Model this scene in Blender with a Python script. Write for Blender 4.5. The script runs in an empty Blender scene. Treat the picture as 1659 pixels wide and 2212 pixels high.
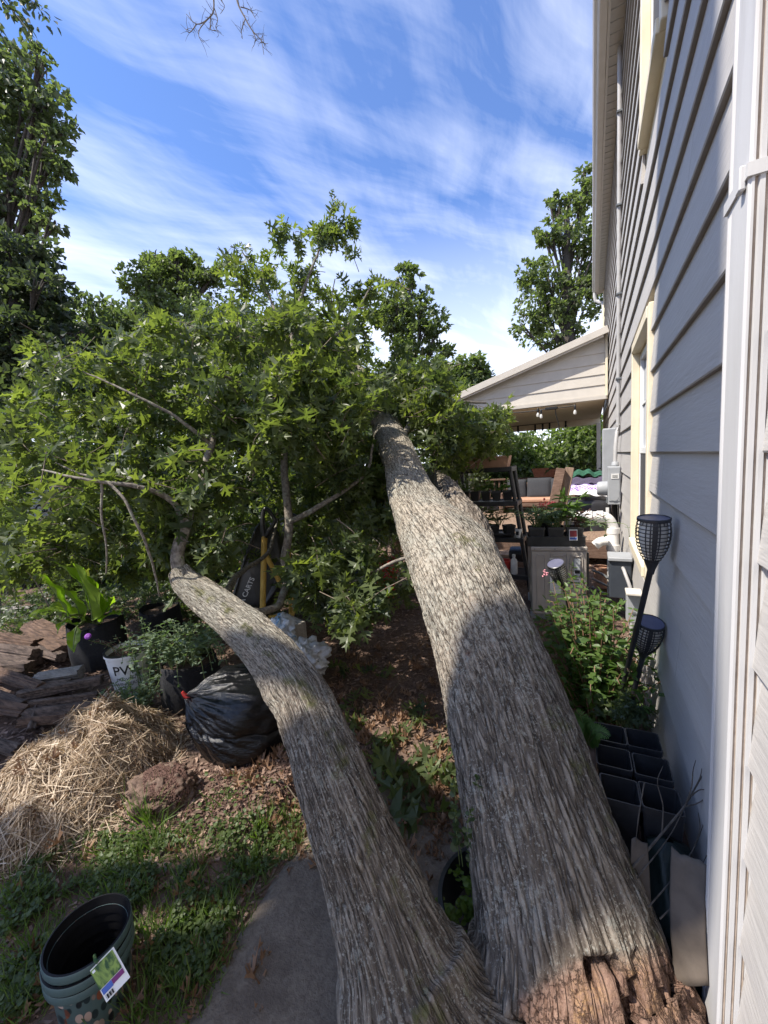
import bpy, math, random
import numpy as np
from mathutils import Vector, Matrix, Quaternion

rng = np.random.default_rng(7)
random.seed(7)
sc = bpy.context.scene
col = sc.collection

# ------------------------------------------------------------------ camera
W, H, F = 1659.0, 2212.0, 869.3          # photograph measured at 1659 x 2212
CAMZ = 1.5


def _rot(y, p, r):
    cy, sy, cp, sp, cr, sr = math.cos(y), math.sin(y), math.cos(p), math.sin(p), math.cos(r), math.sin(r)
    return (np.array([[cr, -sr, 0], [sr, cr, 0], [0, 0, 1]]) @ np.array([[1, 0, 0], [0, cp, -sp], [0, sp, cp]])
            @ np.array([[cy, 0, sy], [0, 1, 0], [-sy, 0, cy]]))


_M = _rot(-.480495, .1156385, .06316)
R = np.array([_M @ [1, 0, 0], _M @ [0, 0, -1], _M @ [0, 1, 0]])
CAM = np.array([0, 0, CAMZ])
cam_d = bpy.data.cameras.new('camera')
cam_d.sensor_fit = 'HORIZONTAL'
cam_d.sensor_width = 36
cam_d.lens = 36 * F / W
cam_d.clip_start = .02
cam_d.clip_end = 3000
cam = bpy.data.objects.new('camera', cam_d)
m4 = np.eye(4)
m4[:3, :3] = R
m4[:3, 3] = CAM
cam.matrix_world = Matrix(m4.tolist())
col.objects.link(cam)
sc.camera = cam

# ------------------------------------------------------------------ sky, sun, exposure
SUN_EL = math.radians(55)
SUN_H = np.array([-.75, -.66])           # horizontal direction towards the sun
SUN_H = SUN_H / np.linalg.norm(SUN_H)
SUN = np.array([SUN_H[0] * math.cos(SUN_EL), SUN_H[1] * math.cos(SUN_EL), math.sin(SUN_EL)])
sun_d = bpy.data.lights.new('sun', 'SUN')
sun_d.energy = 4.7
sun_d.angle = math.radians(.5)
sun_d.color = (1, .93, .83)
sun_o = bpy.data.objects.new('sun', sun_d)
sun_o.rotation_euler = Vector(SUN.tolist()).to_track_quat('Z', 'Y').to_euler()
sun_o.location = (-6, -6, 12)
col.objects.link(sun_o)

world = bpy.data.worlds.new('World')
sc.world = world
world.use_nodes = True
nt = world.node_tree
nt.nodes.clear()


class N:
    """tiny node helper"""

    def __init__(s, tree):
        s.t = tree

    def n(s, typ, ins=None, **kw):
        nd = s.t.nodes.new(typ)
        for k, v in kw.items():
            setattr(nd, k, v)
        for k, v in (ins or {}).items():
            if isinstance(v, bpy.types.NodeSocket):
                s.t.links.new(v, nd.inputs[k])
            else:
                nd.inputs[k].default_value = v
        return nd

    def math(s, op, a, b=0.0, c=None):
        d = {0: a, 1: b}
        if c is not None:
            d[2] = c
        return s.n('ShaderNodeMath', d, operation=op).outputs[0]

    def mix(s, f, a, b, blend='MIX'):
        nd = s.t.nodes.new('ShaderNodeMix')
        nd.data_type = 'RGBA'
        nd.blend_type = blend
        for sock, v in ((nd.inputs[0], f), (nd.inputs[6], a), (nd.inputs[7], b)):
            if isinstance(v, bpy.types.NodeSocket):
                s.t.links.new(v, sock)
            else:
                sock.default_value = (*v, 1) if isinstance(v, (tuple, list)) and len(v) == 3 else v
        return nd.outputs[2]

    def ramp(s, f, stops):
        nd = s.n('ShaderNodeValToRGB', {0: f})
        e = nd.color_ramp.elements
        while len(e) < len(stops):
            e.new(.5)
        for el, (p, c) in zip(e, stops):
            el.position = p
            el.color = (*c, 1) if isinstance(c, (tuple, list)) else (c, c, c, 1)
        return nd.outputs[0]

    def noise(s, vec, scale, detail=4, rough=.55, dist=0.0):
        d = {'Scale': scale, 'Detail': detail, 'Roughness': rough, 'Distortion': dist}
        if vec is not None:
            d['Vector'] = vec
        return s.n('ShaderNodeTexNoise', d).outputs[0]


w = N(nt)
sky = w.n('ShaderNodeTexSky', sky_type='NISHITA', sun_disc=False)
sky.sun_elevation = SUN_EL
sky.sun_rotation = math.atan2(SUN[0], SUN[1])
sky.air_density = 1.0
sky.dust_density = .6
sky.ozone_density = 2.5
tc = w.n('ShaderNodeTexCoord').outputs['Generated']
sep = w.n('ShaderNodeSeparateXYZ', {0: tc})
zz = w.math('ADD', w.math('MAXIMUM', sep.outputs[2], 0.0), .22)
pl = w.n('ShaderNodeCombineXYZ', {0: w.math('DIVIDE', sep.outputs[0], zz), 1: w.math('DIVIDE', sep.outputs[1], zz), 2: 0.0}).outputs[0]
CLOUD_ROT = 55
warp = w.n('ShaderNodeTexNoise', {'Vector': pl, 'Scale': 1.1, 'Detail': 3.0}).outputs[1]
plw = w.n('ShaderNodeVectorMath', {0: pl, 1: w.n('ShaderNodeVectorMath', {0: warp, 'Scale': .35}, operation='SCALE').outputs[0]}, operation='ADD').outputs[0]
rt1 = w.n('ShaderNodeMapping', {'Vector': plw, 'Rotation': (0, 0, math.radians(-CLOUD_ROT))}).outputs[0]
mp1 = w.n('ShaderNodeMapping', {'Vector': rt1, 'Scale': (.62, 3.0, 1)}).outputs[0]
c1 = w.noise(mp1, 1.5, 7, .58, .25)
rt2 = w.n('ShaderNodeMapping', {'Vector': plw, 'Rotation': (0, 0, math.radians(-CLOUD_ROT - 42))}).outputs[0]
mp2 = w.n('ShaderNodeMapping', {'Vector': rt2, 'Location': (3.1, .4, 0), 'Scale': (.9, 3.6, 1)}).outputs[0]
c2 = w.noise(mp2, 1.7, 6, .6, .2)
c3 = w.noise(plw, .75, 3, .5)
cl = w.math('ADD', w.math('MULTIPLY', c1, .62), w.math('ADD', w.math('MULTIPLY', c2, .3), w.math('MULTIPLY', c3, .42)))
cf = w.ramp(w.math('MULTIPLY', cl, .75), [(.465, 0.0), (.59, .42), (.72, 1.0)])
low = w.ramp(sep.outputs[2], [(0.0, .90), (.24, .55), (.50, .03)])
cf2 = w.math('MINIMUM', w.math('ADD', w.math('MULTIPLY', cf, .82), low), .93)
tinted = w.mix(1.0, sky.outputs[0], (.52, .71, 1.02), 'MULTIPLY')
SKY_CLOUD = 6.4
skyc = w.mix(cf2, tinted, (SKY_CLOUD * .93, SKY_CLOUD * .97, SKY_CLOUD * 1.10))
bg = w.n('ShaderNodeBackground', {0: skyc, 1: .145})
wo = w.n('ShaderNodeOutputWorld', {0: bg.outputs[0]})

sc.view_settings.view_transform = 'Standard'
sc.view_settings.look = 'None'
sc.view_settings.gamma = 1
sc.view_settings.exposure = .82
sc.view_settings.use_curve_mapping = False
sc.cycles.max_bounces = 6
sc.cycles.diffuse_bounces = 3
sc.cycles.glossy_bounces = 3
sc.cycles.transmission_bounces = 4
sc.cycles.transparent_max_bounces = 8
sc.cycles.sample_clamp_indirect = 6
sc.cycles.use_denoising = True
try:
    sc.cycles.denoiser = 'OPENIMAGEDENOISE'
    sc.cycles.denoising_input_passes = 'RGB_ALBEDO_NORMAL'
except Exception:
    pass

# ------------------------------------------------------------------ helpers: points


def norm(v):
    v = np.asarray(v, float)
    return v / (np.linalg.norm(v) + 1e-12)


def ray(px, py):
    return R @ norm([px - W / 2, H / 2 - py, -F])


def G(px, py, z=0.0):
    """the point of the level z seen at a pixel of the photograph"""
    d = ray(px, py)
    return CAM + (z - CAMZ) / d[2] * d


def A(px, py, y):
    d = ray(px, py)
    return CAM + d * (y / d[1])


def P(px, py, zc):
    return CAM + R @ np.array([(px - W / 2) / F * zc, (H / 2 - py) / F * zc, -zc])


def proj(p):
    c = (np.asarray(p) - CAM) @ R
    return W / 2 + F * c[..., 0] / -c[..., 2], H / 2 - F * c[..., 1] / -c[..., 2], -c[..., 2]


# ------------------------------------------------------------------ helpers: noise


def _h(i, j, k):
    n = (i * 374761393 + j * 668265263 + k * 1274126177) & 0x7fffffff
    n = ((n ^ (n >> 13)) * 1274126177) & 0x7fffffff
    return ((n ^ (n >> 16)) & 0xffff) / 65535.0


def vnoise(p):
    p = np.asarray(p, float)
    b = np.floor(p).astype(np.int64)
    f = p - b
    f = f * f * (3 - 2 * f)
    out = 0
    for dx in (0, 1):
        for dy in (0, 1):
            for dz in (0, 1):
                wgt = (f[..., 0] if dx else 1 - f[..., 0]) * (f[..., 1] if dy else 1 - f[..., 1]) * (f[..., 2] if dz else 1 - f[..., 2])
                out = out + wgt * _h(b[..., 0] + dx, b[..., 1] + dy, b[..., 2] + dz)
    return out * 2 - 1


def fbm(p, o=4, g=.5):
    s, a = 0, 1.0
    p = np.asarray(p, float)
    for _ in range(o):
        s = s + a * vnoise(p)
        p = p * 2.03 + 17.3
        a *= g
    return s


def voro(p):
    """F1, F2 and a cell value"""
    b = np.floor(p).astype(np.int64)
    f1 = np.full(p.shape[:-1], 9.0)
    f2 = f1.copy()
    for dx in (-1, 0, 1):
        for dy in (-1, 0, 1):
            for dz in (-1, 0, 1):
                i, j, k = b[..., 0] + dx, b[..., 1] + dy, b[..., 2] + dz
                d = np.sqrt((i + _h(i, j, k) - p[..., 0]) ** 2 + (j + _h(i + 57, j, k) - p[..., 1]) ** 2 + (k + _h(i, j + 91, k) - p[..., 2]) ** 2)
                f2 = np.minimum(f2, np.maximum(f1, d))
                f1 = np.minimum(f1, d)
    return f1, f2


def sstep(a, b, x):
    t = np.clip((x - a) / (b - a), 0, 1)
    return t * t * (3 - 2 * t)


# ------------------------------------------------------------------ helpers: meshes and objects


def mesh(name, V, faces, smooth=False, attrs=None):
    me = bpy.data.meshes.new(name)
    V = np.ascontiguousarray(V, dtype=np.float32).reshape(-1, 3)
    if isinstance(faces, tuple):
        loops, starts = faces
    else:
        tot = np.array([len(f) for f in faces], dtype=np.int32)
        loops = np.array([i for f in faces for i in f], dtype=np.int32)
        starts = np.concatenate([[0], np.cumsum(tot)[:-1]]).astype(np.int32)
    me.vertices.add(len(V))
    me.vertices.foreach_set('co', V.ravel())
    me.loops.add(len(loops))
    me.loops.foreach_set('vertex_index', np.ascontiguousarray(loops, dtype=np.int32))
    me.polygons.add(len(starts))
    me.polygons.foreach_set('loop_start', np.ascontiguousarray(starts, dtype=np.int32))
    me.polygons.foreach_set('use_smooth', np.full(len(starts), bool(smooth)))
    for k, v in (attrs or {}).items():
        v = np.asarray(v, dtype=np.float32)
        if v.ndim == 1:
            a = me.attributes.new(k, 'FLOAT', 'POINT')
            a.data.foreach_set('value', v)
        else:
            a = me.attributes.new(k, 'FLOAT_VECTOR', 'POINT')
            a.data.foreach_set('vector', v.ravel())
    me.update(calc_edges=True)
    return me


def obj(name, me, mat=None, parent=None, world=True):
    o = bpy.data.objects.new(name, me)
    col.objects.link(o)
    if mat is not None and (not me.materials):
        me.materials.append(mat)
    if parent is not None:
        o.parent = parent
        if world and parent.get('_base') is not None:
            o.matrix_parent_inverse = Matrix.Translation(Vector(parent['_base'])).inverted()
    return o


def thing(name, label, cat, loc=(0, 0, 0), group=None):
    o = bpy.data.objects.new(name, None)
    o.empty_display_size = .05
    col.objects.link(o)
    loc = [float(x) for x in loc]
    o.location = loc
    o['_base'] = loc
    return tag(o, label, cat, group)


def tag(o, label, cat, group=None, kind=None):
    if label:
        o['label'] = label
    if cat:
        o['category'] = cat
    if group:
        o['group'] = group
    if kind:
        o['kind'] = kind
    return o


def dup(root, loc, rot=None, label=None, group=None, scale=None):
    r = root.copy()
    col.objects.link(r)
    r.location = [float(x) for x in loc]
    r['_base'] = [float(x) for x in loc]
    if rot is not None:
        r.rotation_euler = rot
    if scale is not None:
        r.scale = (scale,) * 3 if not hasattr(scale, '__len__') else scale
    if label:
        r['label'] = label
    if group:
        r['group'] = group
    for ch in list(root.children):
        c = ch.copy()
        col.objects.link(c)
        c.parent = r
        for g in list(ch.children):
            d = g.copy()
            col.objects.link(d)
            d.parent = c
    return r


def frame_from(z, up=(0, 0, 1)):
    z = norm(z)
    up = np.asarray(up, float)
    if abs(z @ up) > .97:
        up = np.array([1.0, 0, 0])
    x = norm(np.cross(up, z))
    return np.stack([x, np.cross(z, x), z], 1)


def crom(pts, n):
    """Catmull-Rom resample of rows (any number of columns)"""
    p = np.asarray(pts, float)
    if len(p) == 2:
        t = np.linspace(0, 1, n)[:, None]
        return p[0] * (1 - t) + p[1] * t
    q = np.vstack([2 * p[0] - p[1], p, 2 * p[-1] - p[-2]])
    d = np.linalg.norm(np.diff(p[:, :3], axis=0), axis=1)
    s = np.concatenate([[0], np.cumsum(d)])
    u = np.linspace(0, s[-1], n)
    i = np.clip(np.searchsorted(s, u, side='right') - 1, 0, len(p) - 2)
    t = ((u - s[i]) / np.maximum(d[i], 1e-9))[:, None]
    a, b, c, e = q[i], q[i + 1], q[i + 2], q[i + 3]
    return .5 * (2 * b + (c - a) * t + (2 * a - 5 * b + 4 * c - e) * t * t + (3 * b - a - 3 * c + e) * t ** 3)


def rings(path, k):
    """frames along a path; returns centres and the unit ring directions (n,k,3)"""
    c = np.asarray(path, float)
    t = np.gradient(c, axis=0)
    t /= np.linalg.norm(t, axis=1)[:, None] + 1e-12
    x = frame_from(t[0])[:, 0]
    D = np.zeros((len(c), k, 3))
    th = np.linspace(0, 2 * np.pi, k, endpoint=False)
    for i in range(len(c)):
        x = x - t[i] * (x @ t[i])
        x = norm(x)
        y = np.cross(t[i], x)
        D[i] = np.cos(th)[:, None] * x + np.sin(th)[:, None] * y
    return c, D, th, t


def grid_faces(n, k, wrap=True, off=0):
    i = np.arange(n - 1)[:, None]
    j = np.arange(k if wrap else k - 1)[None, :]
    j2 = (j + 1) % k
    f = np.stack([i * k + j, i * k + j2, (i + 1) * k + j2, (i + 1) * k + j], -1).reshape(-1, 4) + off
    return f


class MB:
    """collects shapes into one mesh"""

    def __init__(s):
        s.V, s.Fc, s.n = [], [], 0

    def add(s, V, faces):
        V = np.asarray(V, float).reshape(-1, 3)
        s.V.append(V)
        s.Fc += [[int(i) + s.n for i in f] for f in faces]
        s.n += len(V)
        return s

    def box(s, c, size, M=None, bevel=0.0):
        c = np.asarray(c, float)
        h = np.asarray(size, float) / 2
        if bevel > 0:
            b = min(bevel, h.min() * .49)
            V, fs, idx = [], [], {}
            for sx in (-1, 1):
                for sy in (-1, 1):
                    for sz in (-1, 1):
                        for ax in range(3):
                            v = h * [sx, sy, sz]
                            for o in range(3):
                                if o != ax:
                                    v[o] -= b * (sx, sy, sz)[o]
                            idx[(sx, sy, sz, ax)] = len(V)
                            V.append(v)
            for ax in range(3):
                a1, a2 = (ax + 1) % 3, (ax + 2) % 3
                for sg in (-1, 1):
                    q = []
                    for u, v in ((-1, -1), (1, -1), (1, 1), (-1, 1)):
                        k = [0, 0, 0]
                        k[ax], k[a1], k[a2] = sg, u, v
                        q.append(idx[(*k, ax)])
                    fs.append(q if sg > 0 else q[::-1])
                for u in (-1, 1):
                    for v in (-1, 1):
                        k1, k2 = [0, 0, 0], [0, 0, 0]
                        k1[ax], k1[a1], k1[a2] = -1, u, v
                        k2[ax], k2[a1], k2[a2] = 1, u, v
                        q = [idx[(*k1, a1)], idx[(*k2, a1)], idx[(*k2, a2)], idx[(*k1, a2)]]
                        fs.append(q if u * v > 0 else q[::-1])
            for sx in (-1, 1):
                for sy in (-1, 1):
                    for sz in (-1, 1):
                        q = [idx[(sx, sy, sz, a)] for a in range(3)]
                        fs.append(q if sx * sy * sz > 0 else q[::-1])
            V = np.array(V)
        else:
            V = np.array([[x, y, z] for x in (-1, 1) for y in (-1, 1) for z in (-1, 1)]) * h
            fs = [(0, 1, 3, 2), (4, 6, 7, 5), (0, 4, 5, 1), (2, 3, 7, 6), (0, 2, 6, 4), (1, 5, 7, 3)]
        if M is not None:
            V = V @ np.asarray(M).T
        return s.add(V + c, fs)

    def tube(s, pts, r, k=8, n=None, caps=True):
        p = np.asarray(pts, float)
        r = np.broadcast_to(np.asarray(r, float), (len(p),))
        if n:
            q = crom(np.column_stack([p, r]), n)
            p, r = q[:, :3], np.maximum(q[:, 3], 1e-4)
        c, D, th, t = rings(p, k)
        V = (c[:, None] + D * r[:, None, None]).reshape(-1, 3)
        fs = grid_faces(len(p), k).tolist()
        if caps:
            fs += [list(range(k))[::-1], list(range((len(p) - 1) * k, len(p) * k))]
        return s.add(V, fs)

    def lathe(s, prof, c=(0, 0, 0), k=32, M=None, cap0=False, cap1=False):
        prof = np.asarray(prof, float)
        th = np.linspace(0, 2 * np.pi, k, endpoint=False)
        V = np.stack([prof[:, 0, None] * np.cos(th), prof[:, 0, None] * np.sin(th), np.repeat(prof[:, 1, None], k, 1)], -1).reshape(-1, 3)
        fs = grid_faces(len(prof), k).tolist()
        if cap0:
            fs.append(list(range(k))[::-1])
        if cap1:
            fs.append(list(range((len(prof) - 1) * k, len(prof) * k)))
        if M is not None:
            V = V @ np.asarray(M).T
        return s.add(V + np.asarray(c, float), fs)

    def prism(s, poly, thick, M=None, c=(0, 0, 0)):
        """polygon in local XY extruded by thick along local Z"""
        p = np.asarray(poly, float)
        n = len(p)
        V = np.vstack([np.column_stack([p, np.zeros(n)]), np.column_stack([p, np.full(n, thick)])])
        fs = [list(range(n))[::-1], list(range(n, 2 * n))] + [[i, (i + 1) % n, n + (i + 1) % n, n + i] for i in range(n)]
        if M is not None:
            V = V @ np.asarray(M).T
        return s.add(V + np.asarray(c, float), fs)

    def quad3(s, a, b, d, t=.001):
        """thin plate from corner a along b-a and d-a"""
        a, b, d = (np.asarray(x, float) for x in (a, b, d))
        nn = norm(np.cross(b - a, d - a)) * t
        V = [a, b, b + d - a, d, a - nn, b - nn, b + d - a - nn, d - nn]
        return s.add(V, [(0, 1, 2, 3), (7, 6, 5, 4), (0, 4, 5, 1), (1, 5, 6, 2), (2, 6, 7, 3), (3, 7, 4, 0)])

    def mesh(s, name, smooth=False):
        return mesh(name, np.vstack(s.V), s.Fc, smooth)

    def obj(s, name, mat, parent=None, smooth=False, world=True):
        o = obj(name, s.mesh(name, smooth), mat, parent, world)
        if smooth:
            sharp_by_angle(o.data)
        return o


def sharp_by_angle(me, ang=40):
    try:
        me.set_sharp_from_angle(angle=math.radians(ang))
    except Exception:
        pass


def scatter(tv, polys, pos, X, Y, Z, scale, tint=None):
    """many copies of a little template as one vertex array"""
    tv = np.asarray(tv, float)
    n, k = len(pos), len(tv)
    sc_ = np.asarray(scale, float)
    if sc_.ndim == 1:
        sc_ = np.stack([sc_] * 3, 1)
    V = (pos[:, None] + tv[None, :, 0, None] * (X * sc_[:, :1])[:, None] + tv[None, :, 1, None] * (Y * sc_[:, 1:2])[:, None]
         + tv[None, :, 2, None] * (Z * sc_[:, 2:])[:, None]).reshape(-1, 3)
    l1 = np.array([i for f in polys for i in f])
    tot = np.array([len(f) for f in polys])
    st = np.concatenate([[0], np.cumsum(tot)[:-1]])
    loops = (l1[None] + (np.arange(n) * k)[:, None]).ravel()
    starts = (st[None] + (np.arange(n) * len(l1))[:, None]).ravel()
    t = rng.random(n) if tint is None else tint
    return V, (loops, starts), {'tint': np.repeat(t, k)}


def rand_frames(n, dirs, up=(0, 0, 1), roll=.6):
    """leaf frames: Y along dirs, Z roughly up, rolled at random"""
    Y = dirs / (np.linalg.norm(dirs, axis=1)[:, None] + 1e-9)
    u = np.asarray(up, float) + rng.normal(0, roll, (n, 3))
    X = np.cross(Y, u)
    X /= np.linalg.norm(X, axis=1)[:, None] + 1e-9
    Z = np.cross(X, Y)
    return X, Y, Z


# leaf templates (unit length along +Y)
_half = [
    [(0, .08), (.03, .12), (.20, .09), (.25, .19), (.16, .20), (.05, .27), (0, .27)],
    [(0, .34), (.045, .35), (.18, .32), (.41, .34), (.31, .42), (.41, .54), (.22, .47), (.05, .50), (0, .50)],
    [(0, .58), (.045, .59), (.15, .61), (.33, .72), (.20, .73), (.21, .85), (.06, .71), (0, .71)],
    [(0, .78), (.04, .79), (.15, .91), (.055, .88), (0, 1.0)],
    [(0, .27), (.05, .27), (.045, .35), (0, .34)], [(0, .50), (.05, .50), (.045, .59), (0, .58)], [(0, .71), (.06, .71), (.04, .79), (0, .78)]]


def oak_template(fold, droop, wave):
    V, polys = [], []
    idx = {}

    def vi(x, y):
        k = (round(x, 3), round(y, 3))
        if k not in idx:
            idx[k] = len(V)
            z = abs(x) * fold - droop * y * y + wave * math.sin(9 * y + 4 * x) * abs(x)
            V.append((x, y, z))
        return idx[k]
    for h in _half:
        polys.append([vi(x, y) for x, y in h])
        polys.append([vi(-x, y) for x, y in h][::-1])
    a, b = vi(0, .08), len(V)
    V.extend([(-.008, -.22, .03), (.008, -.22, .03)])
    polys.append([b, b + 1, a])
    return np.array(V), polys


OAK = [oak_template(.30, .28, .35), oak_template(-.2, .55, .5), oak_template(.6, .12, .3)]
OAKDRY = oak_template(.9, -.35, .9)
LEAF = (np.array([(0, 0, 0), (.26, .3, .06), (.22, .68, .02), (0, 1, -.12), (-.22, .68, .02), (-.26, .3, .06), (0, .45, -.04)]),
        [(0, 1, 6), (1, 2, 6), (2, 3, 6), (3, 4, 6), (4, 5, 6), (5, 0, 6)])
LEAFQ = (np.array([(0, 0, 0), (.34, .42, .1), (0, 1, -.1), (-.34, .42, .1)]), [(0, 1, 2), (0, 2, 3)])
LANCE = (np.array([(0, 0, 0), (.13, .35, .05), (.09, .72, .0), (0, 1, -.12), (-.09, .72, .0), (-.13, .35, .05), (0, .5, -.02)]),
         [(0, 1, 6), (1, 2, 6), (2, 3, 6), (3, 4, 6), (4, 5, 6), (5, 0, 6)])
ROUND = (np.array([(0, 0, 0)] + [(.5 * math.sin(a), .5 - .5 * math.cos(a), .06 * math.cos(2 * a)) for a in np.linspace(.5, 2 * math.pi - .5, 7)]),
         [(0, 1, 2, 3), (0, 3, 4, 5), (0, 5, 6, 7)])
CHIP = (np.array([(-.5, -.14, 0), (.5, -.18, .05), (.45, .16, .02), (-.42, .17, .08)]), [(0, 1, 2, 3)])
BLADE = (np.array([(-.5, 0, 0), (.5, 0, 0), (.4, .5, .1), (-.4, .5, .1), (0, 1, .45)]), [(0, 1, 2, 3), (3, 2, 4)])
STRAW = (np.array([(-.5, -.5, 0), (.5, -.5, 0), (.5, 0, .06), (-.5, 0, .06), (.5, .5, 0), (-.5, .5, 0)]), [(0, 1, 2, 3), (3, 2, 4, 5)])

# ------------------------------------------------------------------ materials


def mat(name, c1, c2=None, scale=20, rough=.6, bump=0.0, bscale=None, stretch=(1, 1, 1), metal=0.0, spec=.4, detail=5, lo=.35, hi=.65,
        coord='Object', c3=None, s3=4.0, f3=(.55, .7), rand=0.0, sheen=0.0, dist=0.0):
    m = bpy.data.materials.new(name)
    m.use_nodes = True
    t = m.node_tree
    t.nodes.clear()
    k = N(t)
    co = k.n('ShaderNodeTexCoord').outputs[coord]
    mp = k.n('ShaderNodeMapping', {'Vector': co, 'Scale': stretch}).outputs[0]
    b = k.n('ShaderNodeBsdfPrincipled', {'Roughness': rough, 'Metallic': metal, 'Specular IOR Level': spec})
    nz = k.noise(mp, scale, detail, .6, dist)
    c = k.mix(k.ramp(nz, [(lo, 0.0), (hi, 1.0)]), c1, c2 or c1)
    if c3:
        c = k.mix(k.ramp(k.noise(mp, s3, 5, .65), [(f3[0], 0.0), (f3[1], 1.0)]), c, c3)
    if rand:
        oi = k.n('ShaderNodeObjectInfo').outputs['Random']
        hv = k.n('ShaderNodeHueSaturation', {'Color': c, 'Value': k.math('ADD', k.math('MULTIPLY', oi, 2 * rand), 1 - rand)})
        c = hv.outputs[0]
    t.links.new(c, b.inputs['Base Color'])
    if bump:
        nb = k.noise(mp, bscale or scale * 2, 6, .6, dist)
        bn = k.n('ShaderNodeBump', {'Height': nb, 'Strength': bump, 'Distance': .01})
        t.links.new(bn.outputs[0], b.inputs['Normal'])
    o = k.n('ShaderNodeOutputMaterial', {0: b.outputs[0]})
    return m


def leafmat(name, c1, c2, trans=.35, rough=.42, tcol=None, spec=.45, vein=0.0):
    m = bpy.data.materials.new(name)
    m.use_nodes = True
    t = m.node_tree
    t.nodes.clear()
    k = N(t)
    at = k.n('ShaderNodeAttribute', attribute_name='tint').outputs['Fac']
    oi = k.n('ShaderNodeObjectInfo').outputs['Random']
    f = k.math('FRACT', k.math('ADD', at, k.math('MULTIPLY', oi, .37)))
    c = k.mix(f, c1, c2)
    co = k.n('ShaderNodeTexCoord').outputs['Object']
    c = k.mix(k.math('MULTIPLY', k.noise(co, 9, 3), .35), c, (c1[0] * .6, c1[1] * .6, c1[2] * .6))
    b = k.n('ShaderNodeBsdfPrincipled', {'Base Color': c, 'Roughness': rough, 'Specular IOR Level': spec})
    tl = k.n('ShaderNodeBsdfTranslucent', {'Color': k.mix(1.0, c, tcol or (2.0, 2.3, .9), 'MULTIPLY')})
    mx = k.n('ShaderNodeMixShader', {0: trans, 1: b.outputs[0], 2: tl.outputs[0]})
    k.n('ShaderNodeOutputMaterial', {0: mx.outputs[0]})
    return m


M = {}
M['oak'] = leafmat('oak_leaf', (.046, .070, .038), (.150, .185, .060), .48, .40, (2.1, 2.2, .75), spec=.38)
M['oak_dry'] = leafmat('dry_oak_leaf', (.16, .085, .045), (.29, .175, .10), .15, .6, (1.2, 1.1, .9))
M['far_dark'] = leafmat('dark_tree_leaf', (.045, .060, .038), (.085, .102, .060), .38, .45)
M['far_mid'] = leafmat('tree_leaf', (.075, .098, .055), (.130, .155, .080), .42, .45)  # leaf colour lightened and greyed in place of distance haze
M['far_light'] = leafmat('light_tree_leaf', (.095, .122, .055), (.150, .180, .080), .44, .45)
M['bush_light'] = leafmat('sunlit_bush_leaf', (.10, .135, .05), (.17, .21, .085), .46, .45)  # leaf colour raised to stand in for sunlight on these bushes
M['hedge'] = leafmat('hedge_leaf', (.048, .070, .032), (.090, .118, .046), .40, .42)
M['mint'] = leafmat('mint_leaf', (.095, .14, .085), (.15, .20, .13), .35, .6)
M['shrub'] = leafmat('shrub_leaf', (.060, .115, .025), (.115, .175, .045), .38, .45)
M['big'] = leafmat('broad_leaf', (.14, .235, .020), (.21, .31, .030), .5, .4)
M['grass'] = leafmat('grass_blade', (.065, .115, .022), (.13, .18, .045), .35, .5)
M['clover'] = leafmat('clover_leaf', (.050, .080, .022), (.10, .135, .036), .35, .5)
M['money'] = leafmat('creeping_leaf', (.13, .20, .035), (.18, .25, .05), .4, .45)
M['fern'] = leafmat('fern_leaf', (.07, .15, .03), (.11, .19, .05), .4, .5)
M['plum'] = leafmat('plum_leaf', (.07, .03, .035), (.14, .07, .06), .3, .6)
M['red_leaf'] = leafmat('red_leaf', (.30, .035, .05), (.42, .16, .15), .3, .5, (1.3, .8, .8))
M['straw'] = leafmat('straw_stalk', (.20, .125, .07), (.74, .61, .44), .2, .5, (1.2, 1.1, .8))
M['chip'] = leafmat('wood_chip', (.10, .060, .044), (.36, .245, .18), .0, .8, (1, 1, 1))
M['crumb'] = leafmat('soil_crumb', (.07, .035, .025), (.21, .12, .09), .0, .9, (1, 1, 1))
M['twig'] = mat('twig_bark', (.10, .075, .055), (.20, .16, .12), 60, .85, .3)
M['limb'] = mat('limb_bark', (.09, .075, .06), (.26, .23, .19), 45, .9, .6, 60, c3=(.30, .31, .25), s3=14)
M['limb_dark'] = mat('dark_limb_bark', (.035, .03, .025), (.10, .085, .07), 30, .9, .3, 60)
M['deep_black'] = mat('matt_black_lining', (.004, .004, .005), (.007, .007, .008), 15, .6, spec=.25)
M['siding'] = mat('painted_siding', (.425, .405, .385), (.465, .445, .42), 6, .6, .28, 46, (1, .16, 1.6), c3=(.405, .385, .365), s3=2.5, rand=.02)
M['siding_lap_shade'] = mat('shaded_board_underside', (.25, .225, .20), (.30, .275, .245), 12, .7)  # lap shade painted into the colour of the board undersides
M['trim'] = mat('cream_trim', (.70, .61, .44), (.75, .67, .51), 8, .5, .1, 60)
M['soffit'] = mat('soffit_vinyl', (.50, .46, .40), (.55, .505, .44), 6, .5)
M['gutter'] = mat('gutter_metal', (.60, .55, .48), (.65, .60, .53), 8, .4, .05)
M['white_metal'] = mat('white_downspout', (.46, .455, .45), (.54, .535, .53), 10, .5, .12, 35, (1, 1, .12), c3=(.43, .415, .40), s3=9, f3=(.52, .72))
M['groove'] = mat('dirty_groove', (.34, .27, .21), (.45, .37, .30), 40, .8)
M['vinyl'] = mat('window_vinyl', (.78, .79, .80), (.8, .81, .82), 5, .35)
M['glass'] = mat('window_glass', (.05, .065, .085), (.06, .075, .09), 2, .04, spec=.9)
M['screen'] = mat('insect_screen', (.055, .055, .062), (.075, .075, .08), 300, .7)
M['shingle'] = mat('roof_shingle', (.07, .068, .065), (.12, .115, .11), 90, .9, .4)
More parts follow.
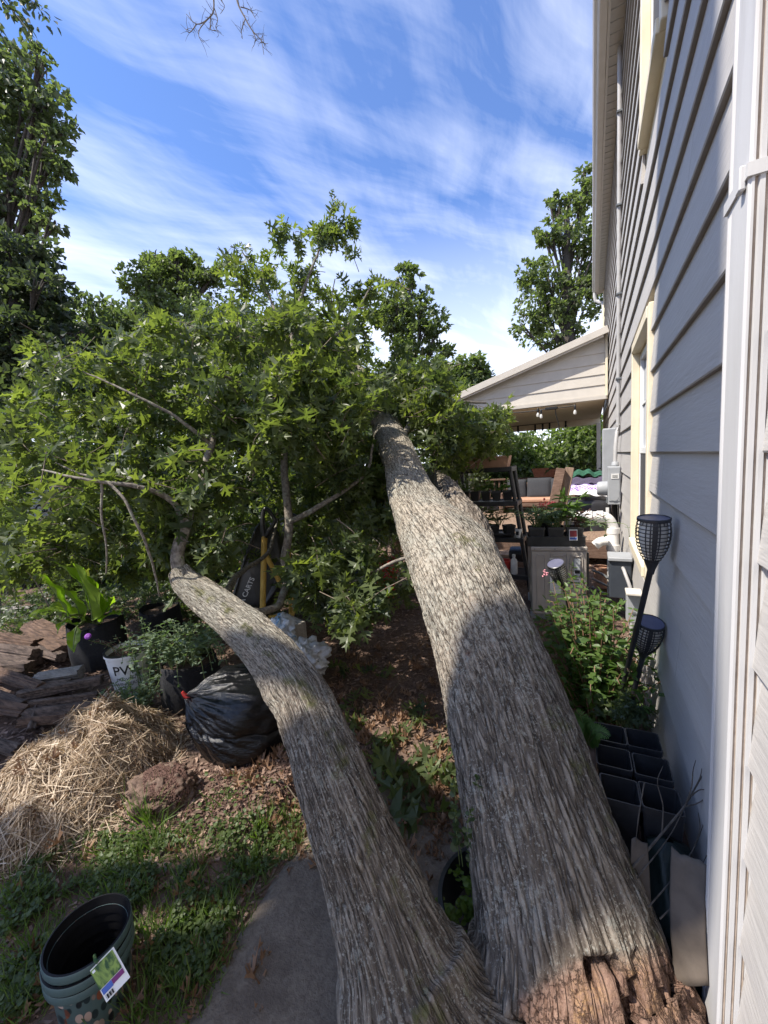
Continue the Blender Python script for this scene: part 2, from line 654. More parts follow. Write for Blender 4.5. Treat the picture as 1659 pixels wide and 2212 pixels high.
M['grey_box'] = mat('grey_enclosure', (.30, .31, .32), (.34, .35, .36), 8, .5, .05)
M['conduit'] = mat('painted_conduit', (.36, .35, .34), (.42, .41, .40), 10, .5)
M['dark_box'] = mat('dark_enclosure', (.035, .042, .055), (.05, .058, .07), 8, .5)
M['pvc'] = mat('white_pvc', (.74, .72, .68), (.78, .76, .72), 8, .35, c3=(.55, .45, .33), s3=10, f3=(.62, .8))
M['black'] = mat('black_plastic', (.020, .020, .022), (.036, .036, .038), 15, .34, .05, spec=.55)
M['blackmat'] = mat('black_fabric', (.010, .010, .012), (.018, .018, .02), 60, .95, .4, 200)
M['bag'] = mat('bin_bag', (.004, .004, .005), (.007, .007, .008), 20, .24, .6, 42, (1, 1, 2.6), spec=.4, dist=.4)
M['red'] = mat('red_plastic', (.45, .03, .025), (.55, .05, .04), 10, .4)
M['yellow'] = mat('yellow_paint', (.50, .31, .055), (.58, .38, .09), 14, .45, c3=(.30, .17, .05), s3=20, f3=(.6, .72))
M['white'] = mat('white_plastic', (.70, .70, .68), (.78, .78, .76), 8, .5, c3=(.5, .48, .44), s3=12)
M['ink'] = mat('black_ink', (.015, .015, .016), rough=.6)
M['white_ink'] = mat('white_print', (.62, .62, .62), rough=.6)
M['ac'] = mat('taupe_paint', (.34, .305, .27), (.39, .35, .31), 7, .45, .05)
M['label_w'] = mat('paper_label', (.66, .65, .62), (.72, .71, .68), 20, .6)
M['label_y'] = mat('warning_orange', (.75, .38, .05), rough=.6)
M['label_g'] = mat('grey_label', (.42, .44, .45), (.5, .52, .53), 20, .5)
M['wood_dark'] = mat('old_wood', (.10, .058, .040), (.19, .12, .085), 9, .85, .6, 30, (1, 1, 8))
M['deck'] = mat('deck_boards', (.17, .11, .075), (.26, .18, .125), 6, .8, .4, 30, (8, 1, 1))
M['terracotta'] = mat('terracotta', (.33, .12, .065), (.42, .17, .10), 18, .75, .1)
M['planter'] = mat('clay_planter', (.40, .22, .14), (.46, .27, .18), 14, .7, .1)
M['card'] = mat('cardboard', (.075, .06, .048), (.115, .092, .072), 12, .85, .1)
M['concrete_block'] = mat('cinder_block', (.36, .33, .28), (.47, .43, .37), 70, .95, .6, 120)
M['clear_bag'] = mat('cloudy_plastic', (.42, .42, .43), (.62, .62, .63), 14, .28, .8, 25, spec=.6)
M['blue_bag'] = mat('printed_bag', (.62, .66, .72), (.08, .28, .52), 7, .35, .6, 20, lo=.52, hi=.6)
M['cushion'] = mat('grey_cushion', (.030, .032, .037), (.045, .047, .053), 80, .9, .2)
M['tarp'] = mat('black_cover', (.020, .020, .024), (.034, .034, .038), 5, .38, .4, 8)
M['towel'] = mat('dark_towel', (.055, .045, .075), (.085, .07, .11), 90, .95, .5, 140)
M['cloth_w'] = mat('white_cloth', (.74, .74, .74), (.8, .8, .8), 10, .8)
M['green_cloth'] = mat('green_netting', (.012, .06, .035), (.03, .11, .065), 30, .9, .5, 60)
M['sack'] = mat('dark_green_sack', (.007, .013, .010), (.014, .022, .018), 12, .5, .5, 20)
M['galv'] = mat('galvanised_pipe', (.15, .16, .165), (.23, .24, .245), 12, .4, metal=.5)
M['sign'] = mat('sign_board', (.55, .55, .53), (.63, .63, .61), 8, .6)
M['soil'] = mat('potting_soil', (.045, .028, .02), (.10, .065, .045), 60, .95, .8, 90)
M['purple'] = mat('purple_flower', (.20, .05, .32), rough=.6)
M['pink'] = mat('pink_flower', (.62, .25, .30), rough=.6)
M['lens'] = mat('torch_lens', (.62, .60, .54), (.70, .68, .62), 20, .5)  # pale colour stands in for the lit wall showing through the openings
M['solar'] = mat('solar_cell', (.10, .10, .15), (.13, .13, .18), 30, .35)
M['stem'] = mat('green_stem', (.11, .16, .045), (.16, .20, .07), 20, .6)
M['redstem'] = mat('woody_stem', (.16, .085, .05), (.22, .13, .08), 20, .7)
M['cable'] = mat('black_cable', (.012, .012, .012), rough=.5)
M['tag_green'] = mat('tag_photo', (.02, .07, .015), (.22, .32, .06), 26, .45, stretch=(1, 2.4, 1), lo=.45, hi=.62, dist=1.2)
M['tag_blue'] = mat('tag_blue', (.06, .12, .42), rough=.45)
M['tag_purple'] = mat('tag_purple', (.17, .02, .14), rough=.45)
M['bulb'] = mat('bulb_glass', (.55, .54, .50), rough=.1, spec=.8)


def woven():
    m = mat('purple_towel', (.24, .13, .46), (.62, .55, .78), 30, .95, .4, 90)
    k = N(m.node_tree)
    co = k.n('ShaderNodeTexCoord').outputs['Object']
    wv = k.n('ShaderNodeTexWave', {'Vector': co, 'Scale': 14.0, 'Distortion': 5.0, 'Detail': 1.0, 'Detail Scale': 3.0}, bands_direction='DIAGONAL').outputs[0]
    c = k.mix(k.ramp(wv, [(.4, 0.0), (.6, 1.0)]), (.20, .10, .42), (.66, .60, .80))
    b = [n for n in m.node_tree.nodes if n.type == 'BSDF_PRINCIPLED'][0]
    m.node_tree.links.new(c, b.inputs['Base Color'])
    return m


M['purple_towel'] = woven()


def floral():
    """teal nursery pot with a printed pattern of pale petals"""
    m = mat('floral_pot', (.075, .120, .118), (.09, .135, .13), 8, .42)
    k = N(m.node_tree)
    co = k.n('ShaderNodeTexCoord').outputs['Object']
    mp = k.n('ShaderNodeMapping', {'Vector': co, 'Rotation': (.5, .3, .6), 'Scale': (1.0, 2.1, 1.0)}).outputs[0]
    v = k.n('ShaderNodeTexVoronoi', {'Vector': mp, 'Scale': 30.0, 'Randomness': .85})
    msk = k.ramp(v.outputs['Distance'], [(.44, 1.0), (.47, 0.0)])
    colr = k.ramp(k.n('ShaderNodeSeparateColor', {0: v.outputs['Color']}).outputs[0],
                  [(.0, (.018, .032, .034)), (.28, (.02, .035, .037)), (.29, (.46, .33, .27)), (.70, (.50, .38, .31)), (.71, (.28, .085, .04)), (.86, (.012, .018, .02))])
    f = k.n('ShaderNodeTexCoord').outputs['Object']
    z = k.n('ShaderNodeSeparateXYZ', {0: f}).outputs[2]
    c = k.mix(k.math('MULTIPLY', msk, k.math('LESS_THAN', z, .188)), (.080, .125, .122), colr)
    b = [n for n in m.node_tree.nodes if n.type == 'BSDF_PRINCIPLED'][0]
    m.node_tree.links.new(c, b.inputs['Base Color'])
    return m


M['floral'] = floral()


def bark_mat():
    m = bpy.data.materials.new('oak_bark')
    m.use_nodes = True
    t = m.node_tree
    t.nodes.clear()
    k = N(t)
    q = k.n('ShaderNodeAttribute', attribute_name='bark').outputs['Vector']
    h = k.n('ShaderNodeAttribute', attribute_name='hgt').outputs['Fac']
    rot = k.n('ShaderNodeAttribute', attribute_name='rot').outputs['Fac']
    up = k.n('ShaderNodeAttribute', attribute_name='moss').outputs['Fac']
    lic = k.n('ShaderNodeAttribute', attribute_name='lich').outputs['Fac']
    co = k.n('ShaderNodeTexCoord').outputs['Object']
    qs = k.n('ShaderNodeMapping', {'Vector': q, 'Scale': (1, 1, 5.2)}).outputs[0]
    fine = k.noise(q, 55, 6, .65)
    fine2 = k.noise(co, 150, 5, .7)
    wob = k.n('ShaderNodeTexNoise', {'Vector': q, 'Scale': 22.0, 'Detail': 4.0}).outputs[1]
    qd = k.n('ShaderNodeVectorMath', {0: q, 1: k.n('ShaderNodeVectorMath', {0: wob, 'Scale': .028}, operation='SCALE').outputs[0]}, operation='ADD').outputs[0]
    ved = k.n('ShaderNodeTexVoronoi', {'Vector': k.n('ShaderNodeMapping', {'Vector': qd, 'Scale': (1, 1, 2.0)}).outputs[0], 'Scale': 52.0}, feature='DISTANCE_TO_EDGE').outputs[0]
    crev = k.math('MULTIPLY', k.ramp(ved, [(.0, 1.0), (.13, 0.0)]), k.ramp(k.noise(q, 30, 4, .6), [(.38, 0.0), (.55, 1.0)]))
    base = k.mix(k.ramp(h, [(.12, 0.0), (.60, 1.0)]), (.115, .091, .070), k.mix(k.ramp(k.noise(co, 6, 5, .65), [(.38, 0.0), (.62, 1.0)]), (.27, .225, .178), (.35, .30, .24)))
    base = k.mix(k.math('MULTIPLY', k.ramp(k.noise(co, 38, 6, .75), [(.38, 0.0), (.62, 1.0)]), .5), base, (.165, .138, .108))
    base = k.mix(k.math('MULTIPLY', crev, .65), base, (.06, .046, .035))
    clus = k.ramp(k.noise(co, 8, 4, .6), [(.36, 0.0), (.64, 1.0)])
    pale = k.ramp(k.math('ADD', k.noise(qs, 74, 5, .72), k.math('MULTIPLY', lic, .16)), [(.58, 0.0), (.64, 1.0)])
    base = k.mix(k.math('MULTIPLY', pale, k.math('ADD', k.math('MULTIPLY', lic, .62), .18)), base, k.mix(k.ramp(k.noise(co, 6, 3), [(.4, 0.0), (.6, 1.0)]), (.49, .43, .34), (.42, .40, .33)))
    sp1 = k.ramp(k.math('ADD', k.noise(co, 130, 4, .7), k.math('MULTIPLY', clus, .10)), [(.63, 0.0), (.66, 1.0)])
    base = k.mix(k.math('MULTIPLY', sp1, .75), base, (.36, .335, .28))
    spot = k.ramp(k.math('ADD', k.noise(co, 52, 5, .7), k.math('MULTIPLY', clus, .07)), [(.63, 0.0), (.66, 1.0)])
    base = k.mix(k.math('MULTIPLY', spot, .6), base, (.37, .36, .305))
    dk = k.ramp(k.math('SUBTRACT', k.noise(qs, 52, 6, .75), k.math('MULTIPLY', lic, .05)), [(.36, 1.0), (.44, 0.0)])
    base = k.mix(k.math('MULTIPLY', dk, k.math('ADD', k.math('MULTIPLY', lic, .5), .25)), base, (.075, .06, .042))
    ms = k.ramp(k.math('ADD', k.noise(co, 13, 5, .7), k.math('MULTIPLY', up, .5)), [(.78, 0.0), (.92, 1.0)])
    base = k.mix(k.math('MULTIPLY', ms, .8), base, (.115, .115, .035))
    rc = k.mix(k.ramp(k.noise(co, 30, 6, .7), [(.35, 0.0), (.65, 1.0)]), (.17, .095, .066), (.36, .235, .17))
    rc = k.mix(k.ramp(k.noise(co, 9, 3, .6), [(.55, 0.0), (.7, 1.0)]), rc, (.40, .24, .12))
    rc = k.mix(k.ramp(h, [(.1, 1.0), (.5, 0.0)]), rc, (.05, .022, .014))
    wob2 = k.n('ShaderNodeTexNoise', {'Vector': co, 'Scale': 34.0, 'Detail': 5.0, 'Roughness': .7}).outputs[1]
    qr = k.n('ShaderNodeVectorMath', {0: co, 1: k.n('ShaderNodeVectorMath', {0: wob2, 'Scale': .05}, operation='SCALE').outputs[0]}, operation='ADD').outputs[0]
    vc = k.n('ShaderNodeTexVoronoi', {'Vector': qr, 'Scale': 52.0}, feature='DISTANCE_TO_EDGE').outputs[0]
    crk = k.math('MULTIPLY', k.ramp(vc, [(.0, 1.0), (.09, 0.0)]), k.ramp(k.noise(co, 24, 4, .6), [(.42, 0.0), (.58, 1.0)]))
    rc = k.mix(k.math('MULTIPLY', crk, .75), rc, (.05, .026, .018))
    rc = k.mix(k.ramp(fine2, [(.42, 0.0), (.62, 1.0)]), rc, (.24, .15, .11))
    base = k.mix(rot, base, rc)
    b = k.n('ShaderNodeBsdfPrincipled', {'Base Color': base, 'Roughness': .92, 'Specular IOR Level': .2})
    hh = k.math('SUBTRACT', k.math('SUBTRACT', k.math('ADD', k.math('MULTIPLY', fine, .6), k.math('MULTIPLY', fine2, .6)), k.math('MULTIPLY', crev, .9)), k.math('MULTIPLY', k.math('MULTIPLY', crk, rot), .9))
    bn = k.n('ShaderNodeBump', {'Height': hh, 'Strength': 1.0, 'Distance': .010})
    t.links.new(bn.outputs[0], b.inputs['Normal'])
    k.n('ShaderNodeOutputMaterial', {0: b.outputs[0]})
    return m


M['bark'] = bark_mat()


def ground_mat():
    m = bpy.data.materials.new('bare_soil')
    m.use_nodes = True
    t = m.node_tree
    t.nodes.clear()
    k = N(t)
    co = k.n('ShaderNodeTexCoord').outputs['Object']
    n1 = k.noise(co, 2.2, 6, .65)
    n2 = k.noise(co, 45, 5, .7)
    v = k.n('ShaderNodeTexVoronoi', {'Vector': co, 'Scale': 60.0}).outputs['Color']
    vs = k.n('ShaderNodeSeparateColor', {0: v}).outputs[0]
    c = k.mix(k.ramp(n1, [(.35, 0.0), (.65, 1.0)]), (.075, .048, .036), (.150, .105, .080))
    c = k.mix(k.math('MULTIPLY', vs, .5), c, (.21, .145, .11))
    c = k.mix(k.ramp(n2, [(.55, 0.0), (.72, 1.0)]), c, (.055, .034, .025))
    b = k.n('ShaderNodeBsdfPrincipled', {'Base Color': c, 'Roughness': .95, 'Specular IOR Level': .15})
    bn = k.n('ShaderNodeBump', {'Height': k.math('ADD', n2, vs), 'Strength': .7, 'Distance': .012})
    t.links.new(bn.outputs[0], b.inputs['Normal'])
    k.n('ShaderNodeOutputMaterial', {0: b.outputs[0]})
    return m


M['ground'] = ground_mat()
M['path'] = mat('worn_concrete', (.13, .102, .078), (.19, .155, .118), 60, .95, .6, 120, c3=(.10, .077, .058), s3=5, f3=(.5, .68))

# ================================================================== SETTING: ground and path


def gz(x, y):
    x, y = np.asarray(x, float), np.asarray(y, float)
    p = np.stack([x, y, x * 0], -1)
    near = np.exp(-((x + 2) ** 2 + (y - 3) ** 2) / 60)
    z = .035 * fbm(p * .9, 3) + .016 * fbm(p * 4.1 + 5, 3) * near
    for (cx, cy, r, h) in MOUNDS:
        z = z + h * np.exp(-((x - cx) ** 2 + (y - cy) ** 2) / (r * r))
    # the worn path beside the house stays level
    pm = sstep(-1.30, -1.18, x) * sstep(.42, .30, x) * sstep(1.75, 1.45, y)
    z = z * (1 - pm) + (-.012) * pm
    return z


_c = G(355, 1745)
MOUNDS = [(_c[0], _c[1], .17, .10), (*G(560, 1700)[:2], .35, .06), (*G(100, 1420)[:2], .8, .10), (*G(300, 1330)[:2], .9, .10)]

xs = np.concatenate([-np.geomspace(8, 900, 26)[::-1], np.arange(-7.9, .95, .035), np.geomspace(1, 900, 26)])
ys = np.concatenate([-np.geomspace(1.5, 900, 26)[::-1], np.arange(-1.45, 6.6, .035), np.geomspace(6.7, 900, 34)])
gx, gy = np.meshgrid(xs, ys)
gv = np.stack([gx, gy, gz(gx, gy) * np.where(np.hypot(gx, gy) > 60, 0, 1)], -1).reshape(-1, 3)
g = obj('ground', mesh('ground', gv, [f[::-1] for f in grid_faces(len(ys), len(xs), False).tolist()][:0] or
                       (lambda f: (f.ravel(), np.arange(len(f)) * 4))(grid_faces(len(ys), len(xs), False)), True), M['ground'])
g['kind'] = 'structure'

# worn concrete path, an uneven sheet just above the soil
nx, ny = 70, 150
u, v = np.meshgrid(np.linspace(0, 1, nx), np.linspace(0, 1, ny))
py_ = -1.2 + v * 3.6
edge = -1.10 + .07 * fbm(np.stack([py_ * 2.2, py_ * 0, py_ * 0], -1), 4)
edge = np.where(py_ > 1.2, edge + .22 * sstep(1.2, 1.7, py_), edge)
px_ = edge + u * (.285 - edge)
pz_ = .006 + .004 * fbm(np.stack([px_ * 9, py_ * 9, px_ * 0], -1), 3) - .035 * np.exp(-u * 45) - .03 * sstep(1.5, 2.4, py_)
po = obj('concrete_path', mesh('concrete_path', np.stack([px_, py_, pz_ + .004], -1).reshape(-1, 3),
                               (lambda f: (f.ravel(), np.arange(len(f)) * 4))(grid_faces(ny, nx, False)), True), M['path'])
po['kind'] = 'structure'

# ================================================================== HOUSE
WX = .29
house = thing('house', 'two storey house with wide grey painted lap siding and cream trim', 'house', (WX, 5, 0))
Y0, Y1 = -2.4, 11.75
ROW, ZB = .2045, .048
wins = [(2.56, 3.58, .78, 2.24), (2.27, 3.16, 3.27, 4.95)]       # y0, y1, z0, z1 of the trim's outer edge


def board(y0, y1, z0, h=None):
    """one lapped siding board, thick at its lower edge"""
    h = h or ROW + .018
    k = h / (ROW + .018)
    xo, xt = WX - .020, WX + .002 - .0 - .015 * (1 - k) * 0
    V = [(xo, y0, z0), (xo, y1, z0), (WX - .002, y1, z0 + h), (WX - .002, y0, z0 + h),
         (WX - .001 + .008, y0, z0), (WX - .001 + .008, y1, z0), (WX + .004, y1, z0 + h), (WX + .004, y0, z0 + h),
         (xo + .0012, y0, z0 + .004), (xo + .0012, y1, z0 + .004)]
    V = np.array(V)
    V[0, 0] += .003
    V[1, 0] += .003
    V[8, 0] = xo
    V[9, 0] = xo
    fs = [(0, 1, 9, 8), (8, 9, 2, 3), (0, 4, 5, 1), (3, 2, 6, 7), (0, 8, 3, 7, 4), (1, 5, 6, 2, 9), (4, 7, 6, 5)]
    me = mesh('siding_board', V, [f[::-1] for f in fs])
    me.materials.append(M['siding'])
    me.materials.append(M['siding_lap_shade'])
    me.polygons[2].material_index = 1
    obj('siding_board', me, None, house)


wall = MB()
wall.box((WX + .17, (Y0 + Y1) / 2 + .01, 2.72), (.30, Y1 - Y0 - .02, 5.36))
# openings are cut by building the sheathing from pieces
wall = MB()
cuts_y = sorted({Y0, Y1 - .02, *[a for q in wins for a in (q[0] + .06, q[1] - .06)]})
for a, b in zip(cuts_y[:-1], cuts_y[1:]):
    zcut = [0.0]
    for q in wins:
        if a >= q[0] + .05 and b <= q[1] - .05:
            zcut += [q[2] + .06, q[3] - .06]
    zcut += [5.4]
    for i in range(0, len(zcut), 2):
        if zcut[i + 1] > zcut[i]:
            wall.box((WX + .13, (a + b) / 2, (zcut[i] + zcut[i + 1]) / 2), (.24, b - a, zcut[i + 1] - zcut[i]))
wall.obj('wall', M['trim'], house)
found = MB()
found.box((WX + .145, (Y0 + Y1) / 2, -.1), (.27, Y1 - Y0 - .05, .5))

r = 0
while ZB + ROW * r < 5.38:
    z0 = ZB + ROW * r
    z1 = z0 + ROW
    h = min(ROW + .018, 5.40 - z0)
    seams = []
    y = Y0 + (r * 1.37 % 3.66)
    pts = [Y0]
    while y < Y1:
        if y - pts[-1] > .3:
            pts.append(y)
        y += 3.66
    if Y1 - pts[-1] < .3:
        pts[-1] = Y1
    else:
        pts.append(Y1)
    for a, b in zip(pts[:-1], pts[1:]):
        segs = [(a, b)]
        for q in wins:
            if z0 < q[3] - .01 and z0 + ROW > q[2] + .01:
                ns = []
                for s0, s1 in segs:
                    if s1 <= q[0] or s0 >= q[1]:
                        ns.append((s0, s1))
                    else:
                        if s0 < q[0] - .02:
                            ns.append((s0, q[0] - .003))
                        if s1 > q[1] + .02:
                            ns.append((q[1] + .003, s1))
                segs = ns
        for s0, s1 in segs:
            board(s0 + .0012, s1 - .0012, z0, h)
    r += 1

for wi, (ya, yb, za, zb) in enumerate(wins):
    wn = MB()
    t = .062
    xo = WX - .030
    wn.box((xo + .025, ya + t / 2, (za + zb) / 2), (.05, t, zb - za), bevel=.004)
    frame = wn.obj('window', M['trim'], house)
    for nm, c, s in (('casing', (xo + .025, yb - t / 2, (za + zb) / 2), (.05, t, zb - za)),
                     ('head_casing', (xo + .022, (ya + yb) / 2, zb - t / 2 + .001), (.052, yb - ya - 2 * t - .002, t)),
                     ('sill', (xo + .020, (ya + yb) / 2, za + t / 2), (.065, yb - ya - 2 * t - .002, t))):
        MB().box(c, s, bevel=.004).obj(nm, M['trim'], frame)
    # deep reveal
    rv = MB()
    xa, xb = WX + .021, WX + .062
    rv.box(((xa + xb) / 2, yb - t - .010, (za + zb) / 2), (xb - xa, .018, zb - za - 2 * t - .004))
    rv.box(((xa + xb) / 2, ya + t + .010, (za + zb) / 2), (xb - xa, .018, zb - za - 2 * t - .004))
    rv.box(((xa + xb) / 2, (ya + yb) / 2, zb - t - .010), (xb - xa, yb - ya - 2 * t - .042, .018))
    rv.box(((xa + xb) / 2, (ya + yb) / 2, za + t + .010), (xb - xa, yb - ya - 2 * t - .042, .018))
    rv.obj('reveal', M['trim'], frame)
    fy0, fy1, fz0, fz1 = ya + t + .022, yb - t - .022, za + t + .022, zb - t - .022
    mid = fz0 + (fz1 - fz0) * .47
    up = MB()
    xg = WX + .036
    b = .038
    for (zA, zB) in ((mid, fz1),):
        up.box((xg, fy0 + b / 2, (zA + zB) / 2), (.035, b, zB - zA), bevel=.003)
        up.box((xg, fy1 - b / 2, (zA + zB) / 2), (.035, b, zB - zA), bevel=.003)
        up.box((xg, (fy0 + fy1) / 2, zB - b / 2), (.034, fy1 - fy0 - 2 * b - .002, b))
        up.box((xg, (fy0 + fy1) / 2, zA + b / 2), (.034, fy1 - fy0 - 2 * b - .002, b))
    up.obj('upper_sash', M['vinyl'], frame)
    MB().box((xg + .006, (fy0 + fy1) / 2, (mid + fz1) / 2), (.006, fy1 - fy0 - 2 * b, fz1 - mid - 2 * b)).obj('pane', M['glass'], frame)
    mu = MB()
    for j in (1, 2):
        mu.box((xg - .003, fy0 + (fy1 - fy0) * j / 3, (mid + fz1) / 2), (.010, .012, fz1 - mid - 2 * b - .004))
    mu.box((xg - .0035, (fy0 + fy1) / 2, (mid + fz1) / 2), (.009, fy1 - fy0 - 2 * b - .004, .012))
    mu.obj('muntin', M['vinyl'], frame)
    lo_ = MB()
    lo_.box((xg - .012, fy0 + .012, (fz0 + mid) / 2), (.014, .024, mid - fz0 - .004))
    lo_.box((xg - .012, fy1 - .012, (fz0 + mid) / 2), (.014, .024, mid - fz0 - .004))
    lo_.box((xg - .012, (fy0 + fy1) / 2, fz0 + .012), (.0135, fy1 - fy0 - .05, .024))
    lo_.obj('screen_frame', M['vinyl'], frame)
    MB().box((xg - .010, (fy0 + fy1) / 2, (fz0 + mid) / 2 + .01), (.004, fy1 - fy0 - .052, mid - fz0 - .03)).obj('insect_screen', M['screen'], frame)

# corner board at the far end
MB().box((WX - .012, Y1 - .045, 2.72), (.05, .09, 5.3), bevel=.004).obj('corner_board', M['trim'], house)
# soffit, fascia, gutter
ZS = 5.40
nS = 118
ms = MB().box((0, 0, 0), (.128, .112, .014), bevel=.003).mesh('soffit_panel')
for i in range(nS):
    o = obj('soffit_panel', ms, M['soffit'], house, False)
    o.matrix_parent_inverse = Matrix.Translation(Vector(house['_base'])).inverted()
    o.location = (.226 - .002, Y0 + .06 + i * (Y1 + .25 - Y0) / nS, ZS + .008)
MB().box((.150, (Y0 + Y1 + .25) / 2, ZS + .06), (.022, Y1 - Y0 + .27, .16)).obj('fascia', M['gutter'], house)
gp = np.array([(.136, .13), (.136, -.012), (.075, -.012), (.062, .004), (.058, .03), (.030, .055), (.018, .085), (.018, .122), (.026, .13), (.026, .122), (.022, .085),
               (.034, .058), (.062, .032), (.066, .006), (.078, -.006), (.130, -.006), (.130, .13)])
gm = MB()
ya, yb = Y0, Y1 + .22
n = len(gp)
V = np.vstack([np.column_stack([gp[:, 0], np.full(n, y), gp[:, 1] + ZS + .0]) for y in (ya, yb)])
gm.add(V, [[i, (i + 1) % n, n + (i + 1) % n, n + i] for i in range(n)] + [list(range(n, 2 * n))])
gm.obj('gutter', M['gutter'], house)
rf = MB()
rf.add([(.05, Y0, ZS + .14), (.05, Y1 + .28, ZS + .14), (4.0, Y1 + .28, ZS + 2.2), (4.0, Y0, ZS + 2.2),
        (.05, Y0, ZS + .16), (.05, Y1 + .28, ZS + .16), (4.0, Y1 + .28, ZS + 2.22), (4.0, Y0, ZS + 2.22)],
       [(3, 2, 1, 0), (4, 5, 6, 7), (0, 1, 5, 4), (1, 2, 6, 5), (2, 3, 7, 6), (3, 0, 4, 7)])
rf.obj('roof', M['shingle'], house)
# far downspout at the end of the gutter
fd = MB()
fd.tube([(.075, Y1 + .10, ZS), (.075, Y1 + .10, ZS - .13), (.10, Y1 + .10, ZS - .20), (.24, Y1 + .06, ZS - .30), (.262, Y1 + .03, ZS - .38), (.262, Y1 + .03, 3.2)], .040, 8, 24)
fd.obj('downspout', M['white_metal'], house)

# corrugated downspout beside the camera
dsx0, dsx1, dsy0, dsy1 = .238, .288, .955, 1.082
prof = [(dsx1, dsy1), (dsx1, dsy0)]
for gxp in (.277, .263, .249):
    prof += [(gxp + .0035, dsy0), (gxp + .0015, dsy0 + .006), (gxp - .0015, dsy0 + .006), (gxp - .0035, dsy0)]
prof += [(dsx0 + .004, dsy0), (dsx0, dsy0 + .004)]
prof += [(dsx0, dsy1 - .032)]
for j in range(4):
    yy = dsy1 - .030 + j * .006
    prof += [(dsx0 + .0018, yy + .0015), (dsx0, yy + .003)]
prof += [(dsx0, dsy1 - .004), (dsx0 + .004, dsy1)]
pr = np.array(prof)
dm = MB()
n = len(pr)
zs = np.linspace(.12, 5.33, 90)
V = []
for z in zs:
    q = pr + np.array([.0012 * math.sin(z * 3.1), .0015 * math.sin(z * 2.3 + 1)])
    V.append(np.column_stack([q, np.full(n, z)]))
dm.add(np.vstack(V), grid_faces(len(zs), n)[:, ::-1].tolist())
dsp = dm.obj('downspout', M['white_metal'], house)
gr = MB()
for gxp in (.277, .263, .249):
    gr.box((gxp, dsy0 + .0052, 2.7), (.0048, .003, 5.1))
gr.obj('groove', M['groove'], dsp)
sm = MB()
zst = 1.955
ring_o = [(dsx1, dsy1 + .003), (dsx1, dsy0 - .005), (dsx0 - .004, dsy0 - .005), (dsx0 - .005, dsy1 + .003)]
sm.add([(*a, z) for z in (zst - .011, zst + .011) for a in ring_o], [(0, 1, 5, 4), (1, 2, 6, 5), (2, 3, 7, 6), (3, 0, 4, 7), (0, 3, 2, 1), (4, 5, 6, 7)])
sm.obj('strap', M['white_metal'], dsp)
MB().box((dsx0 - .006, dsy0 + .020, zst - .004), (.010, .022, .040), bevel=.003).obj('clip', M['white_metal'], dsp)

# ------------------------------------------------------------------ utilities on the wall
xw = WX - .02
t = thing('conduit', 'thin grey conduit pipe clipped to the siding, running up to the eave', 'pipe', (xw - .02, 5.0, 1.5))
MB().tube([(xw - .05, 4.96, 1.38), (xw - .045, 4.99, 1.55), (xw - .022, 5.06, 1.78), (xw - .018, 5.07, 1.95), (xw - .018, 5.07, 5.38)], .020, 10, 50).obj('pipe', M['conduit'], t, True)
for z in (2.25, 3.1, 3.95, 4.8):
    MB().box((xw - .012, 5.07, z), (.062, .075, .022), bevel=.004).obj('clamp', M['galv'], t)
t = thing('electric_meter_box', 'grey electric meter box with white label and round meter on its side', 'meter box', (xw - .07, 4.95, 1.12))
MB().box((xw - .062, 4.95, 1.135), (.118, .20, .40), bevel=.006).obj('enclosure', M['grey_box'], t)
MB().box((xw - .062, 4.846, 1.15), (.10, .010, .35), bevel=.003).obj('cover', M['grey_box'], t)
MB().box((xw - .055, 4.838, 1.235), (.072, .004, .052)).obj('label', M['label_w'], t)
tl = MB()
for z in (1.245, 1.232, 1.222):
    tl.box((xw - .055, 4.8355, z), (.05, .002, .004))
tl.obj('lettering', M['ink'], t)
cy = MB()
cy.lathe([(.055, 0), (.078, .0), (.078, .05), (.074, .085), (.06, .10)], (xw - .122, 4.95, 1.10), 28, frame_from((-1, 0, 0)), True, True)
cy.obj('meter', M['grey_box'], t, True)
MB().lathe([(.034, 0), (.038, .02), (.034, .025), (.034, .04), (.026, .05)], (xw - .05, 4.95, 1.333), 16, None, True, True).obj('hub', M['grey_box'], t, True)
MB().box((xw - .128, 4.86, .985), (.02, .012, .06)).obj('latch', M['galv'], t)
MB().lathe([(.032, 0), (.034, .004), (.030, .004)], (xw - .06, 4.841, 1.01), 20, frame_from((0, -1, 0)), False, True).obj('knockout', M['grey_box'], t)
t = thing('utility_panel', 'tall flat grey utility panel on the wall behind the meter', 'panel', (xw - .08, 5.95, 1.4))
MB().box((xw - .075, 5.98, 1.41), (.15, .34, .74), bevel=.008).obj('enclosure', M['grey_box'], t)
MB().box((xw - .075, 5.800, 1.41), (.135, .018, .72), bevel=.004).obj('cover', M['grey_box'], t)
t = thing('cable_bundle', 'dark cables hanging from the meter box down the wall', 'cable', (xw - .06, 4.95, .2))
for dx, dy, rr in ((-.055, 0, .016), (-.035, .02, .010), (-.02, -.03, .006), (-.075, -.03, .006)):
    MB().tube([(xw + dx, 4.95 + dy, .93), (xw + dx + .01, 4.96 + dy, .70), (xw + dx * .6, 4.93 + dy, .45), (xw + dx * .8, 4.9 + dy, .18)], rr, 8, 20).obj('cable', M['cable'], t, True)
t = thing('pull_tag', 'small pale tag hanging under the meter box', 'tag', (xw - .12, 4.85, .88))
MB().box((xw - .125, 4.85, .875), (.03, .004, .06)).obj('tag', M['label_w'], t)

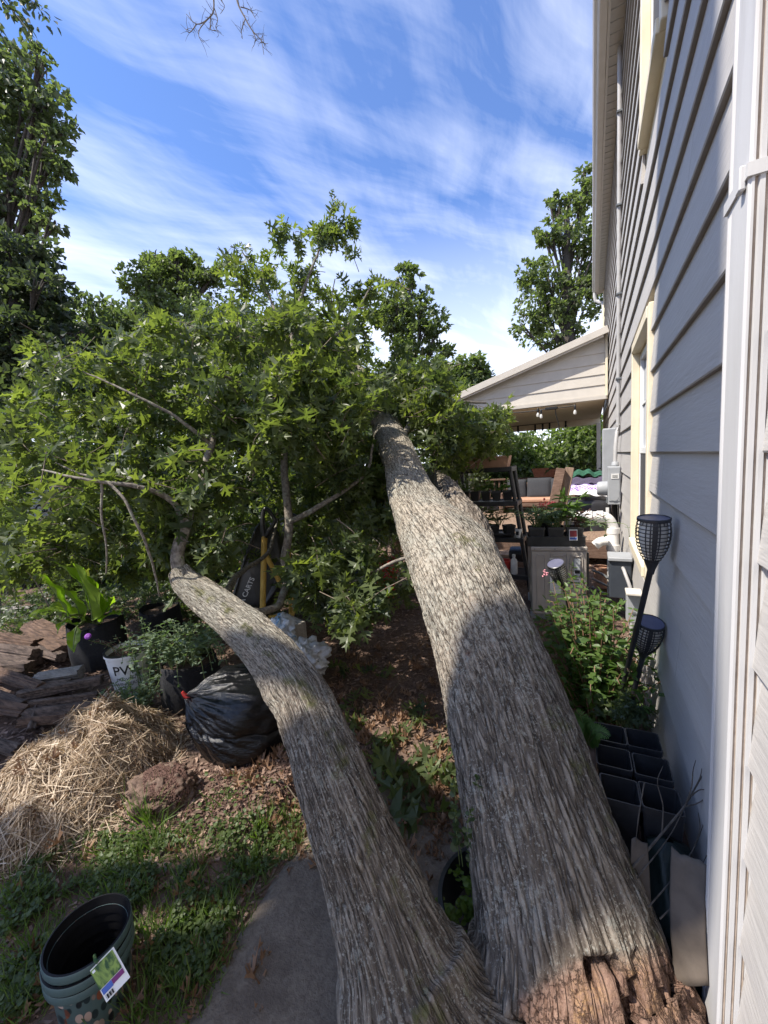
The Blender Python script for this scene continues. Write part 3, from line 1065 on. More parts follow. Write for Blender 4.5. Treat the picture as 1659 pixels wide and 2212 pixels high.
t = thing('drain_pipe', 'white plastic drain pipe with an elbow turning down by the wall', 'pipe', G(1325, 1225))
vb, el, hz = P(1324, 1215, 4.05), P(1322, 1130, 4.05), P(1262, 1117, 4.12)
MB().tube([hz + (-.12, .03, 0), hz, P(1296, 1116, 4.07), P(1313, 1121, 4.05), P(1323, 1138, 4.05), P(1324, 1160, 4.05), vb, vb - (0, 0, .35)], .052, 16, 60).obj('pipe', M['pvc'], t, True)
for q, d in ((P(1296, 1116, 4.07), (1, 0, 0)), (P(1324, 1146, 4.05), (0, 0, 1)), (P(1324, 1182, 4.05), (0, 0, 1)), (P(1272, 1116, 4.1), (1, 0, 0))):
    MB().lathe([(.051, -.028), (.060, -.028), (.060, .028), (.051, .028)], q, 20, frame_from(d)).obj('collar', M['pvc'], t, True)
q = P(1312, 1168, 4.0)
MB().tube([q, q + (-.06, -.01, -.01), q + (-.11, -.02, -.05)], .045, 14, 12).obj('branch_elbow', M['pvc'], t, True)

t = thing('disconnect_box', 'dark blue grey electrical box low on the wall under the white pipe', 'box', (xw - .08, 3.6, .5))
MB().box((xw - .075, 3.62, .50), (.15, .20, .30), bevel=.008).obj('enclosure', M['dark_box'], t)
MB().box((xw - .078, 3.61, .665), (.165, .22, .03), bevel=.006).obj('lid', M['grey_box'], t)
MB().tube([(xw - .06, 3.51, .60), (xw - .05, 3.42, .58), (xw - .01, 3.36, .42), (xw - .012, 3.36, .1)], .012, 8, 20).obj('whip', M['conduit'], t, True)
t = thing('outlet_box', 'small light grey weatherproof outlet box low on the siding', 'box', (xw - .04, 2.86, .52))
MB().box((xw - .04, 2.87, .52), (.08, .085, .19), bevel=.006).obj('enclosure', M['grey_box'], t)
MB().box((xw - .042, 2.83, .625), (.088, .11, .018), bevel=.004).obj('lid', M['gutter'], t)
MB().lathe([(.012, 0), (.012, .004), (.005, .006)], (xw - .04, 2.827, .49), 12, frame_from((0, -1, 0)), False, True).obj('screw', M['galv'], t)

# ================================================================== PORCH at the far end of the wall
PY = 8.5
porch = thing('porch_roof', 'lean-to porch roof with cream siding gable and dark shingles', 'porch roof', (-1, PY, 2.4))
LX, LZ, TZ, BZ = -2.55, 2.83, 3.66, 2.44
slope = (TZ - LZ) / (WX - LX)


def roofz(x):
    return LZ + (x - LX) * slope


gm = MB()
gm.prism([(LX + .08, BZ), (WX - .03, BZ), (WX - .03, roofz(WX - .03) - .10), (LX + .08, max(BZ + .02, roofz(LX + .08) - .10))], .08, np.array([[1, 0, 0], [0, 0, 1], [0, 1, 0]]).T @ np.eye(3), (0, PY + .02, 0))
gm.obj('gable_wall', M['trim'], porch)
z = BZ + .07
while z < TZ - .12:
    h = .185
    xl = max(LX + .1, LX + (z + .10 - LZ) / slope)
    xl2 = max(LX + .1, LX + (z + h + .10 - LZ) / slope)
    xr = WX - .075
    if xl < xr - .1:
        xl2 = min(xl2, xr - .02)
        V = [(xl, PY - .004, z), (xr, PY - .004, z), (xr, PY + .014, z + h + .02), (xl2, PY + .014, z + h + .02),
             (xl, PY + .018, z), (xr, PY + .018, z), (xr, PY + .018, z + h + .02), (xl2, PY + .018, z + h + .02)]
        obj('siding_board', mesh('siding_board', V, [(0, 1, 2, 3), (0, 4, 5, 1), (1, 5, 6, 2), (2, 6, 7, 3), (3, 7, 4, 0), (7, 6, 5, 4)]), M['soffit'], porch)
    z += h
MB().box((WX - .052, PY - .001, (BZ + TZ) / 2), (.04, .05, TZ - BZ - .1), bevel=.004).obj('corner_trim', M['trim'], porch)
MB().box(((LX + WX) / 2 + .04, PY - .002, BZ + .03), (WX - LX - .18, .05, .07), bevel=.004).obj('bottom_trim', M['soffit'], porch)
ang = math.atan2(TZ - LZ, WX - LX)
Mr = np.array([[math.cos(ang), 0, -math.sin(ang)], [0, 1, 0], [math.sin(ang), 0, math.cos(ang)]])
L = math.hypot(WX - LX, TZ - LZ)
mid = np.array([(LX + WX) / 2 - .03, 0, (LZ + TZ) / 2])
MB().box(mid + (0, PY - .17, -.055), (L, .025, .12), Mr, .003).obj('rake_board', M['soffit'], porch)
MB().box(mid + (0, PY - .145, -.125), (L - .15, .022, .05), Mr, .003).obj('rake_trim', M['soffit'], porch)
MB().box(mid + (0, PY + 2.25, -.02), (L + .02, 4.80, .02), Mr).obj('roof_deck', M['shingle'], porch)
shm = MB()
for i in range(18):
    for j in range(35):
        x = -L / 2 + (i + .5) * L / 18
        y = -2.42 + (j + .5 + (.12 if i % 2 else 0)) * .1406 + random.uniform(-.012, .004)
        shm.box(Mr @ np.array([x, 0, .004 + .003 * random.random()]) + mid + (0, PY + 2.3 + y + random.uniform(-.008, .008), 0), (L / 18 + .03, .136, .006), Mr)
so = shm.obj('shingle', M['shingle'], porch)
so['kind'] = 'stuff'
MB().box((LX + 1.42, PY + 2.4, BZ + .012), (WX - LX - .15, 4.5, .02)).obj('ceiling', M['trim'], porch)
MB().box((LX + 1.40, PY + 4.62, BZ - .065), (WX - LX - .12, .12, .22), bevel=.005).obj('beam', M['trim'], porch)
MB().box((LX + .12, PY + 2.3, BZ - .04), (.10, 4.4, .17), bevel=.005).obj('side_beam', M['trim'], porch)
MB().box((WX - .12, PY + 4.55, 1.3), (.10, .10, 2.0), bevel=.005).obj('post', M['gutter'], porch)
MB().box((LX + .16, PY + .35, 1.3), (.09, .09, 2.1), bevel=.005).obj('post', M['gutter'], porch)

t = thing('string_lights', 'black string of clear light bulbs hung under the porch roof', 'string lights', A(1190, 885, PY - .05))
pts = [A(1075, 893, PY - .06), A(1130, 890, PY - .06), A(1180, 884, PY - .06), A(1237, 877, PY - .06), A(1243, 872, PY - .06)]
MB().tube(pts, .010, 6, 40).obj('cable', M['cable'], t, True)
MB().tube([A(1080, 890, PY - .06), A(1150, 880, PY - .06), A(1238, 873, PY - .06)], .006, 5, 20).obj('cable', M['cable'], t, True)
MB().box(A(1191, 882, PY - .09), (.22, .06, .055), bevel=.01).obj('transformer', M['cable'], t)
for (px, py) in ((1162, 890), (1169, 893), (1242, 884)):
    q = A(px, py, PY - .06)
    b = MB().lathe([(.014, .07), (.020, .06), (.020, 0), (.016, -.01)], q, 12, None, True, True).obj('socket', M['cable'], t, True)
    MB().lathe([(.012, -.01), (.024, -.035), (.030, -.065), (.024, -.09), (.008, -.10)], q, 14, None, False, True).obj('bulb', M['bulb'], b, True)
q = A(1200, 888, PY - .06)
MB().tube([q + (0, 0, .04), q + (.01, 0, -.08), q + (.05, .02, -.25), q + (.06, .02, -.36)], .010, 6, 14).obj('lead', M['cable'], t, True)
pts = [A(1096, 922, 13.05), A(1150, 917, 13.05), A(1195, 912, 13.05), A(1250, 903, 13.05)]
t = thing('festoon_cable', 'dark festoon cable with hanging sockets along the far porch beam', 'string lights', pts[1])
MB().tube(pts, .012, 6, 30).obj('cable', M['cable'], t, True)
for px, py in ((1119, 922), (1156, 919), (1172, 917), (1187, 914), (1222, 910)):
    MB().lathe([(.02, .02), (.028, 0), (.022, -.09), (.03, -.14), (.01, -.19)], A(px, py, 13.04), 10, None, True, True).obj('socket', M['cable'], t, True)

# ------------------------------------------------------------------ deck, railing
DK = .33
deck = thing('wooden_deck', 'low brown wooden deck under the porch roof', 'deck', (-1.2, 8, 0))
nb = 34
for i in range(nb):
    y = 5.95 + i * .145
    MB().box((-1.25, y, DK + .002 * random.random()), (3.0, .138, .036), bevel=.004).obj('deck_board', M['deck'], deck)
MB().box((-1.25, 5.865, DK - .11), (3.0, .035, .22), bevel=.004).obj('rim_board', M['wood_dark'], deck)
step = thing('deck_step', 'single brown wooden step in front of the deck', 'step', (-.95, 5.5, 0))
for k in range(2):
    MB().box((-.85, 5.50 + k * .15, .185), (1.3, .14, .036), bevel=.004).obj('tread', M['deck'], step)
MB().box((-.85, 5.44, .085), (1.28, .03, .16), bevel=.003).obj('riser', M['wood_dark'], step)
RY = 10.6
rail = thing('deck_railing', 'dark balustrade along the far edge of the deck', 'railing', (-1.2, RY, DK))
MB().box((-1.2, RY, .945), (3.0, .10, .04), bevel=.005).obj('top_rail', M['wood_dark'], rail)
MB().box((-1.2, RY, .45), (3.0, .05, .06), bevel=.004).obj('bottom_rail', M['wood_dark'], rail)
mb_ = MB().box((0, 0, 0), (.035, .035, .45)).mesh('baluster')
for i in range(24):
    o = obj('baluster', mb_, M['wood_dark'], rail, False)
    o.matrix_parent_inverse = Matrix.Translation(Vector(rail['_base'])).inverted()
    o.location = (-2.62 + i * .124, RY, .70)


def leaves_obj(name, parent, T, pos, dirs, scale, m, up=(0, 0, 1), roll=.6, stuff=True, tint=None):
    X, Y, Z = rand_frames(len(pos), np.asarray(dirs, float), up, roll)
    V, fc, at = scatter(T[0], T[1], np.asarray(pos, float), X, Y, Z, scale, tint)
    o = obj(name, mesh(name, V, fc, False, at), m, parent)
    if stuff:
        o['kind'] = 'stuff'
    return o


def leafy(name, label, cat, base, n, height, spread, leaf, pairs, ml, ms, T=LEAF, droop=.25, parent=None, group=None, lean=(0, 0), r0=.0035, first=.2, rb=.04, alt=False, keep=True):
    """a clump of leafy stems"""
    base = np.asarray(base, float)
    t = thing(name, label, cat, base, group) if parent is None else parent
    sm_ = MB()
    pos, dirs, scl = [], [], []
    for i in range(n):
        a = rng.uniform(0, 2 * math.pi)
        rr = spread * math.sqrt(rng.random())
        h = height * rng.uniform(.6, 1.05) * (1 - .25 * rr / (spread + 1e-6))
        b = base + (rb * math.cos(a) * rng.random(), rb * math.sin(a) * rng.random(), 0)
        tip = base + (rr * math.cos(a) + lean[0] * h, rr * math.sin(a) + lean[1] * h, h)
        midp = b * .5 + tip * .5 + (-.12 * rr * math.cos(a), -.12 * rr * math.sin(a), h * .12) + rng.normal(0, .012, 3)
        endp = tip + (.12 * rr * math.cos(a), .12 * rr * math.sin(a), -droop * rr * .4)
        c = crom([b, midp, tip, endp], 12)
        sm_.tube(c, np.linspace(r0, r0 * .4, 12), 5)
        k = max(2, int(pairs * h / height))
        for j in range(k):
            u = first + (1 - first) * (j + .5) / k
            q = c[min(11, int(u * 11))] * (1 - (u * 11 % 1)) + c[min(11, int(u * 11) + 1)] * (u * 11 % 1)
            th = j * (2.4 if alt else 1.57) + rng.normal(0, .3)
            for sgn in ((1,) if alt else (1, -1)):
                d = np.array([math.cos(th) * sgn, math.sin(th) * sgn, rng.uniform(-.15, .45)])
                pos.append(q)
                dirs.append(d)
                scl.append(leaf * rng.uniform(.6, 1.15) * (1 - .45 * max(0, u - .7) / .3))
        for _ in range(2):
            pos.append(c[-1])
            dirs.append(norm(c[-1] - c[-3]) + rng.normal(0, .4, 3))
            scl.append(leaf * .6)
    sm_.obj('stem', ms, t, True)
    leaves_obj('leaves', t, T, np.array(pos), np.array(dirs), np.array(scl), ml, roll=.5)
    return t


# ------------------------------------------------------------------ on and about the deck
t = thing('window_box', 'terracotta trough on the deck railing with leafy plants', 'planter', A(1198, 1030, RY - .02))
b0 = np.array([-1.02, RY - .02, .968])
pm = MB()
hw, hd = .29, .10
lo, hi, zt = .80, 1.0, .215
V = [(-hw * lo, -hd * lo, 0), (hw * lo, -hd * lo, 0), (hw * lo, hd * lo, 0), (-hw * lo, hd * lo, 0), (-hw, -hd, zt), (hw, -hd, zt), (hw, hd, zt), (-hw, hd, zt),
     (-hw + .015, -hd + .015, zt), (hw - .015, -hd + .015, zt), (hw - .015, hd - .015, zt), (-hw + .015, hd - .015, zt),
     (-hw * lo, -hd * lo, .13), (hw * lo, -hd * lo, .13), (hw * lo, hd * lo, .13), (-hw * lo, hd * lo, .13)]
pm.add(np.array(V) + b0, [(3, 2, 1, 0), (0, 1, 5, 4), (1, 2, 6, 5), (2, 3, 7, 6), (3, 0, 4, 7), (4, 5, 9, 8), (5, 6, 10, 9), (6, 7, 11, 10), (7, 4, 8, 11), (8, 9, 13, 12), (9, 10, 14, 13), (10, 11, 15, 14), (11, 8, 12, 15)])
pm.obj('trough', M['terracotta'], t)
MB().box(b0 + (0, 0, .15), (.50, .16, .02)).obj('soil', M['soil'], t)
leafy('', '', '', b0 + (-.12, 0, .16), 12, .22, .20, .09, 3, M['shrub'], M['stem'], LEAF, parent=t)


def bigleaf(pts, width, m, name='leaf', parent=None, curl=.25, wav=.03, petiole=None, seed=0, rib=None, notch=0.0):
    """a broad leaf along a curved midrib with a soft fold and wavy edge"""
    n, k = 22, 9
    c = crom(pts, n)
    tg = np.gradient(c, axis=0)
    tg /= np.linalg.norm(tg, axis=1)[:, None]
    side = norm(np.cross(tg[n // 2], (0, 0, 1.0)) + 1e-6)
    u = np.linspace(0, 1, n)
    wd = width * (np.sin(np.pi * np.clip(u, 0, 1) ** .8) ** .8)
    V = []
    for i in range(n):
        s = norm(side - tg[i] * (side @ tg[i]))
        up = np.cross(s, tg[i])
        for j in range(k):
            x = (j / (k - 1) - .5) * 2
            ww = wd[i] * (1 - notch * (math.sin(u[i] * 24) > .2) * (abs(x) > .45) * .9)
            V.append(c[i] + s * x * ww / 2 * math.cos(curl * abs(x)) + up * (abs(x) * curl * wd[i] * .5 + wav * math.sin(u[i] * 17 + seed + x) * abs(x) ** 2))
    o = obj(name, mesh(name, np.array(V), grid_faces(n, k, False).tolist(), True, {'tint': np.full(n * k, rng.random() * .6)}), m, parent)
    mb2 = MB()
    path = list(petiole or []) + [c[0]]
    if petiole:
        mb2.tube(path, np.linspace(.011, .006, len(path)), 7, 16)
    up0 = np.cross(side, tg[n // 2])
    mb2.tube(c[:-2] + up0 * .001, np.linspace(.006, .0015, n - 2), 5)
    mb2.obj('midrib', M['stem'], o if parent is not None else None, True)
    return o


t = thing('monstera', 'dark split-leaf houseplant on the far deck railing', 'plant', A(1262, 1030, RY - .3))
pb = MB().lathe([(.09, 0), (.12, .2), (.13, .21), (.11, .21)], A(1255, 1062, RY - .35), 20, None, True, True).obj('pot', M['black'], t)
for i, (px, py, dx) in enumerate(((1205, 1012, -60), (1235, 1008, 30), (1262, 1004, 40), (1280, 1020, 45), (1225, 1026, -40), (1300, 1014, 20), (1250, 1028, 35))):
    c0 = A(px, py, RY - .35 + .1 * (i % 3))
    e0 = c0 + (dx / 60 * .28, -.10, -.12)
    bigleaf([c0, c0 * .5 + e0 * .5 + (0, -.03, .05), e0], .26, M['far_dark'], 'leaf', t, .3, .02, [A(1255, 1055, RY - .35)], i, notch=.8)

t = thing('deck_sofa', 'dark outdoor sofa with grey cushions on the deck', 'sofa', (-1.0, 8.9, DK))
MB().box((-1.0, 8.85, .52), (1.5, .62, .10), bevel=.02).obj('seat_base', M['wood_dark'], t)
for x in (-1.68, -.32):
    MB().box((x, 8.85, .55), (.09, .66, .42), bevel=.015).obj('arm', M['wood_dark'], t)
MB().box((-1.0, 9.16, .66), (1.5, .07, .55), bevel=.02).obj('back', M['wood_dark'], t)
for x, w_, rz, z in ((-1.42, .40, .25, .80), (-.98, .48, -.05, .82), (-.55, .42, .1, .80)):
    cm = MB()
    k = 14
    V = []
    for i in range(k):
        for j in range(k):
            a, b = i / (k - 1) * 2 - 1, j / (k - 1) * 2 - 1
            V.append((a * w_ / 2, -.07 * (max(0, (1 - a ** 4) * (1 - b ** 4))) ** .5, b * .22))
    for i in range(k):
        for j in range(k):
            a, b = i / (k - 1) * 2 - 1, j / (k - 1) * 2 - 1
            V.append((a * w_ / 2, .06 * (max(0, (1 - a ** 4) * (1 - b ** 4))) ** .5, b * .22))
    f = grid_faces(k, k, False)
    Mz = np.array(Matrix.Rotation(rz, 3, 'Z') @ Matrix.Rotation(-.25, 3, 'X'))
    cm.add(np.array(V) @ Mz.T + (x, 8.95, z), f.tolist() + (f[:, ::-1] + k * k).tolist())
    tag(cm.obj('cushion', M['cushion'], None, True), {-1.42: 'dark grey cushion slumped against the sofa end nearest the shelf', -.98: 'square grey cushion in the middle of the deck sofa',
        -.55: 'grey cushion behind the upright brown cartons'}[x], 'cushion')
MB().box((-1.02, 8.78, .605), (1.25, .5, .08), bevel=.03).obj('seat_cushion', M['planter'], t)

for i, (px0, py0, px1, py1, w_) in enumerate(((1212, 1013, 1186, 1135, .125), (1231, 1011, 1208, 1135, .115))):
    top, bot = A(px0, py0, 6.35 + .1 * i), A(px1, py1, 6.15 + .1 * i)
    ax = norm(top - bot)
    Mx = frame_from(ax, (0, -1, 0))
    tt = tag(MB().box((top + bot) / 2, (w_, .10, np.linalg.norm(top - bot)), Mx, .006).obj('carton', M['wood_dark'] if i == 0 else M['deck'], None),
             ('darker long brown carton leaning upright on the deck', 'lighter long brown carton leaning beside the darker one')[i], 'carton')

t = thing('covered_grill', 'barbecue grill under a black cover beside the wall', 'grill', (-.08, 6.9, DK))
n, k = 14, 40
V = []
for i in range(n):
    u = i / (n - 1)
    zz_ = DK + .02 + u * .52 if u < .8 else DK + .02 + .8 * .52 + (u - .8) / .2 * .06
    s = 1.0 + .14 * (1 - u) if u < .8 else 1.0 - ((u - .8) / .2) ** 2 * .99
    for j in range(k):
        a = 2 * math.pi * j / k
        cx, sx = math.cos(a), math.sin(a)
        e = (abs(cx) ** 4 + abs(sx) ** 4) ** -.25
        fold = 1 + .035 * math.sin(a * 9 + 2 * u) * (1 - u) + .02 * math.sin(a * 23)
        V.append((-.10 + .33 * cx * e * s * fold, 6.95 + .35 * sx * e * s * fold, zz_))
obj('cover', mesh('cover', np.array(V), grid_faces(n, k).tolist(), True), M['tarp'], t)


def cloth(name, label, cat, x0, x1, y0, y1, z, hang, m, amp=.02, seed=0, sag=.0):
    nx_, ny_ = 40, 26
    V = []
    for i in range(nx_):
        for j in range(ny_):
            u, v_ = i / (nx_ - 1), j / (ny_ - 1)
            x = x0 + (x1 - x0) * u
            y = y0 + (y1 - y0) * v_
            zz = z + amp * float(vnoise(np.array([u * 5 + seed, v_ * 5, seed]))) + amp * .5 * math.sin(u * 21 + seed)
            if v_ < .35:
                zz -= hang * (.35 - v_) / .35
                y = y0 + (y1 - y0) * .35 + (y - y0 - (y1 - y0) * .35) * .3
            zz -= sag * (2 * u - 1) ** 2
            V.append((x, y, zz))
    o = obj(name, mesh(name, np.array(V), grid_faces(nx_, ny_, False).tolist(), True), m)
    sd = o.modifiers.new('thickness', 'SOLIDIFY')
    sd.thickness = .012
    return tag(o, label, cat)


cloth('cloth', 'white cloth edge hanging over the covered grill front', 'cloth', -.45, .22, 6.55, 7.1, .925, .06, M['cloth_w'], .015, 2, .03)
cloth('towel', 'purple and white zigzag patterned towel on the grill', 'towel', -.36, .24, 6.62, 7.3, 1.0, .10, M['purple_towel'], .018, 4)
cloth('towel', 'dark plum folded towel above the patterned purple one', 'towel', -.36, .26, 6.78, 7.4, 1.10, .09, M['towel'], .02, 9, .03)
cloth('net', 'green garden netting heaped on top of the dark towel', 'net', -.36, .16, 6.95, 7.5, 1.18, .05, M['green_cloth'], .035, 14, .05)

# ================================================================== SHELF UNIT leaning beside the trunk
SB = np.array([-.93, 4.72, 0.0])
LEAN = .135
Ms = np.array(Matrix.Rotation(-.10, 3, 'Z') @ Matrix.Rotation(-LEAN, 3, 'Y')) @ np.eye(3)
Ms = np.array(Matrix.Rotation(LEAN * -1, 3, 'Y')) if False else np.array([[1, 0, -0.135], [0, 1, 0], [0, 0, 1.0]])
Ms[0, 2] = -.135


def S(x, y, z):
    return SB + np.array([x - .135 * z, y, z])


shelf = thing('plastic_shelf', 'black plastic shelf unit leaning over beside the big fallen trunk', 'shelf unit', SB)
SWid, SDep = .68, .34
levels = (.16, .58, .99, 1.37)
for zl in levels:
    b = MB()
    c = S(0, 0, zl)
    b.box(c + (0, -SDep / 2 + .012, 0), (SWid, .024, .05), bevel=.004)
    b.box(c + (0, SDep / 2 - .012, 0), (SWid, .024, .05), bevel=.004)
    b.box(c + (-SWid / 2 + .012, 0, 0), (.024, SDep - .05, .048))
    b.box(c + (SWid / 2 - .012, 0, 0), (.024, SDep - .05, .048))
    for j in range(7):
        b.box(c + (0, -SDep / 2 + .055 + j * .038, .012), (SWid - .05, .022, .012))
    b.obj('shelf_board', M['black'], shelf)
for sx in (-1, 1):
    for sy in (-1, 1):
        MB().tube([S(sx * (SWid / 2 - .025), sy * (SDep / 2 - .03), 0), S(sx * (SWid / 2 - .025), sy * (SDep / 2 - .03), 1.40)], .023, 10).obj('leg', M['black'], shelf, True)


def trough(name, label, cat, c, w_, d_, h_, m, soil=True):
    t = thing(name, label, cat, c)
    b = MB()
    wl, wt = .92, 1.0
    V = []
    for z, k in ((0, wl), (h_, wt)):
        V += [(-w_ / 2 * k, -d_ / 2 * k, z), (w_ / 2 * k, -d_ / 2 * k, z), (w_ / 2 * k, d_ / 2 * k, z), (-w_ / 2 * k, d_ / 2 * k, z)]
    for z, k in ((h_, .955), (.03, .90)):
        V += [(-w_ / 2 * k, -d_ / 2 * k + .004, z), (w_ / 2 * k, -d_ / 2 * k + .004, z), (w_ / 2 * k, d_ / 2 * k - .004, z), (-w_ / 2 * k, d_ / 2 * k - .004, z)]
    b.add(np.array(V) + c, [(3, 2, 1, 0), (0, 1, 5, 4), (1, 2, 6, 5), (2, 3, 7, 6), (3, 0, 4, 7), (4, 5, 9, 8), (5, 6, 10, 9), (6, 7, 11, 10), (7, 4, 8, 11), (8, 9, 13, 12), (9, 10, 14, 13), (10, 11, 15, 14), (11, 8, 12, 15), (12, 13, 14, 15)])
    b.obj('body', m, t)
    MB().box(c + (0, -d_ / 2 - .001, h_ - .012), (w_ * 1.015, .012, .022), bevel=.003).obj('rim', m, t)
    if soil:
        MB().box(c + (0, 0, h_ - .025), (w_ * .93, d_ * .9, .012)).obj('soil', M['soil'], t)
    return t


trough('planter_box', 'long clay brown planter box on top of the black shelf', 'planter', S(.03, -.04, 1.396), .56, .19, .125, M['planter'])
leafy('planter_greens', 'drooping leafy greens growing in the clay planter box', 'plant', S(-.02, -.04, 1.50), 10, .16, .20, .075, 3, M['shrub'], M['stem'], droop=.9)


def squarepot(name, label, w_, h_, m, taper=.72, lip=.012, loc=(0, 0, 0), rot=0.0, group=None, soil=.35):
    t = thing(name, label, 'pot', loc, group)
    rr = .18

    def sq(s, z, k=6):
        out = []
        for cxs, cys, a0 in ((1, 1, 0), (-1, 1, 90), (-1, -1, 180), (1, -1, 270)):
            for a in np.linspace(a0, a0 + 90, k):
                a = math.radians(a)
                out.append((cxs * s * (1 - rr) + rr * s * math.cos(a), cys * s * (1 - rr) + rr * s * math.sin(a), z))
        return out
    h = w_ / 2
    R_ = [sq(h * taper, 0), sq(h * .955, h_ - .022), sq(h, h_ - .020), sq(h, h_), sq(h * .93, h_), sq(h * .92, h_ - .02), sq(h * (taper - .03), .012)]
    b = MB()
    n = len(R_[0])
    b.add(np.vstack(R_), grid_faces(len(R_), n).tolist() + [list(range(n))[::-1], list(range((len(R_) - 1) * n, len(R_) * n))])
    o = b.obj('body', m, t, False, False)
    if soil:
        s2 = h * (taper + (.92 - taper) * soil) * .97
        b2 = MB()
        pz = h_ * soil
        V = np.array(sq(s2, pz))
        V[:, 2] += .004 * rng.normal(size=n)
        b2.add(np.vstack([V, [[0, 0, pz + .008]]]), [(i, (i + 1) % n, n) for i in range(n)])
        b2.obj('soil', M['soil'], t, False, False)
    t.rotation_euler = (0, 0, rot)
    return t


sp = squarepot('nursery_pot', 'small black pot at the near end of the second shelf', .105, .11, M['black'], .75, loc=S(-.26, -.06, 1.02), soil=.8)
k = 0
names2 = ('black pot second from the trunk on the upper middle shelf', 'black pot in the middle of the upper middle shelf', 'black pot fourth along the upper middle shelf', 'black pot closest to the house on the upper middle shelf')
for i, nm in enumerate(names2):
    dup(sp, S(-.14 + .12 * i, -.07 + .02 * (i % 2), 1.02), (0, 0, .1 * i), nm, 'pots on the leaning shelf')
sp['group'] = 'pots on the leaning shelf'
for i in range(5):
    leafy('seedling', ('broad green seedling', 'wispy seedling', 'tall upright seedling', 'pale leafed seedling', 'arching seedling')[i] + ' in a pot on the upper middle shelf', 'plant',
          S(-.26 + .12 * i, -.07, 1.11), 5, (.14, .10, .2, .12, .16)[i], .08, (.07, .05, .09, .06, .07)[i], 3, (M['shrub'], M['far_light'], M['shrub'], M['mint'], M['fern'])[i], M['stem'], group='seedlings on the leaning shelf')
names3 = ('grey black pot at the trunk end of the lower shelf', 'round-looking black pot in the middle of the lower shelf', 'black pot at the house end of the lower shelf')
for i, nm in enumerate(names3):
    dup(sp, S(-.17 + .17 * i, -.05, .61), (0, 0, .3 * i), nm, 'pots on the leaning shelf', 1.15)
t = leafy('fan_palm', 'small spiky fan palm in a pot on the lower shelf', 'plant', S(-.17, -.06, .70), 9, .18, .17, .16, 2, M['fern'], M['stem'], LANCE)
leafy('shelf_fern', 'feathery dark fern spilling over the lower shelf', 'plant', S(.06, 0, .72), 16, .24, .2, .08, 6, M['hedge'], M['stem'], LANCE)
t = thing('plant_cup', 'small white cup with printed label on the lower shelf', 'cup', S(.29, -.14, .61))
MB().lathe([(.030, 0), (.040, .10), (.042, .10), (.038, .10)], S(.29, -.14, .612), 18, None, True).obj('cup', M['white'], t, True)
MB().box(S(.29, -.186, .665), (.03, .004, .04)).obj('label', M['ink'], t)
trough('seed_tray', 'flat black seed tray on the lower shelf', 'tray', S(-.05, .0, .608), .5, .26, .045, M['black'], False)
t = thing('red_pot', 'small red pot on the bottom shelf', 'pot', S(.06, -.10, .19))
MB().lathe([(.055, 0), (.075, .13), (.08, .13), (.08, .15), (.07, .15), (.06, .05)], S(.06, -.10, .187), 24, None, True).obj('body', M['red'], t, True)
t = thing('white_bottle', 'white plastic bottle standing on the bottom shelf', 'bottle', S(.17, -.12, .19))
MB().lathe([(.036, 0), (.038, .01), (.038, .14), (.030, .165), (.016, .18), (.016, .20)], S(.17, -.12, .187), 18, None, True, True).obj('body', M['white'], t, True)
MB().lathe([(.019, .195), (.019, .22), (.012, .225)], S(.17, -.12, .187), 14, None, True, True).obj('cap', M['white'], t, True)
t = thing('fallen_pot', 'black round pot lying on its side beneath the deck step edge', 'pot', P(1115, 1197, 4.9))
q = P(1128, 1197, 4.9)
MB().lathe([(.09, -.13), (.105, .10), (.115, .10), (.115, .135), (.105, .135), (.085, -.1)], q, 24, frame_from((1, -.25, .02)), True).obj('body', M['black'], t, True)

# ================================================================== HEAT PUMP with its tray of plants
ACH = .70
FL = G(1151, 1345)
FLt = G(1147, 1181, ACH)
FRt = G(1268, 1181, ACH)
ax = norm((FRt - FLt) * [1, 1, 0])
ay = np.array([-ax[1], ax[0], 0])
if ay[1] < 0:
    ay = -ay
AW = np.linalg.norm((FRt - FLt)[:2])
Ma = np.stack([ax, ay, [0, 0, 1]], 1)
O = np.array([FLt[0], FLt[1], 0])


def AC(x, y, z):
    return O + ax * x + ay * y + np.array([0, 0, z])


ac = thing('heat_pump', 'taupe outdoor heat pump cabinet with white labels beside the wall', 'heat pump', AC(AW / 2, .3, 0))
MB().box(AC(AW / 2, .36, .37), (AW, .72, .58), Ma, .008).obj('cabinet', M['ac'], ac)
MB().box(AC(AW / 2, .36, .68), (AW + .012, .735, .038), Ma, .008).obj('lid', M['ac'], ac)
for y in (.12, .6):
    MB().box(AC(AW / 2, y, .04), (AW + .02, .06, .08), Ma, .006).obj('foot', M['grey_box'], ac)
for xa, xb, za, zb in ((.045, .115, .16, .62), (.165, .30, .16, .62), (.325, .425, .16, .61)):
    xa, xb = xa * AW / .46, xb * AW / .46
    rm = MB()
    path = [AC(x, -.001, z) for x, z in ((xa, za), (xa, zb - .02), (xa + .02, zb), (xb - .02, zb), (xb, zb - .02), (xb, za))]
    rm.tube(path, .0055, 6, 60)
    rm.obj('pressed_panel', M['ac'], ac, True)


def aclabel(x0, x1, z0, z1, m, name='label', off=.0075, par=None):
    k = AW / .46
    return MB().box(AC((x0 + x1) / 2 * k, -off, (z0 + z1) / 2), ((x1 - x0) * k, .0016, z1 - z0), Ma).obj(name, m, par or ac)


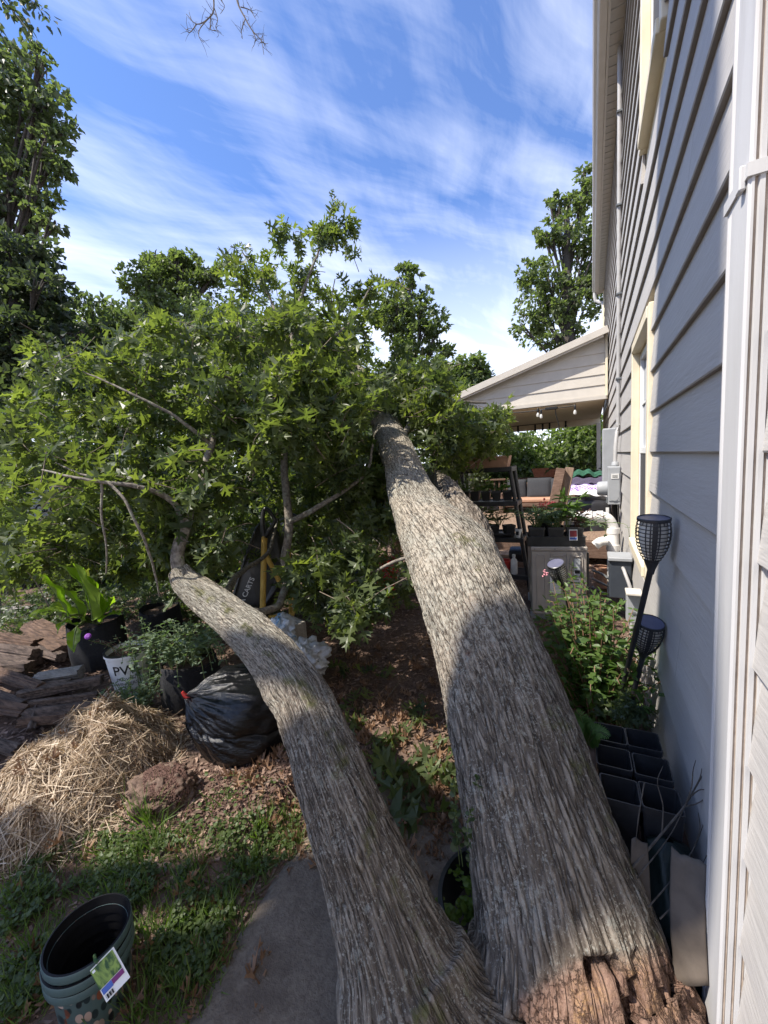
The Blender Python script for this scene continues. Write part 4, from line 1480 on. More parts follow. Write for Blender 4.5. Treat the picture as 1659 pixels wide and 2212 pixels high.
def text_mesh(s, size, bold=0.0, align='CENTER', shear=0.0):
    cu = bpy.data.curves.new('text', 'FONT')
    cu.body = s
    cu.size = size
    cu.align_x = align
    cu.align_y = 'CENTER'
    cu.offset = bold
    cu.shear = shear
    cu.resolution_u = 3
    o = bpy.data.objects.new('text', cu)
    me = bpy.data.meshes.new_from_object(o)
    bpy.data.objects.remove(o)
    n = len(me.vertices)
    v = np.zeros(n * 3, np.float32)
    me.vertices.foreach_get('co', v)
    fs = [list(p.vertices) for p in me.polygons]
    bpy.data.meshes.remove(me)
    return v.reshape(-1, 3).astype(float), fs


def text_on(s, size, origin, X, Y, m, parent, name='lettering', bold=0.0, **kw):
    v, fs = text_mesh(s, size, bold, **kw)
    X, Y = norm(X), norm(Y)
    return obj(name, mesh(name, np.asarray(origin) + v[:, :1] * X + v[:, 1:2] * Y, fs), m, parent)


lb = aclabel(.155, .245, .28, .60, M['label_w'])
kx = AW / .46
text_on('Caution', .017, AC(.212 * kx, -.0095, .585), ax, (0, 0, 1), M['ink'], lb)
text_on('hot', .015, AC(.215 * kx, -.0095, .567), ax, (0, 0, 1), M['ink'], lb)
tri = MB()
tri.prism([(-.013, -.011), (.013, -.011), (0, .013)], .001, np.stack([ax, [0, 0, 1], -ay], 1), AC(.176 * kx, -.009, .552))
tri.obj('warning_triangle', M['label_y'], lb)
tm = MB()
for i in range(15):
    zq = .535 - i * .015
    tm.box(AC((.20 + .008 * math.sin(i * 7)) * kx, -.0095, zq), (.060 + .015 * math.sin(i * 3.1), .001, .004), Ma)
tm.obj('small_print', M['label_g'], lb)
lb2 = aclabel(.355, .405, .44, .595, M['label_g'])
aclabel(.359, .401, .465, .495, M['ink'], 'panel', .0095, lb2)
lb3 = aclabel(.33, .405, .365, .425, M['label_w'])
text_on('FREEDOM', .014, AC(.362 * kx, -.0095, .408), ax, (0, 0, 1), M['ink'], lb3, bold=.0006) if False else None
bm = MB()
for i in range(14):
    bm.box(AC((.336 + i * .0050) * kx, -.0095, .383), (.0014 + .0018 * (i * 7 % 3), .001, .016), Ma)
for i in range(6):
    bm.box(AC((.342 + i * .009) * kx, -.0095, .410), (.006, .001, .010), Ma)
bm.obj('barcode', M['ink'], lb3)
for x in (.03, .2, .42):
    MB().lathe([(.006, 0), (.005, .003)], AC(x * kx, -.007, .68), 10, frame_from(-ay), False, True).obj('screw', M['galv'], ac)
MB().box(AC(AW + .012, .36, .38), (.018, .66, .52), Ma, .004).obj('grille', M['black'], ac)

tray = thing('pot_tray', 'black carrying tray of potted plants on top of the heat pump', 'tray', AC(AW * .48, .12, ACH))
tw, td = AW * 1.03, .24
b = MB()
for zt_, hh in ((.0, .012),):
    b.box(AC(AW * .46, .13, ACH + .006 + zt_), (tw, td, hh), Ma)
for y in (.13 - td / 2, .13 + td / 2):
    b.box(AC(AW * .46, y, ACH + .045), (tw, .008, .075), Ma)
    b.box(AC(AW * .46, y, ACH + .085), (tw + .02, .018, .008), Ma)
for x in (-.5, .5):
    b.box(AC(AW * .46 + x * tw, .13, ACH + .045), (.008, td - .02, .075), Ma)
b.obj('tray', M['black'], tray)
azr = math.atan2(ax[1], ax[0])
tp = squarepot('tray_pot', 'black square pot in the tray nearest the shelf, holding silvery greens', .145, .155, M['black'], .8, loc=AC(AW * .46 - .155, .08, ACH + .015), rot=azr, group='pots in the tray on the heat pump', soil=.9)
dup(tp, AC(AW * .46, .075, ACH + .015), (0, 0, azr), 'black square pot in the middle of the tray on the heat pump')
dup(tp, AC(AW * .46 + .15, .07, ACH + .015), (0, 0, azr), 'black square pot in the tray nearest the wall, with a picture tag')
t = thing('picture_tag', 'white edged picture tag stuck on the front tray pot', 'plant tag', AC(AW * .46 + .14, -.01, ACH + .05))
q = AC(AW * .46 + .135, -.012, ACH + .105)
MB().box(q, (.065, .002, .095), Ma).obj('card', M['white'], t)
MB().box(q - ay * .002 + (0, 0, .012), (.055, .001, .055), Ma).obj('picture', M['red_leaf'], t)
MB().box(q - ay * .002 + (0, 0, -.030), (.055, .001, .018), Ma).obj('band', M['tag_blue'], t)
leafy('silver_herb', 'low silvery green herb in the pot nearest the shelf', 'plant', AC(AW * .46 - .15, .10, ACH + .16), 30, .21, .20, .060, 6, M['mint'], M['stem'], LANCE)
leafy('trailing_greens', 'mixed grey green leaves spilling from the middle tray pot', 'plant', AC(AW * .46 + .0, .09, ACH + .16), 30, .20, .20, .060, 6, M['mint'], M['stem'])
leafy('tall_seedling', 'tall bright green plant with lance leaves in the tray pot nearest the wall', 'plant', AC(AW * .46 + .10, .09, ACH + .16), 6, .36, .09, .16, 7, M['shrub'], M['stem'], LANCE)
leafy('plum_foliage', 'dull red foliage trailing from the tray towards the wall', 'plant', AC(AW * .46 + .19, .09, ACH + .15), 12, .17, .16, .045, 5, M['plum'], M['redstem'], lean=(.2, 0))
leafy('trailing_herb', 'thin leafy stems trailing out over the tray corner by the white pipe', 'plant', AC(AW * .46 + .2, .06, ACH + .15), 7, .10, .30, .05, 6, M['mint'], M['stem'], droop=.8, lean=(1.2, 0))
leafy('red_succulent', 'bright pink and red leafy rosette behind the tray', 'plant', AC(AW * .46 - .07, .26, ACH + .26), 16, .12, .11, .06, 3, M['red_leaf'], M['redstem'])
t = thing('rosette_pot', 'dark pot under the red rosette at the back of the tray', 'pot', AC(AW * .46 - .07, .26, ACH + .02))
MB().lathe([(.05, 0), (.065, .22), (.07, .22), (.06, .2)], AC(AW * .46 - .07, .26, ACH + .02), 18, None, True, True).obj('body', M['black'], t, True)

# clutter low between the heat pump and the wall
t = thing('tan_pot', 'small tan plastic pot beside the heat pump', 'pot', P(1250 + 48, 1255, 4.3))
MB().lathe([(.07, -.10), (.075, .10), (.085, .10), (.085, .125), (.07, .125)], P(1298, 1248, 4.4), 22, None, True).obj('body', M['planter'], t, True)
for i in range(4):
    tag(MB().tube([P(1280, 1232 + 18 * i, 4.2), P(1300, 1240 + 20 * i, 4.0 - .1 * i), P(1318, 1252 + 16 * i, 3.9)], .012, 6, 14).obj('old_stake', M['galv'], None, True),
        ('topmost', 'second', 'third', 'lowest')[i] + ' grey stake in the stack behind the heat pump', 'stake', 'grey stakes stacked behind the heat pump')

# ================================================================== SOLAR TORCHES


def torch(label, head, foot, s=1.0, tilt=(0, 0, 1)):
    t = thing('solar_torch', label, 'garden torch', foot, 'black solar torches by the wall')
    Mz = frame_from(tilt, (0, 1, 0))
    prof = np.array([(.024, -.085), (.040, -.055), (.052, -.02), (.058, .02), (.057, .055), (.052, .080)]) * s
    q = crom(np.column_stack([prof, prof[:, 0] * 0]), 13)[:, :2]
    # perforated shell: ribs and rings leave real openings
    b = MB()
    nr = 14
    th = np.linspace(0, 2 * np.pi, 72, endpoint=False)
    for i in range(0, 13):
        r_ = q[i, 0] + .0004
        b.lathe([(r_ - .0022, q[i, 1] - .0015 * s), (r_, q[i, 1] - .0015 * s), (r_, q[i, 1] + .0015 * s), (r_ - .0022, q[i, 1] + .0015 * s)], head, 36, Mz)
    for a in np.linspace(0, 2 * np.pi, 24, endpoint=False):
        wide = .15 if int(round(a / (2 * np.pi / 24))) % 6 == 0 else .040
        for i in range(12):
            r0, r1 = q[i, 0] - .0004, q[i + 1, 0] - .0004
            if int(round(a / (2 * np.pi / 24))) % 6 in (2, 3) and 0 < i < 11:
                continue
            V = [(r0 * math.cos(a - wide), r0 * math.sin(a - wide), q[i, 1]), (r0 * math.cos(a + wide), r0 * math.sin(a + wide), q[i, 1]),
                 (r1 * math.cos(a + wide), r1 * math.sin(a + wide), q[i + 1, 1]), (r1 * math.cos(a - wide), r1 * math.sin(a - wide), q[i + 1, 1])]
            b.add(np.array(V) @ Mz.T + head, [(0, 1, 2, 3)])
    b.lathe(np.array([(.010, -.135), (.014, -.115), (.024, -.085), (.026, -.080), (.018, -.078)]) * s, head, 28, Mz, True)
    b.obj('shade', M['black'], t, False)
    MB().lathe(np.array([(.020, -.078), (.034, -.05), (.046, 0), (.048, .03), (.044, .074)]) * s, head, 28, Mz, True, True).obj('diffuser', M['lens'], t, True)
    c = MB()
    c.lathe(np.array([(.050, .078), (.055, .078), (.055, .088), (.051, .090), (.050, .086)]) * s, head, 36, Mz)
    c.obj('cap', M['black'], t, True)
    MB().lathe(np.array([(.0505, .080), (.0505, .0865), (.001, .0868)]) * s, head, 30, Mz, True).obj('solar_panel', M['solar'], t)
    nk = head + Mz @ np.array([0, 0, -.125 * s])
    MB().tube([nk + Mz @ np.array([0, 0, .02]), nk * .5 + np.asarray(foot) * .5, foot], [.011, .0105, .010], 10).obj('pole', M['black'], t, True)
    return t


torch('tall black solar torch, highest of the torches, by the window', P(1410, 1167, 1.52), P(1336, 1520, 1.95), 1.0, (.02, -.10, 1))
torch('low black solar torch among the shrub leaves under the tall one', P(1398, 1377, 1.74), P(1345, 1590, 1.92), .96, (.12, -.30, 1))
torch('black solar torch tilted in front of the heat pump', P(1208, 1240, 2.62), G(1252, 1420, .0), 1.0, (-.25, -.40, 1))

# ================================================================== SHRUBS and pots along the wall
leafy('shrub', 'leafy green shrub with pale stems in front of the heat pump', 'shrub', (*G(1290, 1600)[:2], .0), 85, .86, .36, .062, 17, M['shrub'], M['redstem'], LEAF, r0=.005, first=.25, rb=.1, lean=(-.05, .1))
leafy('box_shrub', 'dense small leafed green shrub beside the big trunk', 'shrub', (*G(1200, 1485)[:2], .0), 80, .42, .36, .030, 14, M['hedge'], M['redstem'], LEAF, r0=.003, first=.2, rb=.15)
leafy('spirea_stem', 'loose spirea sprig with pink flower in front of the heat pump', 'shrub', (*G(1225, 1440)[:2], .0), 9, .78, .24, .060, 10, M['shrub'], M['redstem'], LANCE, r0=.004, first=.4)
t = thing('pink_bloom', 'tiny pink flower head at the tip of the spirea sprig', 'flower', P(1178, 1238, 2.5))
fm = MB()
for i in range(26):
    d = rng.normal(0, .010, 3)
    fm.lathe([(.001, -.004), (.005, 0), (.001, .004)], P(1178, 1238, 2.5) + d, 5)
fm.obj('petals', M['pink'], t)
leafy('weed_leaf', 'broad dark lobed weed under the shrub by the pots', 'plant', (*G(1335, 1560, .3)[:2], .28), 8, .16, .14, .11, 2, M['hedge'], M['stem'], OAK[0])

t = thing('fern', 'bright green fern fronds beside the square pots', 'fern', P(1268, 1600, 1.5))
for i, (px, py, pz) in enumerate(((1245, 1535, 1.5), (1235, 1568, 1.42), (1315, 1592, 1.4), (1290, 1580, 1.45), (1260, 1550, 1.55), (1225, 1545, 1.5))):
    b0, e0 = P(1268, 1612, 1.5), P(px, py, pz)
    c = crom([b0, (b0 + e0) / 2 + (0, 0, .035), e0], 26)
    fb = MB().tube(c, np.linspace(.0022, .0008, 26), 5).obj('frond', M['stem'], t, True)
    pos, dirs, s_ = [], [], []
    tg = np.gradient(c, axis=0)
    for j in range(3, 26):
        sd = norm(np.cross(tg[j], (0, -.5, 1)))
        for sg in (-1, 1):
            pos.append(c[j])
            dirs.append(sd * sg + norm(tg[j]) * .35)
            s_.append(.038 * math.sin(math.pi * (j / 27) ** .8) + .004)
    lf = leaves_obj('leaflets', fb, LANCE, pos, dirs, np.array(s_) * np.array([1.0]), M['fern'], roll=.1)
cents = {'far pot next to the big trunk': (1317, 1583), 'far pot against the siding': (1389, 1597), 'middle pot next to the big trunk': (1325, 1635),
         'middle pot against the siding, with a white plant label': (1408, 1656), 'near pot next to the big trunk, holding dry leaves': (1338, 1704), 'near pot against the siding': (1427, 1724)}
ZR = .45
cs = {k_: G(*v_, ZR) for k_, v_ in cents.items()}
lst = list(cs.values())
rowv = norm(sum(((lst[i + 1] - lst[i]) for i in (0, 2, 4)), np.zeros(3)))
prot = math.atan2(rowv[1], rowv[0])
pw = np.mean([np.linalg.norm(lst[i + 1] - lst[i]) for i in (0, 2, 4)]) * .985
first = None
for k_, c in cs.items():
    loc = (c[0], c[1], ZR - .19)
    lab = 'black square empty nursery pot, the ' + k_
    if first is None:
        first = squarepot('square_pot', lab, pw, .19, M['black'], .80, loc=loc, rot=prot, group='black square pots along the wall', soil=.25)
    else:
        dup(first, loc, (0, 0, prot), lab)
c = cs['middle pot against the siding, with a white plant label']
tag(MB().quad3(c + (-.01, -.03, -.085), c + (.022, -.045, -.05), c + (-.018, -.04, -.07), .001).obj('plant_label', M['white'], None), 'white plastic plant label inside the square black pot', 'plant label')
for k_, nn, sc_ in (('far pot against the siding', 7, .05), ('near pot next to the big trunk, holding dry leaves', 8, .06), ('far pot next to the big trunk', 5, .04)):
    c = cs[k_] + (0, 0, -.135)
    leaves_obj('dry_leaves', None, OAKDRY, c + rng.normal(0, .022, (nn, 3)) * [1, 1, .35], rng.normal(0, 1, (nn, 3)), np.full(nn, sc_), M['oak_dry'])
rowp = np.array([-rowv[1], rowv[0], 0])
mid = sum(lst) / 6
bt = thing('pot_bench', 'low weathered wooden bench under the square black pots', 'bench', (mid[0], mid[1], 0))
Mb = np.stack([rowv, rowp, [0, 0, 1]], 1)
for i in range(3):
    MB().box(np.array([mid[0], mid[1], ZR - .205]) + rowv * (i - 1) * .10, (.094, .56, .025), Mb, .004).obj('slat', M['wood_dark'], bt)
for a in (-1, 1):
    MB().box(np.array([mid[0], mid[1], .115]) + rowp * a * .22, (.26, .04, .23), Mb, .004).obj('leg', M['wood_dark'], bt)


def sheet(name, label, cat, pts, m, t=.006, crumple=0.0):
    pts = [np.asarray(p, float) for p in pts]
    nn = norm(np.cross(pts[1] - pts[0], pts[-1] - pts[0]))
    if crumple:
        a, b_, c_, d_ = pts
        g_ = np.linspace(0, 1, 16)
        u_, v_ = np.meshgrid(g_, g_)
        V_ = (a * ((1 - u_) * (1 - v_))[..., None] + b_ * (u_ * (1 - v_))[..., None] + c_ * (u_ * v_)[..., None] + d_ * ((1 - u_) * v_)[..., None])
        V_ = V_ + nn * (crumple * fbm(V_ * 9, 3))[..., None] + (np.array([0, 0, 1.0]) * (crumple * (v_ ** 6) * fbm(V_ * 40, 2))[..., None])
        o = obj(name, mesh(name, V_.reshape(-1, 3), grid_faces(16, 16, False).tolist(), True), m)
        sd = o.modifiers.new('thickness', 'SOLIDIFY')
        sd.thickness = t
        return tag(o, label, cat)
    nn = nn * t
    n = len(pts)
    o = obj(name, mesh(name, np.array(pts + [p - nn for p in pts]), [list(range(n)), list(range(n, 2 * n))[::-1]] + [[i, n + i, n + (i + 1) % n, (i + 1) % n] for i in range(n)]), m)
    return tag(o, label, cat)


sheet('cardboard', 'pale cardboard sheet leaning on the siding by the downspout', 'cardboard', [P(1452, 2130, .98), P(1530, 2130, .93), P(1526, 1856, .99), P(1452, 1836, 1.05)], M['card'], .005, .014)
sheet('cardboard', 'narrow cardboard strip standing between the trunk and the dark sack', 'cardboard', [P(1355, 2000, 1.08), P(1410, 2000, 1.06), P(1398, 1814, 1.12), P(1364, 1808, 1.13)], M['card'], .005, .010)
t = thing('dark_sack', 'dark green plastic sack standing below the square pots', 'sack', P(1440, 2080, 1.0))
n, k = 22, 32
V = []
b0, e0 = P(1452, 2140, 1.04), P(1446, 1815, 1.16)
for i in range(n):
    u = i / (n - 1)
    c = b0 * (1 - u) + e0 * u
    for j in range(k):
        a = 2 * math.pi * j / k
        rr = (.070 - .02 * u) * (1 + .14 * math.sin(a * 5 + u * 6) + .06 * math.sin(a * 11 + u * 13)) * (1 if 0 < i < n - 1 else .2)
        V.append(c + (rr * math.cos(a) * .95, rr * math.sin(a) * .8, 0))
obj('sack', mesh('sack', np.array(V), grid_faces(n, k).tolist(), True), M['sack'], t)


def twigs(name, label, cat, paths, r, m, group=None):
    t = thing(name, label, cat, paths[0][0], group)
    b = MB()
    for i, p in enumerate(paths):
        rr = r * (1 if i == 0 else .55)
        b.tube(p, np.linspace(rr, rr * .35, len(p)), 6, max(8, len(p) * 4))
    b.obj('branch', m, t, True)
    return t


tw = [[P(1362, 1880, 1.10), P(1430, 1800, 1.12), P(1478, 1742, 1.14), P(1500, 1705, 1.15), P(1532, 1650, 1.16)],
      [P(1480, 1740, 1.14), P(1494, 1700, 1.13), P(1497, 1665, 1.13), P(1503, 1642, 1.13)], [P(1500, 1705, 1.15), P(1512, 1680, 1.14), P(1516, 1660, 1.14)],
      [P(1478, 1742, 1.14), P(1505, 1736, 1.13), P(1524, 1722, 1.13), P(1532, 1700, 1.13)], [P(1492, 1720, 1.14), P(1512, 1706, 1.13), P(1534, 1708, 1.12)],
      [P(1400, 1960, 1.03), P(1460, 1890, 1.07), P(1500, 1830, 1.1), P(1522, 1770, 1.12), P(1528, 1735, 1.12)], [P(1500, 1830, 1.1), P(1512, 1790, 1.1), P(1508, 1755, 1.1)],
      [P(1370, 1905, 1.08), P(1440, 1815, 1.12), P(1466, 1770, 1.13), P(1478, 1742, 1.14)], [P(1425, 1985, 1.02), P(1490, 1920, 1.05), P(1530, 1840, 1.08)],
      [P(1392, 1690, 1.16), P(1380, 1760, 1.13), P(1372, 1830, 1.11)], [P(1430, 1800, 1.12), P(1432, 1740, 1.13), P(1420, 1690, 1.14), P(1432, 1655, 1.15)]]
twigs('dead_branch', 'bare dead branch lying across the pots by the downspout', 'branch', tw, .0038, M['limb_dark'])

# round tub between the two stems
TC = G(1080, 1943, .12)
TR = .195
t = thing('round_tub', 'large round black tub between the two trunk stems', 'tub', (TC[0], TC[1], 0))
MB().lathe([(.13, -.15), (TR - .012, .10), (TR, .095), (TR, .12), (TR - .014, .122), (TR - .02, .09), (.14, -.06)], (TC[0], TC[1], .0), 48, None, True, True).obj('body', M['black'], t, True)
leafy('creeping_plant', 'yellow green creeping plant trailing in the round black tub', 'plant', (TC[0] - .05, TC[1] - .03, -.02), 26, .17, .15, .022, 16, M['money'], M['stem'], ROUND, r0=.0015, first=.1, droop=1.0, rb=.12)
leafy('creeping_sprig', 'thin creeping sprig climbing at the edge of the big trunk', 'plant', P(1020, 1880, 1.25), 6, .35, .06, .024, 12, M['hedge'], M['stem'], ROUND, r0=.0015)

# ================================================================== FALLEN OAK
oak = thing('fallen_oak', 'fallen oak with two thick mossy stems and a leafy crown', 'fallen tree', (.05, .7, 0))


def stem_mesh(spec, k, n, amp, seed, rotf=None, moss_dir=None, knobs=()):
    """spec rows: px, py, depth, width in pixels -> swept trunk with real bark relief"""
    pts = np.array([[*P(a, b, c), .5 * d * c / F] for a, b, c, d in spec])
    q = crom(pts, n)
    c, D, th, tg = rings(q[:, :3], k)
    rad = q[:, 3]
    seg = np.concatenate([[0], np.cumsum(np.linalg.norm(np.diff(c, axis=0), axis=1))])
    u = np.repeat(seg[:, None], k, 1)
    Rm = rad.max() * .8
    cx, sx = np.cos(th)[None] * Rm, np.sin(th)[None] * Rm
    # slow spiral of the grain
    tw_ = u * .35 + seed
    bx = cx * np.cos(tw_) - sx * np.sin(tw_)
    by = cx * np.sin(tw_) + sx * np.cos(tw_)
    bk = np.stack([bx + seed, by, u * .12], -1)
    wv = np.stack([fbm(bk * 9, 2), fbm(bk * 9 + 31, 2), fbm(bk * 9 + 77, 2)], -1) * .020
    f1, f2 = voro((bk + wv) * [54, 54, 68])
    ridge = sstep(.03, .38, f2 - f1)
    n1 = fbm(bk * np.array([70, 70, 110]), 3)
    lump = fbm(np.stack([bx * 5 + seed, by * 5, u * 2.2], -1), 3)
    hg = ridge * (.75 + .25 * n1)
    far = sstep(.9, 2.2, u)
    mott = sstep(-.1, .5, fbm(np.stack([bx * 60, by * 60, u * 38], -1), 3))
    hg = hg * (1 - .6 * far) + .6 * far * (mott * .8 + .2 * hg)
    disp = amp * (hg - .5) * (1 - .45 * far) + .012 * lump * (u > .35)
    pos0 = c[:, None] + D * rad[:, None, None]
    rot = np.zeros_like(u)
    if rotf is not None:
        px, py, _ = proj(pos0)
        rn = fbm(pos0 * 7, 3)
        rot = sstep(0, 1, rotf(px, py) + rn * .8)
        g1, g2 = voro(pos0 * np.array([58, 58, 58]) + .35 * fbm(pos0 * 25, 2)[..., None])
        pit = sstep(.60, .70, fbm(pos0 * 24 + 9, 3) * .5 + .5)
        rh = sstep(.0, .20, g2 - g1)
        disp = disp * (1 - rot) + rot * (.007 * (rh - .6) + .006 * fbm(pos0 * 26, 4) - .045 * pit)
        hg = hg * (1 - rot) + rot * np.minimum(rh, 1 - pit)
    for (kx_, ky_, amp_, rr_) in knobs:
        px, py, _ = proj(pos0)
        fr = ((D @ R)[..., 2] > -.1)
        disp = disp + amp_ * np.exp(-((px - kx_) ** 2 + (py - ky_) ** 2) / rr_ ** 2) * fr
    V = c[:, None] + D * (rad[:, None] + disp)[..., None]
    md = np.clip((D @ norm(moss_dir)) if moss_dir is not None else D[..., 2], 0, 1)
    mo = md * sstep(-.2, .6, fbm(np.stack([u * 1.1 + seed, bx * 3, by * 3], -1), 2)) * .72
    lich = sstep(.8, 1.7, u)
    at = {'bark': bk.reshape(-1, 3), 'hgt': hg.ravel(), 'rot': rot.ravel(), 'moss': mo.ravel(), 'lich': lich.ravel()}
    f = grid_faces(n, k)
    end = [list(range((n - 1) * k, n * k))]
    loops = np.concatenate([f.ravel(), np.array(end[0])])
    starts = np.concatenate([np.arange(len(f)) * 4, [len(f) * 4]])
    return V.reshape(-1, 3), (loops, starts), at, c, rad


big = [(1385, 2560, .98, 600), (1318, 2380, 1.00, 545), (1268, 2212, 1.04, 478), (1230, 2100, 1.09, 446), (1216, 2000, 1.13, 374), (1166, 1800, 1.25, 312), (1114, 1600, 1.42, 270),
       (1063, 1440, 1.60, 236), (1008, 1295, 1.80, 206), (974, 1215, 1.96, 188), (947, 1170, 2.07, 164), (925, 1139, 2.17, 135), (909, 1110, 2.28, 118), (893, 1078, 2.40, 103), (870, 1012, 2.78, 81), (850, 965, 3.15, 71), (836, 930, 3.5, 62), (815, 870, 4.1, 46), (770, 800, 4.9, 30), (715, 730, 5.6, 16)]
V, fc, at, cb, rb_ = stem_mesh(big, 320, 640, .0085, 1.3, lambda px, py: np.where(px > 1120, (py - 2048 - .20 * np.maximum(0, 1440 - px) + .25 * np.maximum(0, px - 1440)) / 45.0, np.maximum((py - 2150) / 90, 1.7 * np.maximum(np.maximum(np.exp(-((px - 1078) ** 2 + (py - 1362) ** 2) / 110), np.exp(-((px - 1062) ** 2 + (py - 1392) ** 2) / 90)), np.exp(-((px - 1012) ** 2 + (py - 1412) ** 2) / 60)) - .7)), (.45, .1, .8),
                               [(1040, 1180, .014, 34), (1030, 1262, .012, 22), (1080, 1268, -.010, 16), (1180, 2015, .014, 40), (1250, 1985, -.012, 30), (1090, 1700, .010, 30)])
trunk = obj('trunk', mesh('trunk', V, fc, True, at), M['bark'], oak)
left = [(1110, 2540, .96, 640), (1010, 2350, .99, 520), (918, 2212, 1.02, 345), (868, 2105, 1.06, 300), (844, 2030, 1.09, 236), (800, 1900, 1.16, 192), (726, 1700, 1.29, 156), (686, 1592, 1.40, 133), (644, 1495, 1.53, 119), (570, 1398, 1.74, 96),
        (485, 1325, 1.97, 76), (410, 1268, 2.12, 58), (386, 1236, 2.16, 42)]
V, fc, at, cl_, rl_ = stem_mesh(left, 210, 480, .0075, 5.1, None, (.1, -.1, .9), [(668, 1548, .014, 26), (600, 1440, -.010, 22), (540, 1360, .010, 18), (760, 1850, .012, 30), (590, 1500, .012, 16)])
obj('second_stem', mesh('second_stem', V, fc, True, at), M['bark'], oak)
limb = [(1006, 1250, 1.96, 130), (1014, 1185, 2.08, 112), (1006, 1135, 2.25, 88), (990, 1104, 2.42, 66), (979, 1082, 2.58, 55), (969, 1063, 2.78, 48), (959, 1046, 3.05, 40), (948, 1036, 3.4, 32), (935, 1025, 3.8, 24)]
V, fc, at, _, _ = stem_mesh(limb, 110, 200, .010, 8.7, None, (.3, -.1, .9))
obj('limb', mesh('limb', V, fc, True, at), M['bark'], oak)
# two orange scars where bark was knocked off
for px, py, s_ in ((1078, 1362, 10), (1062, 1390, 9), (1010, 1412, 6)):
    pass

branches = [
    [(386, 1240, 2.16, 30), (384, 1195, 2.17, 27), (400, 1140, 2.2, 25), (412, 1100, 2.24, 22), (432, 1050, 2.35, 18), (455, 960, 2.5, 15), (470, 860, 2.7, 10), (475, 780, 2.8, 5)],
    [(402, 1135, 2.2, 17), (378, 1092, 2.16, 14), (340, 1066, 2.1, 12), (290, 1050, 2.05, 10), (230, 1040, 2.0, 8), (165, 1030, 1.98, 6), (90, 1015, 2.05, 4)],
    [(300, 1054, 2.05, 8), (255, 1030, 2.12, 7), (200, 1030, 2.2, 5), (120, 1000, 2.3, 3)],
    [(232, 1040, 2.0, 7), (275, 1090, 1.98, 6), (305, 1150, 2.0, 6), (325, 1210, 2.05, 5), (345, 1290, 2.1, 3)],
    [(215, 1036, 2.0, 6), (222, 1110, 2.0, 5), (226, 1180, 2.02, 4), (228, 1240, 2.05, 3)],
    [(620, 1245, 2.75, 20), (616, 1200, 2.78, 19), (624, 1140, 2.8, 18), (618, 1060, 2.85, 17), (614, 990, 2.9, 15), (630, 900, 2.95, 13), (638, 820, 3.05, 11), (632, 740, 3.2, 9), (650, 640, 3.4, 7), (690, 540, 3.6, 4), (722, 480, 3.7, 3)],
    [(625, 1128, 2.8, 13), (680, 1100, 2.75, 12), (735, 1065, 2.75, 9), (790, 1020, 2.8, 7), (806, 960, 2.9, 4)],
    [(520, 1318, 2.05, 20), (560, 1322, 2.2, 18), (600, 1310, 2.35, 15), (612, 1280, 2.5, 17), (620, 1245, 2.75, 19)],
    [(480, 1300, 2.2, 18), (500, 1262, 2.6, 15), (530, 1230, 3.0, 11), (580, 1190, 3.4, 8), (600, 1120, 3.8, 5)],
    [(632, 760, 3.2, 8), (600, 680, 3.4, 6), (560, 600, 3.6, 4), (525, 545, 3.7, 3)],
    [(640, 800, 3.1, 8), (700, 740, 3.2, 6), (760, 690, 3.4, 5), (800, 620, 3.6, 3)],
    [(630, 880, 2.95, 8), (560, 850, 2.7, 6), (480, 810, 2.5, 5), (400, 800, 2.4, 3)],
    [(850, 935, 3.4, 20), (780, 900, 3.5, 14), (700, 880, 3.7, 9), (600, 840, 4.0, 5)],
    [(862, 960, 3.2, 16), (900, 900, 3.5, 11), (960, 870, 3.8, 8), (1050, 870, 4.1, 4)],
    [(935, 1000, 3.8, 16), (980, 960, 4.0, 10), (1040, 920, 4.2, 6)],
    [(890, 1200, 2.15, 8), (850, 1215, 2.2, 7), (790, 1245, 2.3, 6), (720, 1270, 2.4, 4), (660, 1290, 2.45, 3)],
    [(455, 960, 2.5, 10), (380, 900, 2.4, 7), (280, 850, 2.35, 5), (180, 800, 2.4, 3)],
    [(470, 860, 2.7, 8), (420, 760, 2.9, 5), (360, 690, 3.1, 3)],
]
for bs in branches:
    pts = np.array([[*P(a, b, c), .5 * d * c / F] for a, b, c, d in bs])
    n = 12 * len(bs)
    q = crom(pts, n)
    q[:, :3] += .008 * np.stack([fbm(q[:, :3] * 6 + s_, 2) for s_ in (1, 22, 43)], 1)
    MB().tube(q[:, :3], np.maximum(q[:, 3], .0022), 10).obj('branch', M['limb'], oak, True)


def inpoly(px, py, poly):
    ins = np.zeros(px.shape, bool)
    n = len(poly)
    for i in range(n):
        x1, y1 = poly[i]
        x2, y2 = poly[(i + 1) % n]
        cnd = (y1 > py) != (y2 > py)
        with np.errstate(divide='ignore', invalid='ignore'):
            ins ^= cnd & (px < (x2 - x1) * (py - y1) / (y2 - y1 + 1e-12) + x1)
    return ins


def fill(poly, z0, z1, n):
    """points spread through the volume that a crown takes up"""
    pg = np.array(poly, float)
    out = np.zeros((0, 3))
    while len(out) < n:
        px = rng.uniform(pg[:, 0].min(), pg[:, 0].max(), n * 3)
        py = rng.uniform(pg[:, 1].min(), pg[:, 1].max(), n * 3)
        k = inpoly(px, py, poly)
        zc = rng.uniform(z0, z1, n * 3)
        q = CAM + np.stack([(px - W / 2) / F * zc, (H / 2 - py) / F * zc, -zc], 1) @ R.T
        k &= q[:, 2] > .06
        out = np.vstack([out, q[k]])
    return out[:n]


